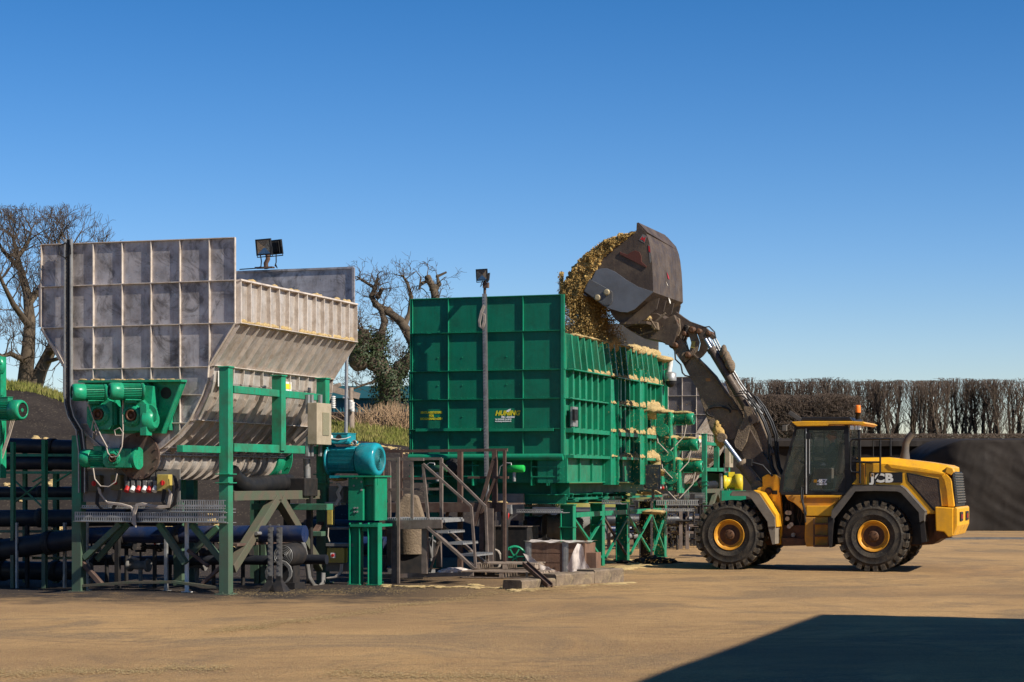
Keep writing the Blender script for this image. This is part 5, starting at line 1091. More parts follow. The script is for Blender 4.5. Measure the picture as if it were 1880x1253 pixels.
    # ---- front frame tower and fender
    tw = plate('front_tower', [(1399, 876), (1408, 871), (1424, 872), (1431, 878), (1432, 901), (1434, 925), (1437, 955), (1436, 972), (1434, 1000), (1425, 1000), (1420, 955), (1404, 925), (1388, 908), (1390, 897), (1400, 893)], .62, .16, m_yel, e, .015)
    plate('front_tower', [(1399, 876), (1408, 871), (1424, 872), (1431, 878), (1437, 955), (1434, 1000), (1425, 1000), (1388, 908), (1390, 897), (1400, 893)], Wd-.8, .16, m_yel, e, .015)
    plate('front_frame', [(1300, 960), (1350, 930), (1395, 930), (1436, 960), (1436, 1002), (1380, 1000), (1300, 990)], .85, Wd-1.7, m_hub, e)
    for (x, y) in ((1411, 902), (1410, 927)): q = P(x, y, .6); g = MB(); g.lathe(q, (0, -1, 0), [(0, .085), (.02, .08), (.03, .04)], 18); obj('pivot_pin', g, m_hub, tw)
    plate('dark_slot', [(1417, 901), (1427, 901), (1427, 908), (1417, 908)], .612, .01, m_black, tw)
    fo = [(1340, 908), (1345, 902), (1383, 902), (1393, 907), (1422, 950.5), (1423, 967)]; fi = [(1410, 967.6), (1409, 958), (1379, 915), (1370, 911), (1345, 911)]
    fender(fo, fi, -.02, .6, m_fendd); plate('fender_bracket', [(1383, 900), (1398, 905), (1425, 945), (1427, 968), (1420, 968), (1420, 950), (1392, 908)], .05, .5, m_yel, e, .01)
    g = MB(); fo2 = [V((P(x, y, -.02).x, Wd-.6, P(x, y, -.02).z)) for x, y in fo]
    for a, b in zip(fo2, fo2[1:]): g.prism([a, b, b+V((0, 0, -.04)), a+V((0, 0, -.04))], (0, .6, 0))
    obj('fender', g, m_fendd, e); plate('mud_flap', [(1410, 968), (1423, 968), (1423, 999), (1418, 1000)], .0, .5, m_fendd, e)
    # headlamp
    g = MB(); q = P(1376, 851, .5); g.box(q.x-.07, q.x+.07, q.y-.07, q.y+.07, q.z-.07, q.z+.1); g.tube([q+V((.05, 0, .02)), P(1400, 855, .55), P(1418, 875, .6)], .025, 8); obj('headlamp', g, m_black, e, bev=.01)
    # ---- handrails, exhaust
    g = MB(); c = .3; T = lambda *pp: g.tube([P(x, y, c) for x, y in pp], .022, 8)
    T((1563, 867), (1561, 862), (1561, 812), (1565, 807), (1636, 806)); T((1579, 807), (1579, 888)); T((1563, 867), (1579, 868)); T((1616, 806), (1616, 868), (1613, 874), (1606, 884), (1606, 892)); T((1580, 849), (1616, 849)); T((1565, 848), (1579, 848)); T((1635, 806), (1635, 838))
    g.tube([P(1583, 807, c+1.9), P(1640, 806, c+1.9)], .02, 6); g.tube([P(1603, 807, c+1.9), P(1603, 840, c+1.9)], .015, 6); obj('handrail', g, m_black, e)
    g = MB(); c = 1.5; pts = [P(x, y, c) for x, y in ((1661, 852), (1661, 840), (1662, 828), (1663, 815), (1667, 806), (1675, 796))]; g.tube(pts, .1, 16, rs=[.13, .115, .085, .08, .08, .075], cap=False); obj('exhaust_stack', g, m_fend, e)
    # ---- arms
    arm = [(1251, 663), (1262, 684), (1279, 713), (1296, 763), (1303, 787), (1312, 802), (1334, 809), (1348, 806), (1367, 778), (1363, 763), (1343, 732), (1315, 692), (1296, 672), (1281, 656), (1270, 646), (1256, 652)]
    low = [(1330, 806), (1350, 790), (1366, 776), (1376, 786), (1400, 830), (1420, 866), (1428, 884), (1414, 893), (1400, 884), (1372, 850)]
    ay = 1.05
    A1 = plate('lift_arm', arm, ay, .14, m_arm, e, .012); plate('arm_root', low, ay+.03, .12, m_bkt, A1, .01)
    A2 = plate('lift_arm', arm, 2.03-.14, .14, m_arm, e, .012); plate('arm_root', low, 2.03-.12, .1, m_bkt, A2, .01)
    g = MB(); q = P(1335, 770, ay); g.cyl((q.x, ay+.1, q.z), (q.x, 2.03-.1, q.z), .17, None, 18); q = P(1290, 690, ay); g.cyl((q.x, ay+.1, q.z), (q.x, 2.03-.1, q.z), .12, None, 16); obj('cross_tube', g, m_arm, e)
    # edge plates, patches and a painted over hose loop on the near arm
    g = MB(); ed = [P(x, y, ay-.01) for x, y in [(1274, 651), (1296, 672), (1315, 692), (1334, 723), (1343, 732), (1363, 763)]]
    for a, b in zip(ed, ed[1:]): g.beam(a, b, .03, .16, (0, 1, 0))
    obj('edge_flange', g, m_bkt, A1)
    g = MB(); g.tube([P(1313+22*math.cos(a)+6, 757+10*math.sin(a), ay-.04) for a in [2.0+k*.34 for k in range(14)]], .022, 8); g.tube([P(x, y, ay-.06) for x, y in ((1337, 742), (1345, 752), (1368, 755))], .012, 6); obj('hose_loop', g, m_dark, A1)
    q = P(1300, 698, ay-.004); g = MB(); g.box(q.x-.055, q.x+.055, q.y-.004, q.y, q.z-.03, q.z+.04); obj('sticker', g, mat('faded_orange', (.45, .2, .06), (.2, .12, .06), .6, 9, .6), A1)
    def cylr(a, b, cs, r, r2, c, m1, m2, name='hydraulic_cylinder'):
        A = P(*a, c); B2 = P(*b, c); M_ = A.lerp(B2, cs); g = MB(); g.cyl(M_, B2, r, None, 16); g.lathe(M_, B2-M_, [(-.02, r*1.12), (.07, r*1.12)], 16); g.lathe(B2+V((0, -r*1.2, 0)), (0, 1, 0), [(0, r*1.1), (2.4*r, r*1.1)], 16); g.lathe(A+V((0, -r*.8, 0)), (0, 1, 0), [(0, r*.85), (1.6*r, r*.85)], 16); o = obj(name, g, m1, e)
        k = MB(); k.cyl(A, M_, r2, None, 14); obj('piston_rod', k, m2, o); return o
    cylr((1326, 804), (1392, 893), .52, .125, .055, ay-.16, m_arm, m_chrome); cylr((1326, 804), (1392, 893), .52, .125, .055, 2.03+.06, m_arm, m_chrome)
    g = MB(); [g.blob(P(x, y, ay-.16)+V((0, rnd.uniform(-.08, .08), 0)), r, r*.8, r*1.6, x, 3, .4) for x, y, r in ((1320, 800, .12), (1316, 790, .1), (1316, 780, .06), (1322, 810, .1), (1360, 852, .05))]; obj('mud_clump', g, m_silb, A1)
    # tilt cylinders and steel pipes along the top of the arm
    cylr((1291, 617), (1384, 770), .16, .10, .045, 1.0, m_bkt, m_chrome); cylr((1297, 617), (1388, 765), .16, .10, .045, 1.6, m_bkt, m_chrome)
    g = MB(); 
    for k, dy in enumerate((0, .06, .5)): g.tube([P(x+k*4, y-k*1.5, 1.0+dy) for x, y in ((1306, 625), (1318, 648), (1330, 668), (1352, 706), (1376, 740), (1396, 762))], .018, 8)
    obj('steel_pipe', g, m_galv, A1)
    g = MB(); [g.blob(P(x, y, .95), .09, .1, .16, x, 2, .4) for x, y in ((1329, 646), (1333, 655), (1338, 664), (1343, 674))]; obj('mud_clump', g, m_arm, A1)
    g = MB()
    for dx, c in ((0, .9), (12, 1.2), (3, 1.3), (16, 1.5)):
        g.tube([P(x+dx, y, c) for x, y in ((1372, 728), (1388, 748), (1402, 775), (1411, 800), (1412, 835), (1416, 858), (1428, 880))], .028, 8)
    for dx in (0, 5, 9): g.tube([P(x+dx, y-dx, .8) for x, y in ((1348, 728), (1362, 727), (1378, 738), (1392, 765))], .016, 6)
    obj('hydraulic_hose', g, m_black, e)
    bl = [(1365, 747), (1378, 747), (1383, 763), (1378, 782), (1370, 812), (1360, 829), (1350, 822), (1347, 812), (1355, 789), (1366, 768)]
    plate('tilt_lever', bl, ay-.16, .09, m_arm, e, .01); plate('tilt_lever', bl, ay+.75, .09, m_arm, e, .01); plate('arm_box', [(1330, 700), (1350, 698), (1392, 766), (1418, 832), (1404, 852), (1365, 785), (1345, 740)], 1.25, .3, m_arm, e, .02); plate('tilt_link', [(1366, 770), (1372, 772), (1350, 800), (1344, 830), (1336, 826), (1338, 800)], ay+.12, .08, m_arm, e, .01)
    g = MB(); [g.blob(P(x, y, ay+.2), .1, .1, .1, x, 3, .4) for x, y in ((1356, 808), (1362, 818), (1366, 826), (1358, 798))]; obj('mud_clump', g, m_silb, A1)
    # head linkage
    ha = [(1241, 572), (1254, 582), (1266, 590), (1294, 600), (1314, 619), (1307, 624), (1297, 614), (1283, 607), (1262, 604), (1240, 590), (1232, 580)]
    hl = plate('quick_hitch', ha, ay+.02, .12, m_bkt, e, .01); plate('quick_hitch', ha, ay+.9, .12, m_bkt, e, .01)
    l1 = [(1262, 598), (1273, 603), (1279, 615), (1284, 629), (1281, 643), (1273, 653), (1258, 665), (1249, 658), (1252, 649), (1266, 643), (1269, 630), (1265, 617), (1260, 606)]
    plate('curved_lever', l1, ay-.05, .08, m_arm, hl, .01); plate('curved_lever', [(x+17, y+1) for x, y in l1], ay+.45, .08, m_bkt, hl, .01); plate('curved_lever', l1, ay+1.2, .08, m_arm, hl, .01)
    plate('hitch_plate', [(1219, 607), (1228, 590), (1235, 580), (1247, 585), (1249, 607), (1243, 622), (1228, 634), (1221, 633)], ay-.08, .1, m_arm, hl, .01); plate('hitch_plate', [(1219, 607), (1228, 590), (1235, 580), (1247, 585), (1249, 607), (1243, 622), (1228, 634), (1221, 633)], 2.03-.2, .1, m_arm, hl, .01)
    plate('arm_neck', [(1222, 628), (1236, 618), (1250, 622), (1262, 640), (1272, 656), (1258, 674), (1244, 655), (1234, 640)], ay, .16, m_arm, hl, .01); plate('arm_neck', [(1222, 628), (1236, 618), (1250, 622), (1262, 640), (1272, 656), (1258, 674), (1244, 655), (1234, 640)], 2.03-.3, .16, m_arm, hl, .01)
    for (x, y, r) in ((1240, 592, .075), (1239, 634, .07), (1270, 606, .08), (1262, 652, .075), (1256, 613, .06), (1283, 609, .07), (1300, 612, .06)): q = P(x, y, ay-.1); g = MB(); g.lathe(q, (0, -1, 0), [(-.4, r), (.03, r), (.03, r*.6), (.05, r*.6)], 16); obj('pivot_pin', g, m_hub, hl)
    q = P(1234, 611, ay-.1); g = MB(); g.beam(q+V((-.03, -.0, -.08)), q+V((.05, 0, .08)), .09, .012, (0, 1, 0)); obj('label_plate', g, m_gbox, hl); q = P(1272, 633, ay-.07); g = MB(); g.beam(q+V((-.01, 0, -.08)), q+V((.02, 0, .08)), .10, .01, (0, 1, 0)); obj('label_plate', g, m_isoy, hl)
    g = MB()
    for k in range(7): x = rnd.uniform(0, 8); g.tube([P(1246+x, 590+x*.5, ay+.1+k*.12), P(1256+x+k, 600+k, ay-.05+k*.1), P(1252+x, 625, ay+k*.1), P(1258+x, 645, ay+k*.1)], .014, 6)
    g.tube([P(x, y, ay-.05) for x, y in ((1288, 602), (1302, 600), (1312, 610), (1314, 622))], .016, 6); g.tube([P(x, y, ay-.08) for x, y in ((1239, 645), (1240, 660), (1250, 670), (1253, 685), (1258, 690), (1268, 692))], .02, 6); obj('hydraulic_hose', g, m_dark, hl)
    g = MB(); q = P(1250, 600, 1.3); g.cyl((q.x, ay, q.z), (q.x, 2.03, q.z), .12); q = P(1240, 634, 1.3); g.cyl((q.x, ay, q.z), (q.x, 2.03, q.z), .1); obj('cross_tube', g, m_bkt, hl)
    # ---- bucket
    by, bw = .0, 2.78
    prof = [(1073, 537), (1107.7, 561), (1122, 568), (1138, 573), (1152, 574), (1165, 568.5), (1184, 553), (1200, 537), (1199, 505), (1197.5, 480), (1195, 458), (1192, 443), (1186.7, 428.5), (1169.6, 409.6)]
    pp = [P(x, y, by) for x, y in prof]; cen = sum(pp, V())/len(pp); th = .045
    ins = [cen+(q-cen)*(1-th/max(.2, (q-cen).length)) for q in pp]; g = MB()
    for i in range(len(pp)-1): g.prism([pp[i], pp[i+1], ins[i+1], ins[i]], (0, bw, 0))
    bk = obj('bucket', g, m_bkt, e)
    sidep = [(1169, 425), (1129, 450), (1115, 464), (1072, 534)]
    for c, nm in ((by-.03, 'side_plate'), (by+bw, 'side_plate')): g = MB(); g.prism([V((P(x, y, by).x, c, P(x, y, by).z)) for x, y in prof+sidep[:3]], (0, .03, 0)); obj(nm, g, m_bkt, bk)
    plate('wear_plate', [(1072, 534), (1086, 514), (1094, 497), (1104, 493), (1115, 493), (1129, 499), (1150, 514), (1172, 527), (1200, 536), (1165, 568.5), (1152, 574), (1138, 573), (1122, 568), (1107, 561)], by-.045, .014, m_pol, bk, .004)
    plate('corner_plate', [(1072, 535), (1081, 514), (1083, 513), (1122, 534), (1124, 537), (1124, 554), (1120, 560), (1115, 561), (1108, 560)], by-.075, .028, mat('corner_plate', (.12, .12, .12), (.07, .06, .05), .6, 4, .5, .3), bk, .008)
    for (x, y) in ((1097, 547), (1114, 537)): q = P(x, y, by-.075); g = MB(); g.lathe(q, (0, -1, 0), [(0, .075), (.04, .07), (.04, .04)], 18); obj('eye_bolt', g, mat('straw_steel', (.4, .33, .2), (.2, .15, .09), .6, 9, .5, .3), bk)
    plate('grip_bar', [(1138, 462), (1141, 464), (1152, 468), (1158, 463), (1166, 460), (1174, 463), (1177, 470), (1178, 481), (1187, 489), (1186, 492), (1137, 467)], by-.06, .03, mat('rust_red', (.085, .028, .02), (.05, .03, .02), .6, 6, .7), bk, .006)
    for pts in ([(1173, 441), (1180, 430), (1188, 434), (1183, 447)], [(1190, 449), (1194, 452), (1196, 480), (1193, 484)]): plate('decal', pts, by-.035, .004, m_gbox, bk)
    plate('decal_mark', [(1175, 440), (1180, 434), (1181, 438), (1186, 434), (1184, 440), (1183, 445), (1180, 441)], by-.039, .003, m_red, bk); plate('decal_mark', [(1190, 451), (1193, 453), (1194, 464), (1191, 462)], by-.039, .003, m_red, bk)
    # cutting edge and top guard
    g = MB(); a = P(1060, 533, by); b = P(1076, 541, by); g.prism([a, b, b+V((.02, 0, -.05)), a+V((0, 0, -.03))], (0, bw, 0)); obj('cutting_edge', g, m_pol, bk)
    g = MB(); a = P(1169.6, 409.6, by); b = P(1187, 428, by)
    g.prism([a+V((0, 0, .0)), V((a.x, by+bw-.3, a.z)), V((b.x, by+bw, b.z-.1)), V((b.x, by, b.z))], (.03, 0, .01))
    obj('spill_guard', g, m_bkt, bk)
    # back: ribs, faded lettering marks
    for (f, z0, z1, m_) in ((.45, 490, 503, m_red), (.42, 508, 516, m_cream), (.5, 535, 548, m_cream)):
        q0 = P(1198.6, z0, by); q1 = P(1199.2, z1, by); g = MB(); y = by+bw*f; g.prism([q0+V((.006, y, 0)), q0+V((.006, y+.22, -.1)), q1+V((.006, y+.2, 0)), q1+V((.006, y+.1, .02))], (.006, 0, 0)); obj('back_marking', g, m_, bk)
    # hinge structure below the bucket
    g = MB()
    for c in (.35, 1.0, 1.75, 2.4): g.prism([V((P(x, y, by).x, c, P(x, y, by).z)) for x, y in [(1107, 561), (1122, 585), (1142, 598), (1158, 594), (1176, 585), (1198, 566), (1203, 545), (1184, 552), (1165, 568), (1150, 574), (1128, 571)]], (0, .06, 0))
    a = P(1150, 592, by); g.box(a.x-.25, a.x+.4, .3, 2.45, a.z-.02, a.z+.04); obj('hinge_frame', g, m_bkt, bk)
    g = MB(); g.prism([P(x, y, .9) for x, y in [(1120, 571), (1146, 600), (1156, 607), (1183, 622), (1209, 626), (1235, 638), (1247, 600), (1238, 578), (1222, 585), (1206, 575), (1180, 575)]], (0, 1.1, 0)); obj('tipping_frame', g, m_bkt, bk, bev=.02)
    plate('frame_strap', [(1150, 602), (1173, 614), (1200, 606), (1209, 600), (1209, 603), (1200, 609), (1173, 617)], .85, .04, m_arm, bk); plate('cylinder_pin', [(1195, 590), (1207, 592), (1209, 606), (1199, 607), (1193, 597)], .78, .12, m_arm, bk, .02)
    g = MB(); g.tube([P(x, y, .75) for x, y in ((1163, 570), (1180, 577), (1195, 588), (1204, 603))], .02, 8); g.beam(P(1205, 590, .6), P(1222, 575, .6), .04, .05, (0, 1, 0)); obj('hydraulic_pipe', g, m_arm, bk)
    g = MB(); [g.blob(P(rnd.uniform(1168, 1192), 585+rnd.uniform(-1, 3), .8), .08, .1, .05, k, 2, .4) for k in range(12)]; obj('mud_clump', g, m_sil, bk)
    return e
loader = build_loader()
# ---------------------------------------------------------------- the driver
def driver():
    s_ = J.y(1523, 862, 1.3); e = empty('person', J, 'driver in a dark jacket and green trousers sitting inside the yellow cab', 'person', off=(s_.x, 1.31, s_.z))
    me = bpy.data.meshes.new('body'); # x is backwards, z up
    pts = [(0, 0, .10), (.08, 0, .28), (.12, 0, .46), (.10, 0, .56), (.07, 0, .63),          # pelvis .. neck
           (.10, -.19, .52), (-.08, -.24, .30), (-.33, -.15, .34), (.10, .19, .52), (-.08, .24, .30), (-.33, .15, .34),
           (-.05, -.10, .08), (-.42, -.13, .12), (-.48, -.13, -.28), (-.60, -.13, -.34), (-.05, .10, .08), (-.42, .13, .12), (-.48, .13, -.28), (-.60, .13, -.34), (-.42, -.12, .36), (-.42, .12, .36)]
    ed = [(0, 1), (1, 2), (2, 3), (3, 4), (3, 5), (5, 6), (6, 7), (3, 8), (8, 9), (9, 10), (0, 11), (11, 12), (12, 13), (13, 14), (0, 15), (15, 16), (16, 17), (17, 18), (7, 19), (10, 20)]
    rr = [.15, .15, .16, .12, .06, .075, .055, .04, .075, .055, .04, .10, .075, .055, .05, .10, .075, .055, .05, .035, .035]
    me.from_pydata(pts, ed, []); me.materials.append(mat('dark_jacket', (.03, .035, .05), (.02, .02, .03), .5, 6, .9)); o = bpy.data.objects.new('body', me); COL.objects.link(o); o.parent = e
    sk = o.modifiers.new('skin', 'SKIN'); me.skin_vertices[0].data[0].use_root = True
    for v_, r in zip(me.skin_vertices[0].data, rr): v_.radius = (r, r)
    su = o.modifiers.new('sub', 'SUBSURF'); su.levels = 1; su.render_levels = 1
    skin = mat('skin', (.45, .24, .16), None, 0, 3, .5)
    g = MB(); g.blob((.05, 0, .76), .105, .085, .125, 1, 3, .02); g.blob((-.055, 0, .75), .025, .015, .022, 1, 2, .02); g.blob((.05, -.085, .75), .02, .012, .03, 1, 2, .02); g.blob((.05, .085, .75), .02, .012, .03, 1, 2, .02); g.cyl((.07, 0, .60), (.055, 0, .68), .055); obj('head', g, skin, e)
    g = MB(); g.blob((.07, 0, .81), .11, .093, .085, 1, 3, .04); obj('hair', g, m_hub, e)
    for sd_ in (-1, 1):
        g = MB(); g.blob((-.46, sd_*.12, .37), .05, .035, .03, 1, 2, .02)
        for k in range(4): g.tube([(-.49, sd_*.12-.03+.02*k, .385), (-.53, sd_*.12-.03+.02*k, .39), (-.545, sd_*.12-.03+.02*k, .365), (-.53, sd_*.12-.03+.02*k, .345)], .009, 6)
        g.tube([(-.45, sd_*.12-.035, .37), (-.48, sd_*.12-.05, .35), (-.51, sd_*.12-.04, .345)], .01, 6); obj('hand', g, skin, e)
driver()
# ---------------------------------------------------------------- silage in the air
def load():
    P = lambda x, y, c=0.: J.y(x, y, c)
    sec = [(1168, 427), (1150, 431), (1130, 437), (1110, 447), (1094, 458), (1078, 470), (1064, 484), (1052, 498), (1042, 514), (1036, 530), (1038, 550), (1046, 560), (1056, 552), (1070, 540), (1088, 506), (1112, 470), (1130, 452)]
    S_ = [P(x, y, .06) for x, y in sec]; g = MB(); ny = 46; fine = []
    for a, b in zip(S_, S_[1:]):
        m = max(1, int((b-a).length/.045)); fine += [a.lerp(b, k/m) for k in range(m)]
    fine.append(S_[-1]); n = len(fine); cen = sum(fine, V())/n
    for j in range(ny+1):
        y = .02+2.7*j/ny
        for i, q in enumerate(fine):
            d = (q-cen); d.y = 0; d.normalize(); k = 1-abs(2*j/ny-1)**6*.25; f = mnoise.fractal(V((q.x*2.1, y*2.1, q.z*2.1)), .8, 2.2, 5); f2 = mnoise.noise(V((q.x*9, y*9, q.z*9)))
            a = .13 if i < n*.62 else .03; p = cen+(q-cen)*k+d*(a*f+.035*f2*(1 if a > .05 else .3)); g.v.append((p.x, y+.03*f2, p.z))
    for j in range(ny):
        for i in range(n-1): q = j*n+i; g.f.append([q, q+1, q+n+1, q+n]); g.m.append(0); g.s.append(True)
    g.f.append(list(range(n))); g.m.append(0); g.s.append(False); g.f.append([ny*n+i for i in range(n)]); g.m.append(0); g.s.append(False)
    rs = random.Random(77)
    def bit(p, r):
        a = [V((rs.gauss(0, 1), rs.gauss(0, 1), rs.gauss(0, 1))).normalized()*r*rs.uniform(.5, 1.3) for _ in range(4)]; g.add([p+q for q in a], [[0, 1, 2], [0, 2, 3], [0, 3, 1], [1, 3, 2]], False)
    for k in range(26000):
        i = rs.randrange(n); q = fine[i]; t = rs.random()**.5; q = cen.lerp(q, t); bit(V((q.x, rs.uniform(-.07, .05)+.06*mnoise.noise(V((q.x*7, 0, q.z*7))), q.z)), rs.uniform(.010, .034))
    for k in range(260): q = cen.lerp(fine[rs.randrange(n)], rs.random()**.5); g.blob((q.x, rs.uniform(-.03, .05), q.z), *(rs.uniform(.02, .08) for _ in range(3)), k, 2, .55)
    # crust of lumps on the heap
    for k in range(120):
        t = rs.random()**.7; i = int(t*n*.6); y = rs.uniform(-.02, 2.6); q = fine[min(n-1, i)]; d = (q-cen).normalized(); g.blob((q.x+d.x*.05, y, q.z+d.z*.05), *(rs.uniform(.02, .06) for _ in range(3)), k, 2, .5)
    for k in range(26000):
        t = rs.random()**.8; i = min(n-2, int(t*n*.62)); y = rs.uniform(-.03, 2.7); q = fine[i]; d = (q-cen).normalized(); f = mnoise.fractal(V((q.x*2.1, y*2.1, q.z*2.1)), .8, 2.2, 5); bit(V((q.x+d.x*(.13*f+rs.uniform(-.01, .04)), y, q.z+d.z*(.13*f+rs.uniform(-.01, .05)))), rs.uniform(.010, .032))
    # falling curtain
    for k in range(620):
        y = rs.uniform(.0, 2.5); t = rs.random()**1.3; x = P(1036+rs.uniform(0, 22)+t*14, 540, .06).x; z = P(1040, 525+t*92, .06).z; g.blob((x, y, z), rs.uniform(.015, .045)*(1.2-t*.6), rs.uniform(.02, .05), rs.uniform(.03, .13)*(1.1-t*.6), k, 1, .5)
    for k in range(30000):
        y = rs.uniform(-.1, 2.7); t = rs.random(); x0 = 1034+rs.random()**1.4*(34+30*t); p = P(x0, 520+t*100, .06); bit(V((p.x, y, p.z)), rs.uniform(.009, .028))
    for k in range(2600):
        t = rs.random(); p = P(1034-abs(rs.gauss(0, 3.5)), 500+t*60, rs.uniform(0, 1.5)); bit(p, rs.uniform(.008, .03))
    for k in range(1500):
        p = P(rs.gauss(1095, 12), rs.uniform(560, 640), rs.uniform(0, 2.5)); bit(p, rs.uniform(.008, .026))
    for k in range(900):
        p = P(rs.gauss(1150, 40), rs.uniform(590, 700), rs.uniform(-.2, 2.2)); bit(p, rs.uniform(.006, .016))
    for k in range(3200):
        p = P(rs.gauss(1215, 38), rs.uniform(740, 1035), rs.uniform(-.3, 1.2)); bit(p, rs.uniform(.005, .014))
    o = obj('silage', g, m_silb); tag(o, 'golden brown silage tumbling out of the raised bucket and falling in front of the sky', 'silage', kind='stuff'); o.location = J.o; o.rotation_euler.z = -J.a
load()
# ================================================================ pipes, pumps and clutter around the hoppers
def thing_mb(name, g, m, label, cat, group=None, bev=0, fr=None, off=None):
    o = obj(name, g, m, None, bev=bev); tag(o, label, cat, group)
    if fr is not None: o.location = fr.o; o.rotation_euler.z = -fr.a
    return o
def pipes_left():
    rs = random.Random(2)
    rows = [(-120, 815, 150, 822, 14, 2.2, 'topmost long black pipe on the rack at the left edge'), (-120, 850, 140, 851, 13, 2.0, 'second black pipe down on the rack at the left edge'), (-120, 903, 330, 905, 11, 2.6, 'thin black pipe at mid height of the rack at the left edge'),
            (-120, 952, 330, 950, 16, 1.6, 'thick grey black pipe just above the sloping one on the left rack'), (-120, 1047, 160, 1049, 17, 1.6, 'lowest thick pipe near the ground on the left rack'), (-120, 1026, 145, 990, 19, .9, 'thick black pipe sloping up towards the stainless hopper at left'),
            (145, 984, 560, 980, 15, 1.3, 'dark blue pipe running under the stainless hopper behind its braces'), (150, 1030, 600, 1028, 9, 2.8, 'low thin pipe deep under the stainless hopper')]
    for i, (x0, y0, x1, y1, r, c, lb) in enumerate(rows):
        a = L.y(x0, y0, c); b = L.y(x1, y1, c); rad = r*(38/FPX); g = MB(); n = 8; g.tube([a.lerp(b, k/n)+V((0, 0, .01*rs.uniform(-1, 1))) for k in range(n+1)], rad, 18)
        e = empty('pipe', L, lb, 'pipe'); e.location = L.world(a); g.v = [tuple(V(q)-a) for q in g.v]; obj('pipe_run', g, m_bpipe if i == 6 else m_pipe, e)
        d = (b-a)
        for t in (.2, .45, .8):
            k = MB(); q = d*t; k.lathe(q, d, [(-.07, rad*1.1), (-.07, rad*1.14), (.07, rad*1.14), (.07, rad*1.1)], 20); obj('coupling', k, m_dark, e)
    e = empty('pipe_rack', L, 'dark green upright rack holding the black pipes at the left edge', 'pipe rack')
    for (px, y0, y1, c, w_, m_) in ((24, 812, 1070, .8, .07, m_gframe), (46, 830, 1060, 2.6, .07, m_gframe), (82, 808, 1060, .9, .08, m_gframe), (103, 870, 1060, 2.6, .09, m_gframe), (119, 960, 1060, 1.2, .05, m_galv), (31, 960, 1065, .7, .04, m_galv), (-12, 930, 1065, .7, .1, m_gbox), (50, 965, 1058, 1.0, .06, m_dark)):
        a = L.y(px, y0, c); g = MB(); g.ibeam((a.x, c, 0), (a.x, c, a.z), w_, w_*1.2, .012); obj('upright', g, m_, e)
    for (x0, x1, y, c) in ((-60, 140, 868, 1.9), (-60, 140, 916, 1.9), (-60, 140, 836, 1.9), (-40, 140, 976, 1.2), (60, 140, 1025, 1.2)): a = L.y(x0, y, c); b = L.y(x1, y, c); g = MB(); g.beam(a, b, .05, .05); obj('crossbar', g, m_gframe, e)
    for (a, b) in (((24, 880), (82, 935)), ((82, 880), (24, 925)), ((103, 885), (130, 868)), ((60, 885), (90, 868))): g = MB(); g.beam(L.y(*a, 1.0), L.y(*b, 1.0), .025, .04, (0, 1, 0)); obj('brace', g, m_gframe, e)
    # neighbouring machine cut by the frame edge
    e = empty('gear_motor', L, 'green gear motor on a mounting plate cut by the left edge of the picture', 'motor', off=L.y(3, 880, -.3)*1.0); o = L.y(3, 880, -.3); e.location = L.world(V((o.x, o.y, 0)))
    Q = lambda x, y, c=-.3: L.y(x, y, c)-V((o.x, o.y, 0)); g = MB(); g.box(-.3, .02, -.06, .12, Q(3, 878).z, Q(3, 655).z); obj('mounting_plate', g, m_gmotor, e); g = MB(); g.box(-.42, -.30, -.05, .09, 0, Q(3, 700).z); obj('upright', g, m_dark, e)
    g = MB(); g.lathe(Q(-6, 672), (0, -1, 0), [(0, .2), (.1, .2), (.12, .15)], 22); g.bolts(Q(-6, 672)+V((0, -.1, 0)), (0, -1, 0), .17, 10); obj('gear_unit', g, m_gmotor, e)
    motor('drive_motor', e, Q(-6, 754, -.55), (1, -.1, 0), .185, .60, box_up=(0, 0, 1), eye=True)
    g = MB(); [g.tube([Q(20+k*3, 772), Q(14+k*2, 800), Q(4+k*2, 830), Q(-4+k, 860)], .013, 6) for k in range(3)]; obj('power_cable', g, m_cable, e)
pipes_left()
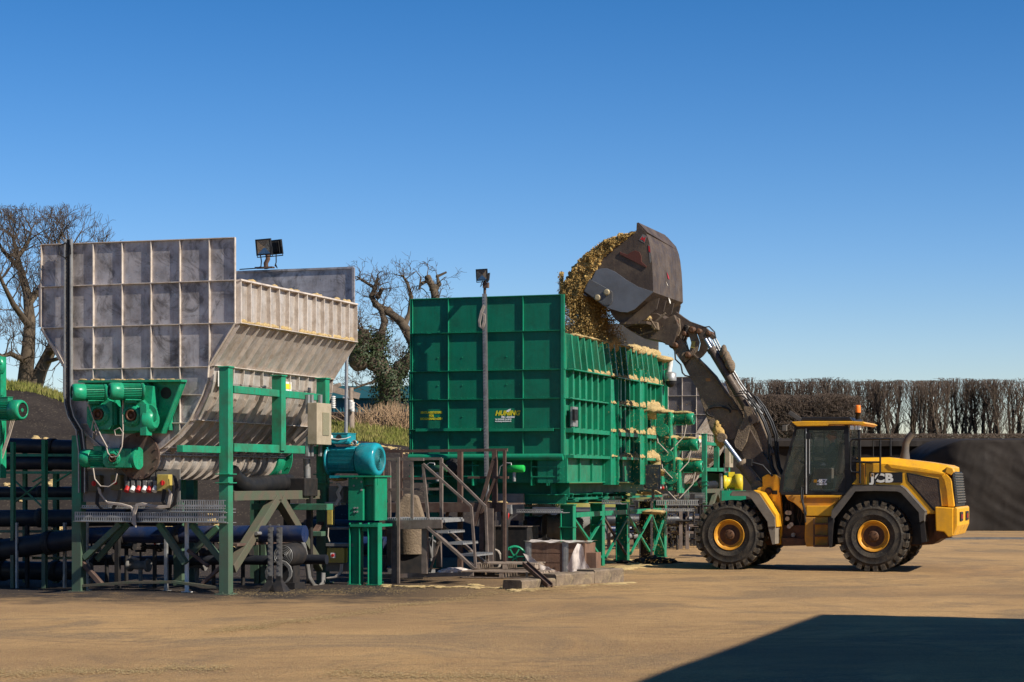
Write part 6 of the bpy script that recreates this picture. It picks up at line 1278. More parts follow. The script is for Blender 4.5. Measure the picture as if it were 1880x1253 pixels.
def under_left():
    # pump motor seen end on
    e = empty('pump', L, 'dark pump motor with a ringed fan guard under the stainless hopper', 'pump'); o = L.y(523, 1020, 2.0); e.location = L.world(V((o.x, o.y, 0)))
    z = o.z; g = MB(); g.lathe((0, 0, z), (0, -1, 0), [(-.5, .22), (.0, .22), (.05, .2)], 24); g.box(-.2, .2, -.0, .45, 0, .12); g.box(-.12, .12, .1, .4, .12, z-.2); obj('motor_body', g, m_dark, e)
    g = MB(); [g.lathe((0, -.06, z), (0, -1, 0), [(0, r), (.012, r), (.012, r-.008), (0, r-.008)], 24, cap=False) for r in (.19, .16, .13, .10, .07, .04)]; obj('fan_guard', g, m_galv, e)
    g = MB(); [g.tube([(-.1+.25*math.cos(a)+k*.02, -.1, .3+.22*math.sin(a)+.01*k) for a in [j*.5 for j in range(14)]], .016, 6) for k in range(3)]; obj('coiled_hose', g, m_gbox, e)
    g = MB(); [g.tube([L.x(x+k*2.5, y, .12) for x, y in ((470, 980), (520, 978), (545, 985), (556, 1000), (562, 1030), (566, 1060), (574, 1074), (584, 1079), (592, 1070), (592, 1052))], .035, 8) for k in range(2)]
    thing_mb('conduit', g, m_gbox, 'grey corrugated conduit looping to the ground behind the V brace', 'conduit', fr=L)
    # switch frame right of the rear post
    e = empty('switch_stand', L, 'grime covered switch stand with a yellow isolator, right of the rear green post', 'switch stand'); o = L.x(612, 1070, .3); e.location = L.world(V((o.x, o.y, 0))); Q = lambda x, y, c=.3: L.x(x, y, c)-V((o.x, o.y, 0))
    yy = Q(612, 1000).y
    def fr_(x0, x1, y0, y1, d0, d1, nm, m_, bv=.004):
        a = L.y(x0, y0, o.y+d0)-V((o.x, o.y, 0)); b = L.y(x1, y1, o.y+d0)-V((o.x, o.y, 0)); g = MB(); g.box(a.x, b.x, d0, d1, b.z, a.z); return obj(nm, g, m_, e, bev=bv)
    fr_(598, 602, 922, 972, 0, .3, 'frame_upright', m_gbox); fr_(641, 645, 970, 1078, 0, .06, 'frame_upright', m_gbox); fr_(598, 645, 968, 973, 0, .3, 'frame_bar', m_gbox); fr_(598, 648, 998, 1004, -.1, .35, 'hood', m_gbox)
    bx = fr_(600, 632, 1006, 1034, -.06, .12, 'junction_box', m_isoy, .012); fr_(598, 640, 1034, 1050, .1, .13, 'back_plate', m_gbox)
    q = L.y(612, 1020, o.y-.08)-V((o.x, o.y, 0)); g = MB(); g.box(q.x-.05, q.x+.05, q.y-.02, q.y, q.z-.05, q.z+.05); pl = obj('switch_plate', g, m_white, bx); g = MB(); g.lathe(q+V((0, -.02, 0)), (0, -1, 0), [(0, .03), (.03, .03)], 12); obj('switch_knob', g, m_red, bx)
    bx = fr_(600, 610, 930, 964, -.08, .04, 'isolator', m_isoy, .01); fr_(596, 626, 922, 928, -.05, .2, 'hood', m_galv)
    g = MB(); [g.tube([L.y(x+k, y, o.y-.1)-V((o.x, o.y, 0)) for x, y in ((626, 1036), (625, 1050), (615, 1060), (600, 1062))], .02, 6) for k in (0, 3)]; [g.tube([L.y(x+k*2, y, o.y-.05)-V((o.x, o.y, 0)) for x, y in ((614, 928), (622, 915), (618, 905), (624, 895), (618, 888))], .02, 6) for k in range(3)]; g.tube([L.y(x, y, o.y-.05)-V((o.x, o.y, 0)) for x, y in ((603, 968), (602, 985), (606, 998))], .012, 6); obj('cable', g, m_cable, e)
    fr_(603, 630, 893, 925, .05, .4, 'grey_housing', m_gbox, .02); k = MB(); q = L.y(616, 880, o.y)-V((o.x, o.y, 0)); k.blob((q.x, .15, q.z), .17, .2, .04, 4, 3, .3); obj('silage_dust', k, m_sil, e)
    # black machine block, hanging cables and thin uprights under the hopper
    e = empty('screw_conveyor', L, 'green sheet metal conveyor housing deep under the stainless hopper', 'conveyor'); C = 3.2
    def bx_(x0, x1, y0, y1, c, d, nm, m_, bv=.006):
        a = L.y(x0, y0, c); b = L.y(x1, y1, c); g = MB(); g.box(a.x, b.x, c, c+d, b.z, a.z); return obj(nm, g, m_, e, bev=bv)
    h = bx_(478, 518, 883, 905, C, .5, 'housing', m_gmotor); bx_(518, 560, 878, 912, C-.1, .6, 'motor_housing', m_dark, .02); bx_(461, 600, 925, 937, C, .3, 'beam', m_gframe); bx_(450, 590, 975, 985, C+.3, .2, 'beam', m_gframe)
    for x in (466, 478, 520, 562): bx_(x, x+9, 905, 1072, C+.2, .1, 'leg', m_gframe if x in (466, 478) else m_dark)
    g = MB(); [g.lathe(L.y(x, y, C-.005), (0, -1, 0), [(0, .02), (.015, .02)], 8, False) for x, y in ((495, 887), (507, 887), (482, 898))]; obj('bolt', g, m_galv, h)
    for (x, lb) in ((497, 'left'), (513, 'right')):
        e2 = empty('cable_post', L, 'perforated grey cable post with flared dark foot under the V brace, %s one' % lb, 'cable post'); q = L.y(x, 1075, 1.0); e2.location = L.world(V((q.x, q.y, 0))); g = MB(); zt = L.y(x, 968, 1.0).z; g.chan((0, 0, .0), (0, 0, zt), .09, .05, .008)
        for k in range(12): g.box(-.02, .02, -.035, -.028, .1+k*.1, .14+k*.1)
        obj('upright', g, m_gbox, e2); g = MB(); g.lathe((0, 0, 0), (0, 0, 1), [(0, .22), (.02, .22), (.22, .07), (.3, .06)], 4, False); obj('foot', g, m_dark, e2)
    rs = random.Random(9)
    for k in range(9):
        x = rs.choice((170, 200, 235, 262, 290, 320, 360, 390, 440)) ; x = (168, 196, 232, 258, 284, 312, 362, 392, 446)[k]; c = rs.uniform(1.4, 3.6); r = rs.uniform(.05, .13); z0 = L.y(x, rs.uniform(1000, 1040), c)
        e3 = empty('valve', L, 'small dark valve assembly on the floor pipes under the stainless hopper, ' + ('first', 'second', 'third', 'fourth', 'fifth', 'sixth', 'seventh', 'eighth', 'ninth')[k] + ' from the left', 'valve', 'valves under the stainless hopper'); e3.location = L.world(V((z0.x, z0.y, 0))); h_ = z0.z
        g = MB(); g.lathe((-.25, 0, h_), (1, 0, 0), [(0, r), (.05, r), (.05, r*.6), (.22, r*.7), (.38, r*.6), (.38, r), (.43, r)], 16); g.cyl((0, 0, 0), (0, 0, h_), .04); g.bolts((-.25, 0, h_), (-1, 0, 0), r*.8, 6); obj('valve_body', g, m_dark if k % 3 else m_gbox, e3)
        g = MB(); g.cyl((0, 0, h_), (0, 0, h_+.25), .02); g.lathe((0, 0, h_+.25), (0, 0, 1), [(0, r*.8), (.02, r*.85), (.04, r*.8), (.02, r*.72), (0, r*.8)], 16, cap=False); g.beam((-r*.8, 0, h_+.27), (r*.8, 0, h_+.27), .02, .02); obj('handwheel', g, m_red if k == 4 else m_dark, e3)
under_left()
def teal_motor():
    F = Fr(*(lambda q: (q.x, q.y))(at(668, 1076, 39.5)))
    F = Fr((655-CX)*38.6/FPX, 38.6); P = lambda x, y, c=0.: F.y(x, y, c)
    e = empty('motor_stand', F, 'green I beam stand with a bolted box section under the teal motor', 'stand')
    def leg(px, c): q = P(px, 960, c); g = MB(); g.ibeam((q.x, c, 0), (q.x, c, q.z), .2, .22, .014, (0, 1, 0) if False else (1, 0, 0)); g.box(q.x-.13, q.x+.13, c-.13, c+.13, 0, .02); obj('leg', g, m_green, e)
    leg(654, 0.05); leg(688, .05); leg(654, .9); leg(688, .9)
    a = P(640, 873); b = P(667, 956); g = MB(); g.box(a.x, b.x, -.02, .6, b.z, a.z); bx = obj('box_section', g, m_green, e, bev=.006); g = MB()
    for (x, y) in ((649, 878), (655, 878), (650, 892), (651, 933), (656, 933), (651, 940), (656, 940), (664, 885), (664, 900)): g.lathe(P(x, y, -.02), (0, -1, 0), [(0, .02), (.02, .02)], 8, False)
    obj('bolt', g, m_galv, bx)
    g = MB(); q = P(690, 874, .1); r_ = P(667, 956, .1); g.box(r_.x, q.x+.04, .1, .13, P(0, 890, .1).z, P(0, 876, .1).z); g.box(q.x, q.x+.03, .0, .6, r_.z, q.z); g.prism([P(667, 895, .15), P(692, 890, .15), P(692, 935, .15), P(685, 956, .15), P(667, 956, .15)], (0, .02, 0)); obj('side_plate', g, m_green, e)
    g = MB(); a = P(628, 871); b = P(692, 873.5); g.box(a.x, b.x, -.1, .75, b.z-.03, b.z+.0); obj('top_plate', g, m_green, e); g = MB(); g.box(P(645, 958).x, P(695, 958).x, -.06, .7, P(0, 962).z, P(0, 957.5).z); g.box(P(664, 962).x, P(680, 962).x, .02, .1, P(0, 970).z, P(0, 962).z); obj('base_plate', g, m_green, e)
    for (x, y) in ((684, 935), (684, 941), (690, 935), (690, 941)): pass
    o = P(608, 845, .25); m = empty('electric_motor', F, 'large teal electric motor with a finned body and a round fan cover', 'motor', off=o); r = .335; ax = V((1, -.06, 0)).normalized()
    g = MB(); ln = 1.12; g.lathe((0, 0, 0), ax, [(-.02, r*.75), (-.02, r*.93), (.03, r*.93), (.03, r*.78), (.6*ln, r*.8)], 36)
    for k in range(17):
        z = (-.62+k*.077)*r*1.0; yy = -math.sqrt(max(.02, (r*.95)**2-z*z)); 
        for s_ in (1, -1): g.beam(V((0, yy*s_*.8-.02*s_, z))+ax*.07, V((0, yy*s_*.8-.02*s_, z))+ax*.62, .07, .011, (0, 0, 1))
    for s_ in (-1, 1): g.beam(V((0, s_*r*.62, -r*.98))+ax*.1, V((0, s_*r*.62, -r*.98))+ax*.62, .16, .05); g.beam(V((0, s_*r*.62, -r*.2))+ax*.3, V((0, s_*r*.62, -r*.2))+ax*.5, .1, .2)
    obj('body', g, m_teal, m)
    g = MB(); g.lathe((0, 0, 0), ax, [(.58*ln, r*.9), (.60*ln, r*.99), (.86*ln, r*.99), (.91*ln, r*.95), (.94*ln, r*.84), (.945*ln, r*.66), (.93*ln, r*.64)], 44, cap=False); c = obj('fan_cover', g, m_teal, m)
    g = MB(); g.lathe(ax*.925*ln, ax, [(0, r*.66), (.004, r*.66)], 36); [g.lathe(ax*.93*ln, ax, [(0, q), (.014, q), (.014, q-.008), (0, q-.008)], 36, cap=False) for q in [r*k for k in (.16, .26, .36, .46, .56, .64)]]; g.lathe(ax*.93*ln, ax, [(0, .03), (.03, .03)], 12); obj('fan_grille', g, mat('teal_grille', (.02, .16, .17), (.01, .06, .07), .5, 9, .5), c)
    g = MB(); q = ax*.32; g.box(q.x-.28, q.x+.18, -.22, .2, r*.92, r*1.12); t = obj('neck', g, m_teal, m, bev=.02); g = MB(); g.box(q.x-.26, q.x+.12, -.2, .2, r*1.1, r*1.52); g.box(q.x-.27, q.x+.13, -.21, .21, r*1.52, r*1.57); t = obj('terminal_box', g, m_teal, m, bev=.012)
    g = MB(); g.cyl((q.x-.06, -.2, r*1.3), (q.x-.06, -.23, r*1.3), .055); obj('blank', g, m_dark, t); g = MB(); g.tube([(q.x-.2, -.24, r*1.33), (q.x-.35, -.22, r*1.28), (q.x-.62, -.1, r*1.2)], .045, 10); g.tube([(q.x-.2, -.25, r*1.25), (q.x-.05, -.28, r*1.18), (q.x+.1, -.27, r*1.22), (q.x+.2, -.24, r*1.33)], .012, 6); obj('supply_cable', g, m_white, t)
    g = MB(); g.lathe(ax*.56+V((0, -.1, r*1.0)), (0, -1, 0), [(0, .05), (.02, .055), (.03, .04), (.02, .028), (0, .028)], 16); obj('lifting_eye', g, m_galv, m); g = MB(); [g.blob(ax*rnd.uniform(.1, .5)+V((0, -.1, r*.98)), .05, .05, .02, k, 2, .3) for k in range(5)]; obj('silage_dust', g, m_sil, m)
teal_motor()
def stairs():
    W = Fr(*(lambda q: (q.x, q.y))(gpt(726, 1071))); Z = lambda x, y, c=0.: W.y(680+x/4.18, 800+y/4.18, c)
    e = empty('access_stair', W, 'weathered brown steel stair with a railed landing between the two hoppers', 'stair')
    def b(a, q, w_, h, c=0., nm='rail', m_=m_rail, up=(0, 1, 0)): g = MB(); g.beam(Z(*a, c), Z(*q, c), w_, h, up); obj(nm, g, m_, e)
    def v(x, y0, y1, w_, c=0., nm='rail_post', m_=m_rail): a = Z(x, y0, c); q = Z(x, y1, c); g = MB(); g.box(a.x-w_/2, a.x+w_/2, c-w_/2, c+w_/2, max(0, q.z), a.z); obj(nm, g, m_, e)
    v(195, 690, 1135, .13, .0, 'leg'); v(216, 165, 1135, .045, -.1); v(150, 700, 1000, .10, 1.2, 'leg'); v(420, 700, 1060, .11, .05, 'leg'); v(528, 690, 1010, .10, 1.2, 'leg'); 
    v(148, 190, 640, .05, 1.2); v(208, 165, 640, .045, .0); v(320, 180, 690, .05, .0); b((405, 218), (447, 680), .05, .05, nm='rail_post'); v(545, 175, 640, .06, 1.2)
    b((60, 180), (545, 178), .05, .06, 1.2); b((60, 416), (545, 410), .05, .05, 1.2); b((200, 170), (410, 215), .05, .05, .0) if False else None
    b((95, 182), (410, 184), .05, .06, .0)
    g = MB(); a = Z(75, 645, 0); q = Z(550, 645, 0); g.box(a.x, q.x, -.05, 1.25, a.z-.05, a.z); 
    n = 26
    for k in range(n): x = a.x+(q.x-a.x)*k/n; g.box(x, x+.02, -.05, 1.25, a.z, a.z+.03)
    obj('landing_grating', g, m_galv, e); g = MB(); g.beam(Z(75, 688, -.03), Z(550, 678, -.03), .05, .17, (0, 0, 1)); g.beam(Z(75, 690, 1.22), Z(550, 690, 1.22), .05, .15, (0, 0, 1)); obj('landing_beam', g, m_rail, e)
    b((405, 218), (775, 545), .045, .055, .0, 'handrail'); b((775, 545), (808, 1005), .045, .05, .0, 'handrail'); b((545, 210), (885, 545), .045, .055, 1.0, 'handrail'); b((885, 545), (900, 970), .045, .05, 1.0, 'handrail')
    b((445, 705), (808, 1025), .05, .15, .0, 'stringer'); b((545, 690), (885, 985), .05, .14, 1.0, 'stringer')
    for k, (x0, x1, y) in enumerate(((470, 650, 738), (575, 750, 826), (690, 855, 914))):
        a = Z(x0+20, y, .0); g = MB(); g.box(a.x-.05, a.x+.28, .03, .97, a.z-.03, a.z); [g.box(a.x-.05, a.x+.28, .03+j*.1, .05+j*.1, a.z, a.z+.02) for j in range(10)]; obj('tread', g, m_galv, e)
    b((75, 1080), (790, 1062), .05, .08, .1, 'ground_bar', up=(0, 0, 1)); b((455, 1050), (520, 840), .04, .05, .3, 'brace')
    # rust brown platform behind
    F = Fr(*(lambda q: (q.x, q.y))(at(905, 1040, 42.6))); Y = lambda x, y, c=0.: F.y(680+x/4.18, 800+y/4.18, c)
    e2 = empty('service_platform', F, 'rust brown service platform with handrails in front of the green hopper', 'platform')
    def b2(a, q, w_, h, c=0., nm='rail', m_=m_rust, up=(0, 1, 0)): g = MB(); g.beam(Y(*a, c), Y(*q, c), w_, h, up); obj(nm, g, m_, e2)
    def v2(x, y0, y1, w_, c=0., nm='rail_post', m_=m_rust): a = Y(x, y0, c); q = Y(x, y1, c); g = MB(); g.box(a.x-w_/2, a.x+w_/2, c-w_/2, c+w_/2, 0 if y1 > 1000 else q.z, a.z); obj(nm, g, m_, e2)
    b2((75, 122), (1052, 110), .06, .06, 0, up=(0, 0, 1)); v2(690, 118, 560, .10, .4); v2(955, 112, 560, .10); v2(1030, 112, 1001, .06, -.1); b2((750, 322), (1060, 322), .05, .06); v2(92, 130, 560, .07, .4); v2(240, 130, 600, .05, .4)
    b2((60, 555), (1040, 550), .1, .20, 0, 'deck_beam', up=(0, 0, 1)); b2((440, 545), (1040, 535), .1, .1, 1.2, 'deck_beam', up=(0, 0, 1)); b2((250, 332), (560, 328), .05, .05, .4); 
    g = MB(); a = Y(60, 528); q = Y(1040, 520); g.box(a.x, q.x, 0, 1.3, a.z-.0, a.z+.03); obj('deck', g, m_rust, e2)
    b2((945, 190), (800, 690), .07, .07, -.05, 'brace'); b2((960, 330), (850, 600), .05, .07, -.05, 'brace'); v2(858, 560, 1001, .10, 0, 'leg'); v2(925, 560, 1001, .14, -.05, 'leg', m_rail); v2(100, 560, 1001, .12, 1., 'leg'); v2(690, 560, 1001, .1, 1.2, 'leg'); v2(1030, 560, 1001, .12, .1, 'leg', m_dark)
    b2((610, 545), (560, 690), .06, .06, .1, 'brace')
    g = MB(); [g.blob(Y(rnd.uniform(750, 1030), 515, .2), .12, .12, .035, k, 2, .4) for k in range(16)]; obj('silage_dust', g, m_sil, e2)
stairs()
def middle_clutter():
    C = Fr(*(lambda q: (q.x, q.y))(at(760, 1030, 42))); Z = lambda x, y, c=0.: C.y(680+x/4.18, 800+y/4.18, c)
    def at_(px, py, Y_): q = at(px, py, Y_); return V((q.x, q.y, 0)), q.z
    # tapered grey chute
    p, z = at_(755, 955, 41.2); e = empty('chute', p, 'mud streaked tapered grey chute behind the stair railings', 'chute'); g = MB(); h0 = z-.1; z1 = at(0, 906, 41.2).z; g.lathe((0, 0, h0-.6), (0, 0, 1), [(0, .30), (.6, .34), (.7, .34)], 20); g.prism([(-.36, -.25, h0), (.32, -.25, h0), (.14, -.18, z1-.05), (-.12, -.2, z1), (-.28, -.2, z1-.2)], (0, .5, 0)); obj('hood', g, m_arm, e, bev=.05); g = MB(); g.box(-.25, .25, -.2, .2, 0, h0-.5); obj('plinth', g, m_dark, e)
    # blue pipe with flange valve
    e = empty('blue_pipe', C, 'blue pipe with an orange bolted flange below the stair landing', 'pipe'); o = Z(60, 850); e.location = C.world(o); g = MB(); d = V((1, .1, 0)); g.lathe((-.6, 0, 0), d, [(0, .20), (1.05, .20)], 24); [g.lathe((-.6+k, 0, 0), d, [(0, .206), (.015, .206)], 24) for k in (.55, .62, .69, .76)]; obj('pipe_run', g, m_bpipe, e)
    g = MB(); g.lathe((.42, 0, 0), d, [(0, .28), (.06, .28)], 24); g.bolts((.42, 0, 0), -d, .245, 10, .022, .05); obj('flange', g, m_gbox, e); g = MB(); g.lathe((.5, 0, 0), d, [(0, .22), (.03, .25), (.10, .25), (.12, .22)], 24); g.bolts((.62, 0, 0), d, .2, 10, .025, .05); obj('valve_ring', g, mat('orange_primer', (.36, .11, .04), (.2, .12, .07), .6, 6, .7), e)
    g = MB(); g.lathe((.62, .05, 0), d, [(0, .2), (.1, .24), (.35, .24), (.5, .16), (.6, .16)], 24); [g.lathe((.68+k*.05, .05, 0), d, [(0, .25), (.02, .25)], 24) for k in range(5)]; obj('pump_body', g, m_dark, e); g = MB(); g.box(.3, 1.2, -.2, .25, -o.z, -o.z+.14); g.box(.6, 1.0, -.15, .15, -o.z+.14, -.2); obj('pump_base', g, m_gbox, e)
    g = MB(); rs = random.Random(4); [g.tube([(rs.uniform(.9, 1.2), .0, rs.uniform(-.3, .3)), (rs.uniform(1.0, 1.3), -.1, rs.uniform(-.2, .3)), (rs.uniform(1.0, 1.4), 0, rs.uniform(-.4, .2))], .03, 6) for _ in range(6)]; obj('hose', g, m_gbox, e)
    # big pipe with sleeves on the right
    D = Fr(*(lambda q: (q.x, q.y))(at(985, 1030, 48))); e = empty('blue_pipe', D, 'large blue pipe with grey sleeve couplings below the cable tray, left of the green legs', 'pipe'); o = D.y(985, 968); e.location = D.world(o); q = V((1, .05, 0)); g = MB(); g.lathe((-.6, 0, 0), q, [(0, .27), (.9, .27)], 26); obj('pipe_run', g, m_bpipe, e); g = MB(); g.lathe((.2, 0, 0), q, [(0, .3), (.05, .33), (.12, .3), (.3, .3), (.36, .34), (.42, .31), (.8, .31), (.84, .35), (1.0, .35), (1.05, .3), (1.5, .3)], 28); obj('sleeve', g, m_gbox, e); g = MB(); g.tube([(.3, -.1, -.2), (.4, -.1, -.42), (.6, -.1, -.42)], .1, 10); g.box(.35, .45, -.1, .1, -o.z, -.3); g.box(.9, 1.0, -.1, .1, -o.z, -.3); obj('support', g, m_gbox, e)
    for (px, y0, y1) in ((963, 955, 1010), (999, 945, 1010)): g = MB(); a = D.y(px, y0, -.45)-o; b = D.y(px, y1, -.45)-o; g.box(a.x-.05, a.x+.05, a.y, a.y+.05, -o.z, a.z); obj('stanchion', g, m_dark, e)
    # dark tank and switch panel
    p, z = at_(938, 968, 44); e = empty('tank', p, 'black steel tank with a pale top edge behind the stair foot', 'tank'); e.rotation_euler.z = -C.a; g = MB(); g.box(-.75, .38, 0, .8, 0, z); obj('shell', g, m_dark, e, bev=.01); g = MB(); g.box(-.77, .40, -.02, .82, z+.002, z+.02); obj('rim', g, m_rail, e)
    p, z = at_(937, 938, 44.6); e = empty('electrical_cabinet', p, 'grey electrical cabinet with a red plug left of the cable trays', 'cabinet'); e.rotation_euler.z = -C.a; g = MB(); g.box(-.32, .3, 0, .1, z-.22, z+.38); g.box(-.28, -.2, 0, .08, 0, z-.22); g.box(.2, .28, 0, .08, 0, z-.22); obj('panel', g, m_gbox, e); g = MB(); g.box(-.12, .06, -.12, -.0, z-.08, z+.18); obj('socket', g, m_galv, e, bev=.01); g = MB(); g.cyl((-.03, -.1, z-.06), (-.05, -.16, z-.2), .05); obj('plug', g, m_red, e); g = MB(); g.tube([(-.05, -.16, z-.2), (-.1, -.2, z-.35), (-.2, -.2, z-.6), (-.45, -.2, z-.95)], .014, 6); obj('lead', g, m_cable, e)
    # cable trays
    for i, (x0, x1, y0, y1, dp, lb) in enumerate(((960, 1031, 918, 931, 45.8, 'upper grey perforated cable tray below the green hopper'), (948, 1033, 935, 942, 44.2, 'lower grey perforated cable tray below the green hopper'), (1105, 1140, 918, 926, 46, 'short cable tray between the green legs'))):
        a = at(x0, y0, dp); b = at(x1, y1, dp); g = MB(); L_ = (b.x-a.x)/math.cos(R(ANG)); H = a.z-b.z; g.box(0, L_, 0, .01, 0, .02); g.box(0, L_, 0, .01, H-.02, H); n = int(L_/.05); [g.box(k*.05, k*.05+.03, .0, .008, .02, H-.02) for k in range(n)]; g.box(0, L_, .01, .5, 0, .01); [g.box(k*.1, k*.1+.03, .01, .5, .01, .03) for k in range(int(L_/.1))]
        o = obj('cable_tray', g, m_galv); o.location = (a.x, a.y, b.z); o.rotation_euler.z = -C.a; tag(o, lb, 'cable tray')
    # hose reel
    p, z = at_(945, 1022, 43.4); e = empty('hose_reel', p, 'small green hose reel standing behind the pallets', 'hose reel'); g = MB(); z = .35
    for s_ in (0, .22): g.lathe((0, s_, z), (0, -1, 0), [(0, .25), (.02, .25), (.02, .2), (0, .2)], 28, cap=False); [g.beam((0, s_-.01, z), (.23*math.cos(k*1.05), s_-.01, z+.23*math.sin(k*1.05)), .025, .02, (0, 1, 0)) for k in range(6)]
    g.cyl((0, .22, z), (0, 0, z), .06); obj('drum', g, m_gmotor, e); g = MB(); g.box(-.25, .25, 0, .2, 0, .1); obj('foot', g, m_dark, e); g = MB(); [g.tube([(-.45+.14*math.cos(a)+k*.01, -.05, .30+.22*math.sin(a)) for a in [j*.5 for j in range(13)]], .014, 6) for k in range(4)]; obj('hose_coil', g, m_cable, e)
    # pallets
    def pallet(name, p, ang, lb, w_=1.5, d=.9, zz=0., planks=6, tilt=0):
        e = empty(name, p, lb, 'pallet'); e.rotation_euler = (0, tilt, R(ang)); g = MB()
        for k in range(planks): y = d*k/(planks-1); j = rnd.uniform(-.02, .02); g.box(-w_/2+j, w_/2+j, y-d/(planks*2.5), y+d/(planks*2.5), .12+zz, .145+zz)
        obj('deck_board', g, m_wood, e); g = MB(); [g.box(x-.05, x+.05, -.05, d+.05, .022+zz, .118+zz) for x in (-w_/2+.06, 0, w_/2-.06)]; obj('bearer', g, m_wood, e); g = MB(); [g.box(-w_/2, w_/2, y-.05, y+.05, zz, .02+zz) for y in (0, d/2, d)]; obj('base_board', g, m_wood, e)
    pallet('pallet', gpt(922, 1062), -ANG, 'grey timber pallet lying at the foot of the stair', 1.75, .85); pallet('pallet', gpt(928, 1060)+V((0, 0, .15)), -ANG+5, 'upper grey timber pallet stacked at the foot of the stair', 1.3, .8)
    pallet('pallet', gpt(1000, 1056), -ANG-6, 'brown pallet half buried in stretch film in front of the timber crate', 1.35, .8)
    # timber crate with metal straps, board, stretch film
    p = gpt(1022, 1057); K = Fr(p.x, p.y); e = empty('timber_crate', K, 'brown timber crate with metal corner straps in front of the green legs', 'crate'); a = K.y(966, 1046); b = K.y(1074, 998)
    H = b.z; g = MB(); g.box(a.x, b.x, 0, .025, .08, H); g.box(a.x, b.x, .75, .775, .08, H); g.box(a.x, a.x+.025, .03, .75, .08, H); g.box(b.x-.025, b.x, .03, .75, .08, H)
    for k in (1, 2): z = .08+(H-.08)*k/3; g.box(a.x-.004, b.x+.004, -.006, -.001, z-.006, z+.002)
    obj('panel', g, m_wood2, e); g = MB(); [g.box(x-.07, x+.07, -.012, -.0075, .05, H+.02) for x in (a.x+.05, K.y(1038, 1020).x)]; [g.box(x-.035, x+.035, -.022, -.0125, .06, H) for x in (a.x+.05, K.y(1038, 1020).x)]; obj('strap', g, m_galv, e); g = MB(); g.box(a.x+.03, b.x-.03, .03, .74, H-.03, H+.0); obj('lid', g, m_wood, e)
    g = MB(); nx, ny = 14, 10
    for i in range(nx+1):
        for j in range(ny+1): x = a.x-.05+(b.x-a.x+.1)*i/nx; y = -.05+.85*j/ny; g.v.append((x, y, H+.03+.05*mnoise.noise(V((x*5, y*5, 0)))))
    for i in range(nx):
        for j in range(ny): q = i*(ny+1)+j; g.f.append([q, q+ny+1, q+ny+2, q+1]); g.m.append(0); g.s.append(True)
    obj('stretch_film', g, m_film, e)
    bd = MB(); a = K.y(1072, 1050, .1); b = K.y(1095, 1015, .1); bd.box(a.x, b.x, .1, .45, .03, b.z); thing_mb('board', bd, m_wood2, 'square brown board leaning right of the timber crate', 'board', fr=K, bev=.008)
    def drape(pts_rows, label, fr, c):
        g = MB(); n = len(pts_rows[0]); rows = len(pts_rows); sub = 6; grid = []
        for r_ in range((rows-1)*sub+1):
            t = r_/sub; i = min(rows-2, int(t)); f = t-i; line = []
            for s_ in range((n-1)*sub+1):
                u_ = s_/sub; j = min(n-2, int(u_)); h = u_-j
                A = fr.y(*pts_rows[i][j], c); B = fr.y(*pts_rows[i][j+1], c); Cc = fr.y(*pts_rows[i+1][j], c); D_ = fr.y(*pts_rows[i+1][j+1], c); q = (A*(1-h)+B*h)*(1-f)+(Cc*(1-h)+D_*h)*f
                q.y += .14*mnoise.noise(V((q.x*6, q.z*1.5, 1)))-.2*f*0 - .1; line.append(q)
            grid.append(line)
        m = len(grid[0])
        for l in grid: g.v += [tuple(q) for q in l]
        for i in range(len(grid)-1):
            for j in range(m-1): g.f.append([i*m+j, i*m+j+1, (i+1)*m+j+1, (i+1)*m+j]); g.m.append(0); g.s.append(True)
        thing_mb('stretch_film', g, m_film, label, 'plastic film', fr=fr)
    drape([[(1062, 998), (1068, 1000), (1073, 1005)], [(1054, 1018), (1062, 1020), (1076, 1030)], [(1043, 1042), (1060, 1042), (1090, 1048)], [(1062, 1068), (1066, 1069), (1069, 1066)]], 'torn white stretch film hanging off the right side of the timber crate', K, -.12)
    drape([[(962, 1016), (975, 1022), (985, 1030)], [(970, 1032), (995, 1038), (1020, 1046)], [(980, 1046), (1010, 1050), (1040, 1053)]], 'dirty stretch film pulled over the pallet left of the crate', K, -.5)
    # leaning I beam and kerb blocks
    a = gpt(1010, 1081); b = at(964, 1035, a.y+.9); g = MB(); g.ibeam(V((0, 0, .05)), b-a, .10, .11, .014, (1, 0, 0)); o = thing_mb('steel_beam', g, m_rust, 'dark steel beam leaning down from the pallets to the ground', 'beam'); o.location = a
    g = MB(); a = gpt(967, 1074); g.box(-.02, .02, 0, .06, 0, .24); o = thing_mb('steel_peg', g, m_dark, 'short dark steel peg standing at the end of the kerb', 'peg'); o.location = a
    a = gpt(958, 1083); b = gpt(1146, 1068); dv = b-a; n_ = 3
    for i in range(n_):
        p0 = a.lerp(b, (0, .32, .70)[i]); p1 = a.lerp(b, (.32, .70, 1)[i]); d = (p1-p0); L_ = d.length-.02; g = MB(); H = (.17, .24, .27)[i]; bm_ = []
        nx = 14; 
        for k in range(nx+1):
            for (y, z) in ((0, -.05), (0, H-.03), (.03, H), (.42, H), (.45, -.05)): x = L_*k/nx; g.v.append((x, y+.015*mnoise.noise(V((x*4, z*6, i))), z+.015*mnoise.noise(V((x*3, y*5, i+5)))))
        for k in range(nx):
            for j in range(4): q = k*5+j; g.f.append([q, q+5, q+6, q+1]); g.m.append(0); g.s.append(False)
        g.f += [[0, 1, 2, 3, 4], [nx*5+j for j in range(5)]]; g.m += [0, 0]; g.s += [False, False]
        o = thing_mb('kerb_block', g, m_conc, ('low left concrete kerb block behind the leaning beam', 'middle concrete kerb block below the hanging film', 'tallest right hand concrete kerb block')[i], 'kerb block', 'concrete kerb blocks'); o.location = p0; o.rotation_euler.z = math.atan2(d.y, d.x)
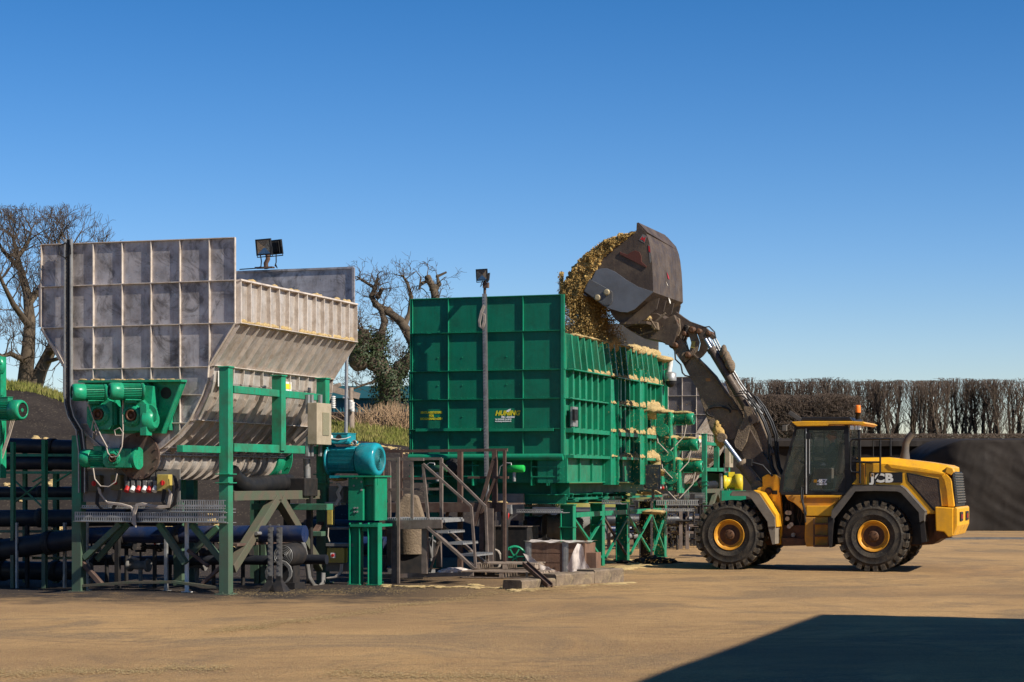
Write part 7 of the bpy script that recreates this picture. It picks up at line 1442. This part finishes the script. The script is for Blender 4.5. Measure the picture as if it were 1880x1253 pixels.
    g = MB(); g.blob((0, 0, .02), .35, .3, .10, 3, 3, .5, floor=0.); g.blob((.5, .1, .0), .25, .2, .06, 5, 3, .5); o = thing_mb('plastic_scrap', g, m_film, 'crumpled white plastic scrap on the ground under the stair', 'plastic scrap'); o.location = gpt(838, 1052)
middle_clutter()
def far_clutter():
    # racks and pipes between the green legs and the loader wheel
    e = empty('pipe_rack', (0, 0, 0), 'distant brown pipe rack seen between the green legs and the front wheel', 'pipe rack')
    for px in (1118, 1175, 1182, 1212, 1222, 1250, 1262): a = at(px, 935, 58); g = MB(); g.box(a.x-.05, a.x+.05, 58, 58.1, 0, a.z); obj('upright', g, m_rail if px % 2 == 0 else m_gframe, e)
    for (x0, x1, y) in ((1100, 1290, 950), (1170, 1290, 978), (1180, 1290, 965)): a = at(x0, y, 58.2); b = at(x1, y, 58.2); g = MB(); g.beam(a, b, .06, .07); obj('crossbar', g, m_rail, e)
    for i, (x0, x1, y, Y_, r, m_) in enumerate(((1010, 1290, 955, 56.5, .18, m_pipe), (1060, 1290, 985, 60, .10, m_gbox), (760, 1290, 940, 60, .14, m_pipe), (1000, 1290, 972, 62, .12, m_bpipe), (560, 900, 965, 54, .16, m_pipe), (1150, 1300, 1000, 62, .10, m_conc))):
        if i == 5: continue
        a = at(x0, y, Y_); b = at(x1, y, Y_+2); g = MB(); g.tube([a, b], r, 12); o = thing_mb('pipe', g, m_, ('thick black pipe behind the crossed green braces', 'grey pipe lying low in the background behind the green legs', 'long dark pipe in the shade behind the green hopper base', 'dull blue pipe in the distance left of the front wheel', 'dark pipe in the shade behind the stair')[i], 'pipe')
    rs = random.Random(14); g = MB()
    for k in range(30):
        px = rs.uniform(1175, 1290); p = at(px, rs.uniform(940, 985), 60); g.blob(p, rs.uniform(.08, .3), .2, rs.uniform(.08, .22), k, 2, .6)
    for k in range(90): a = at(rs.uniform(1165, 1290), rs.uniform(925, 995), 59+rs.uniform(-2, 2)); g.tube([a, a+V((rs.uniform(-.8, .8)*(k % 2), 0, rs.uniform(-1.1, .6)*((k+1) % 2)))], .035, 5)
    for k in range(14): a = at(1170+k*9+rs.uniform(-3, 3), rs.uniform(900, 935), 61); g.box(a.x-.07, a.x+.07, 61, 61.1, 0, a.z)
    thing_mb('scrap_pile', g, m_dark, 'dark tangle of fittings and scrap behind the green legs', 'scrap')
    a = at(1150, 992, 63); b = at(1300, 990, 63); g = MB(); g.box(a.x, b.x, 63, 63.5, 0, .3); thing_mb('kerb_block', g, m_conc, 'long low concrete kerb in the distance left of the front wheel', 'kerb block')
    for i, (x0, y0, L_, hh) in enumerate(((1205, 918, 78, 10), (1205, 934, 70, 5))):
        a = at(x0, y0, 52); b = at(x0+L_, y0, 52); g = MB(); n = int((b.x-a.x)/.05); g.box(a.x, b.x, 52, 52.01, a.z-.02, a.z); H = hh*52/FPX; g.box(a.x, b.x, 52, 52.01, a.z-H, a.z-H+.02); [g.box(a.x+.05*k, a.x+.05*k+.028, 52, 52.008, a.z-H+.02, a.z-.02) for k in range(n)]; g.box(a.x, b.x, 52.01, 52.4, a.z-H, a.z-H+.01); thing_mb('cable_tray', g, m_galv, ('upper', 'lower')[i]+' grey cable tray just left of the loader front wheel', 'cable tray')
    # yellow motor behind the front fender
    o = at(1340, 887, 66); e = empty('electric_motor', o, 'rounded yellow motor on a green block just behind the front fender', 'motor'); yl = mat('bright_yellow', (.62, .47, .02), (.3, .24, .05), .6, 4, .4); g = MB(); g.lathe((-.2, 0, 0), (1, -.1, 0), [(0, .25), (.1, .25), (.1, .2), (.35, .2), (.36, .3), (.55, .3), (.62, .24), (.63, .05)], 22); g.box(-.05, .15, -.1, .1, .2, .36); obj('body', g, yl, e); g = MB(); g.box(-.3, .5, -.3, .3, -o.z, -.25); obj('plinth', g, m_green, e)
    # soil heap at the front wheel, silage drifts
    g = MB(); q = gpt(1205, 1036); g.blob(q, .55, .35, .16, 2, 4, .5, 3, floor=0); g.blob(q+V((-.6, .1, 0)), .35, .3, .08, 5, 4, .5, 3, floor=0); thing_mb('soil_heap', g, mat('dark_soil', (.03, .025, .02), (.07, .05, .035), .6, 6, .95, 0, .8), 'small heap of dark soil at the foot of the last green leg', 'soil heap')
    g = MB(); rs = random.Random(6)
    for (x0, y0, x1, y1, n, r) in ((940, 1085, 1150, 1072, 70, .16), (1130, 1045, 1180, 1038, 24, .3), (1060, 1040, 1140, 1030, 22, .3), (700, 1076, 960, 1080, 40, .12), (1090, 995, 1200, 990, 20, .3)):
        for k in range(n): t = rs.random(); p = gpt(x0+(x1-x0)*t+rs.gauss(0, 4), y0+(y1-y0)*t+rs.gauss(0, 1.5)); g.blob(p, r*rs.uniform(.5, 1.4), r*rs.uniform(.4, 1), r*rs.uniform(.06, .16), k, 2, .4, 2, floor=-.05)
    tag(obj('silage', g, m_sil), 'thin drifts of pale silage along the kerb and round the green legs', 'silage', kind='stuff')
    # chips strewn over the yard
    g = MB()
    for k in range(52000):
        py = 880+rs.uniform(100, 373); px = rs.uniform(0, 1880); p = gpt(px, py)
        if mnoise.fractal(V((p.x*.45, p.y*.3, 2)), 1, 2, 4) < rs.uniform(-.4, .5): continue
        r = rs.uniform(.004, .011)*(2 if rs.random() < .02 else 1); a = rs.uniform(0, 6.28); z = .035*mnoise.fractal(V((p.x*.35, p.y*.35, 0)), 1, 2, 4)+.012
        c_, s_ = math.cos(a)*r, math.sin(a)*r; p.z = z; g.add([p+V((c_, s_, 0)), p+V((-s_, c_, r*.2)), p+V((-c_, -s_, 0)), p+V((s_, -c_, r*.15))], [[0, 1, 2], [0, 2, 3]])
    for (x0, y0, x1, y1, n, sp_) in ((380, 1162, 620, 1132, 2600, 3), (620, 1132, 900, 1090, 2600, 3), (0, 1236, 420, 1226, 2600, 5), (600, 1240, 1000, 1246, 2200, 5), (420, 1094, 760, 1082, 2600, 4), (900, 1088, 1180, 1078, 2600, 4), (1120, 1050, 1280, 1052, 1200, 3)):
        for k in range(n):
            t = rs.random(); p = gpt(x0+(x1-x0)*t+rs.gauss(0, 12), y0+(y1-y0)*t+6*mnoise.noise(V((t*6, x0, 0)))+rs.gauss(0, sp_)*(.4+rs.random())); r = rs.uniform(.005, .018); a = rs.uniform(0, 6.28); p.z = .035*mnoise.fractal(V((p.x*.35, p.y*.35, 0)), 1, 2, 4)+.012; c_, s_ = math.cos(a)*r, math.sin(a)*r; g.add([p+V((c_, s_, 0)), p+V((-s_, c_, r*.2)), p+V((-c_, -s_, 0)), p+V((s_, -c_, r*.15))], [[0, 1, 2], [0, 2, 3]])
    g2 = MB()
    for k in range(4500):
        py = 880+rs.uniform(150, 373); px = rs.uniform(0, 1880); p = gpt(px, py)
        if mnoise.fractal(V((p.x*.4, p.y*.3, 9)), 1, 2, 4) < rs.uniform(-.3, .6): continue
        r = rs.uniform(.004, .011); a = rs.uniform(0, 6.28); p.z = .035*mnoise.fractal(V((p.x*.35, p.y*.35, 0)), 1, 2, 4)+.014; c_, s_ = math.cos(a)*r, math.sin(a)*r
        g2.add([p+V((c_, s_, 0)), p+V((-s_, c_, r*.2)), p+V((-c_, -s_, 0)), p+V((s_, -c_, r*.15))], [[0, 1, 2], [0, 2, 3]])
    tag(obj('soil_crumbs', g2, bpy.data.materials['dark_soil']), 'dark soil crumbs scattered on the yard', 'soil', kind='stuff')
    tag(obj('silage_crumbs', g, m_sil), 'fine pale silage crumbs strewn over the whole yard', 'silage', kind='stuff')
far_clutter()
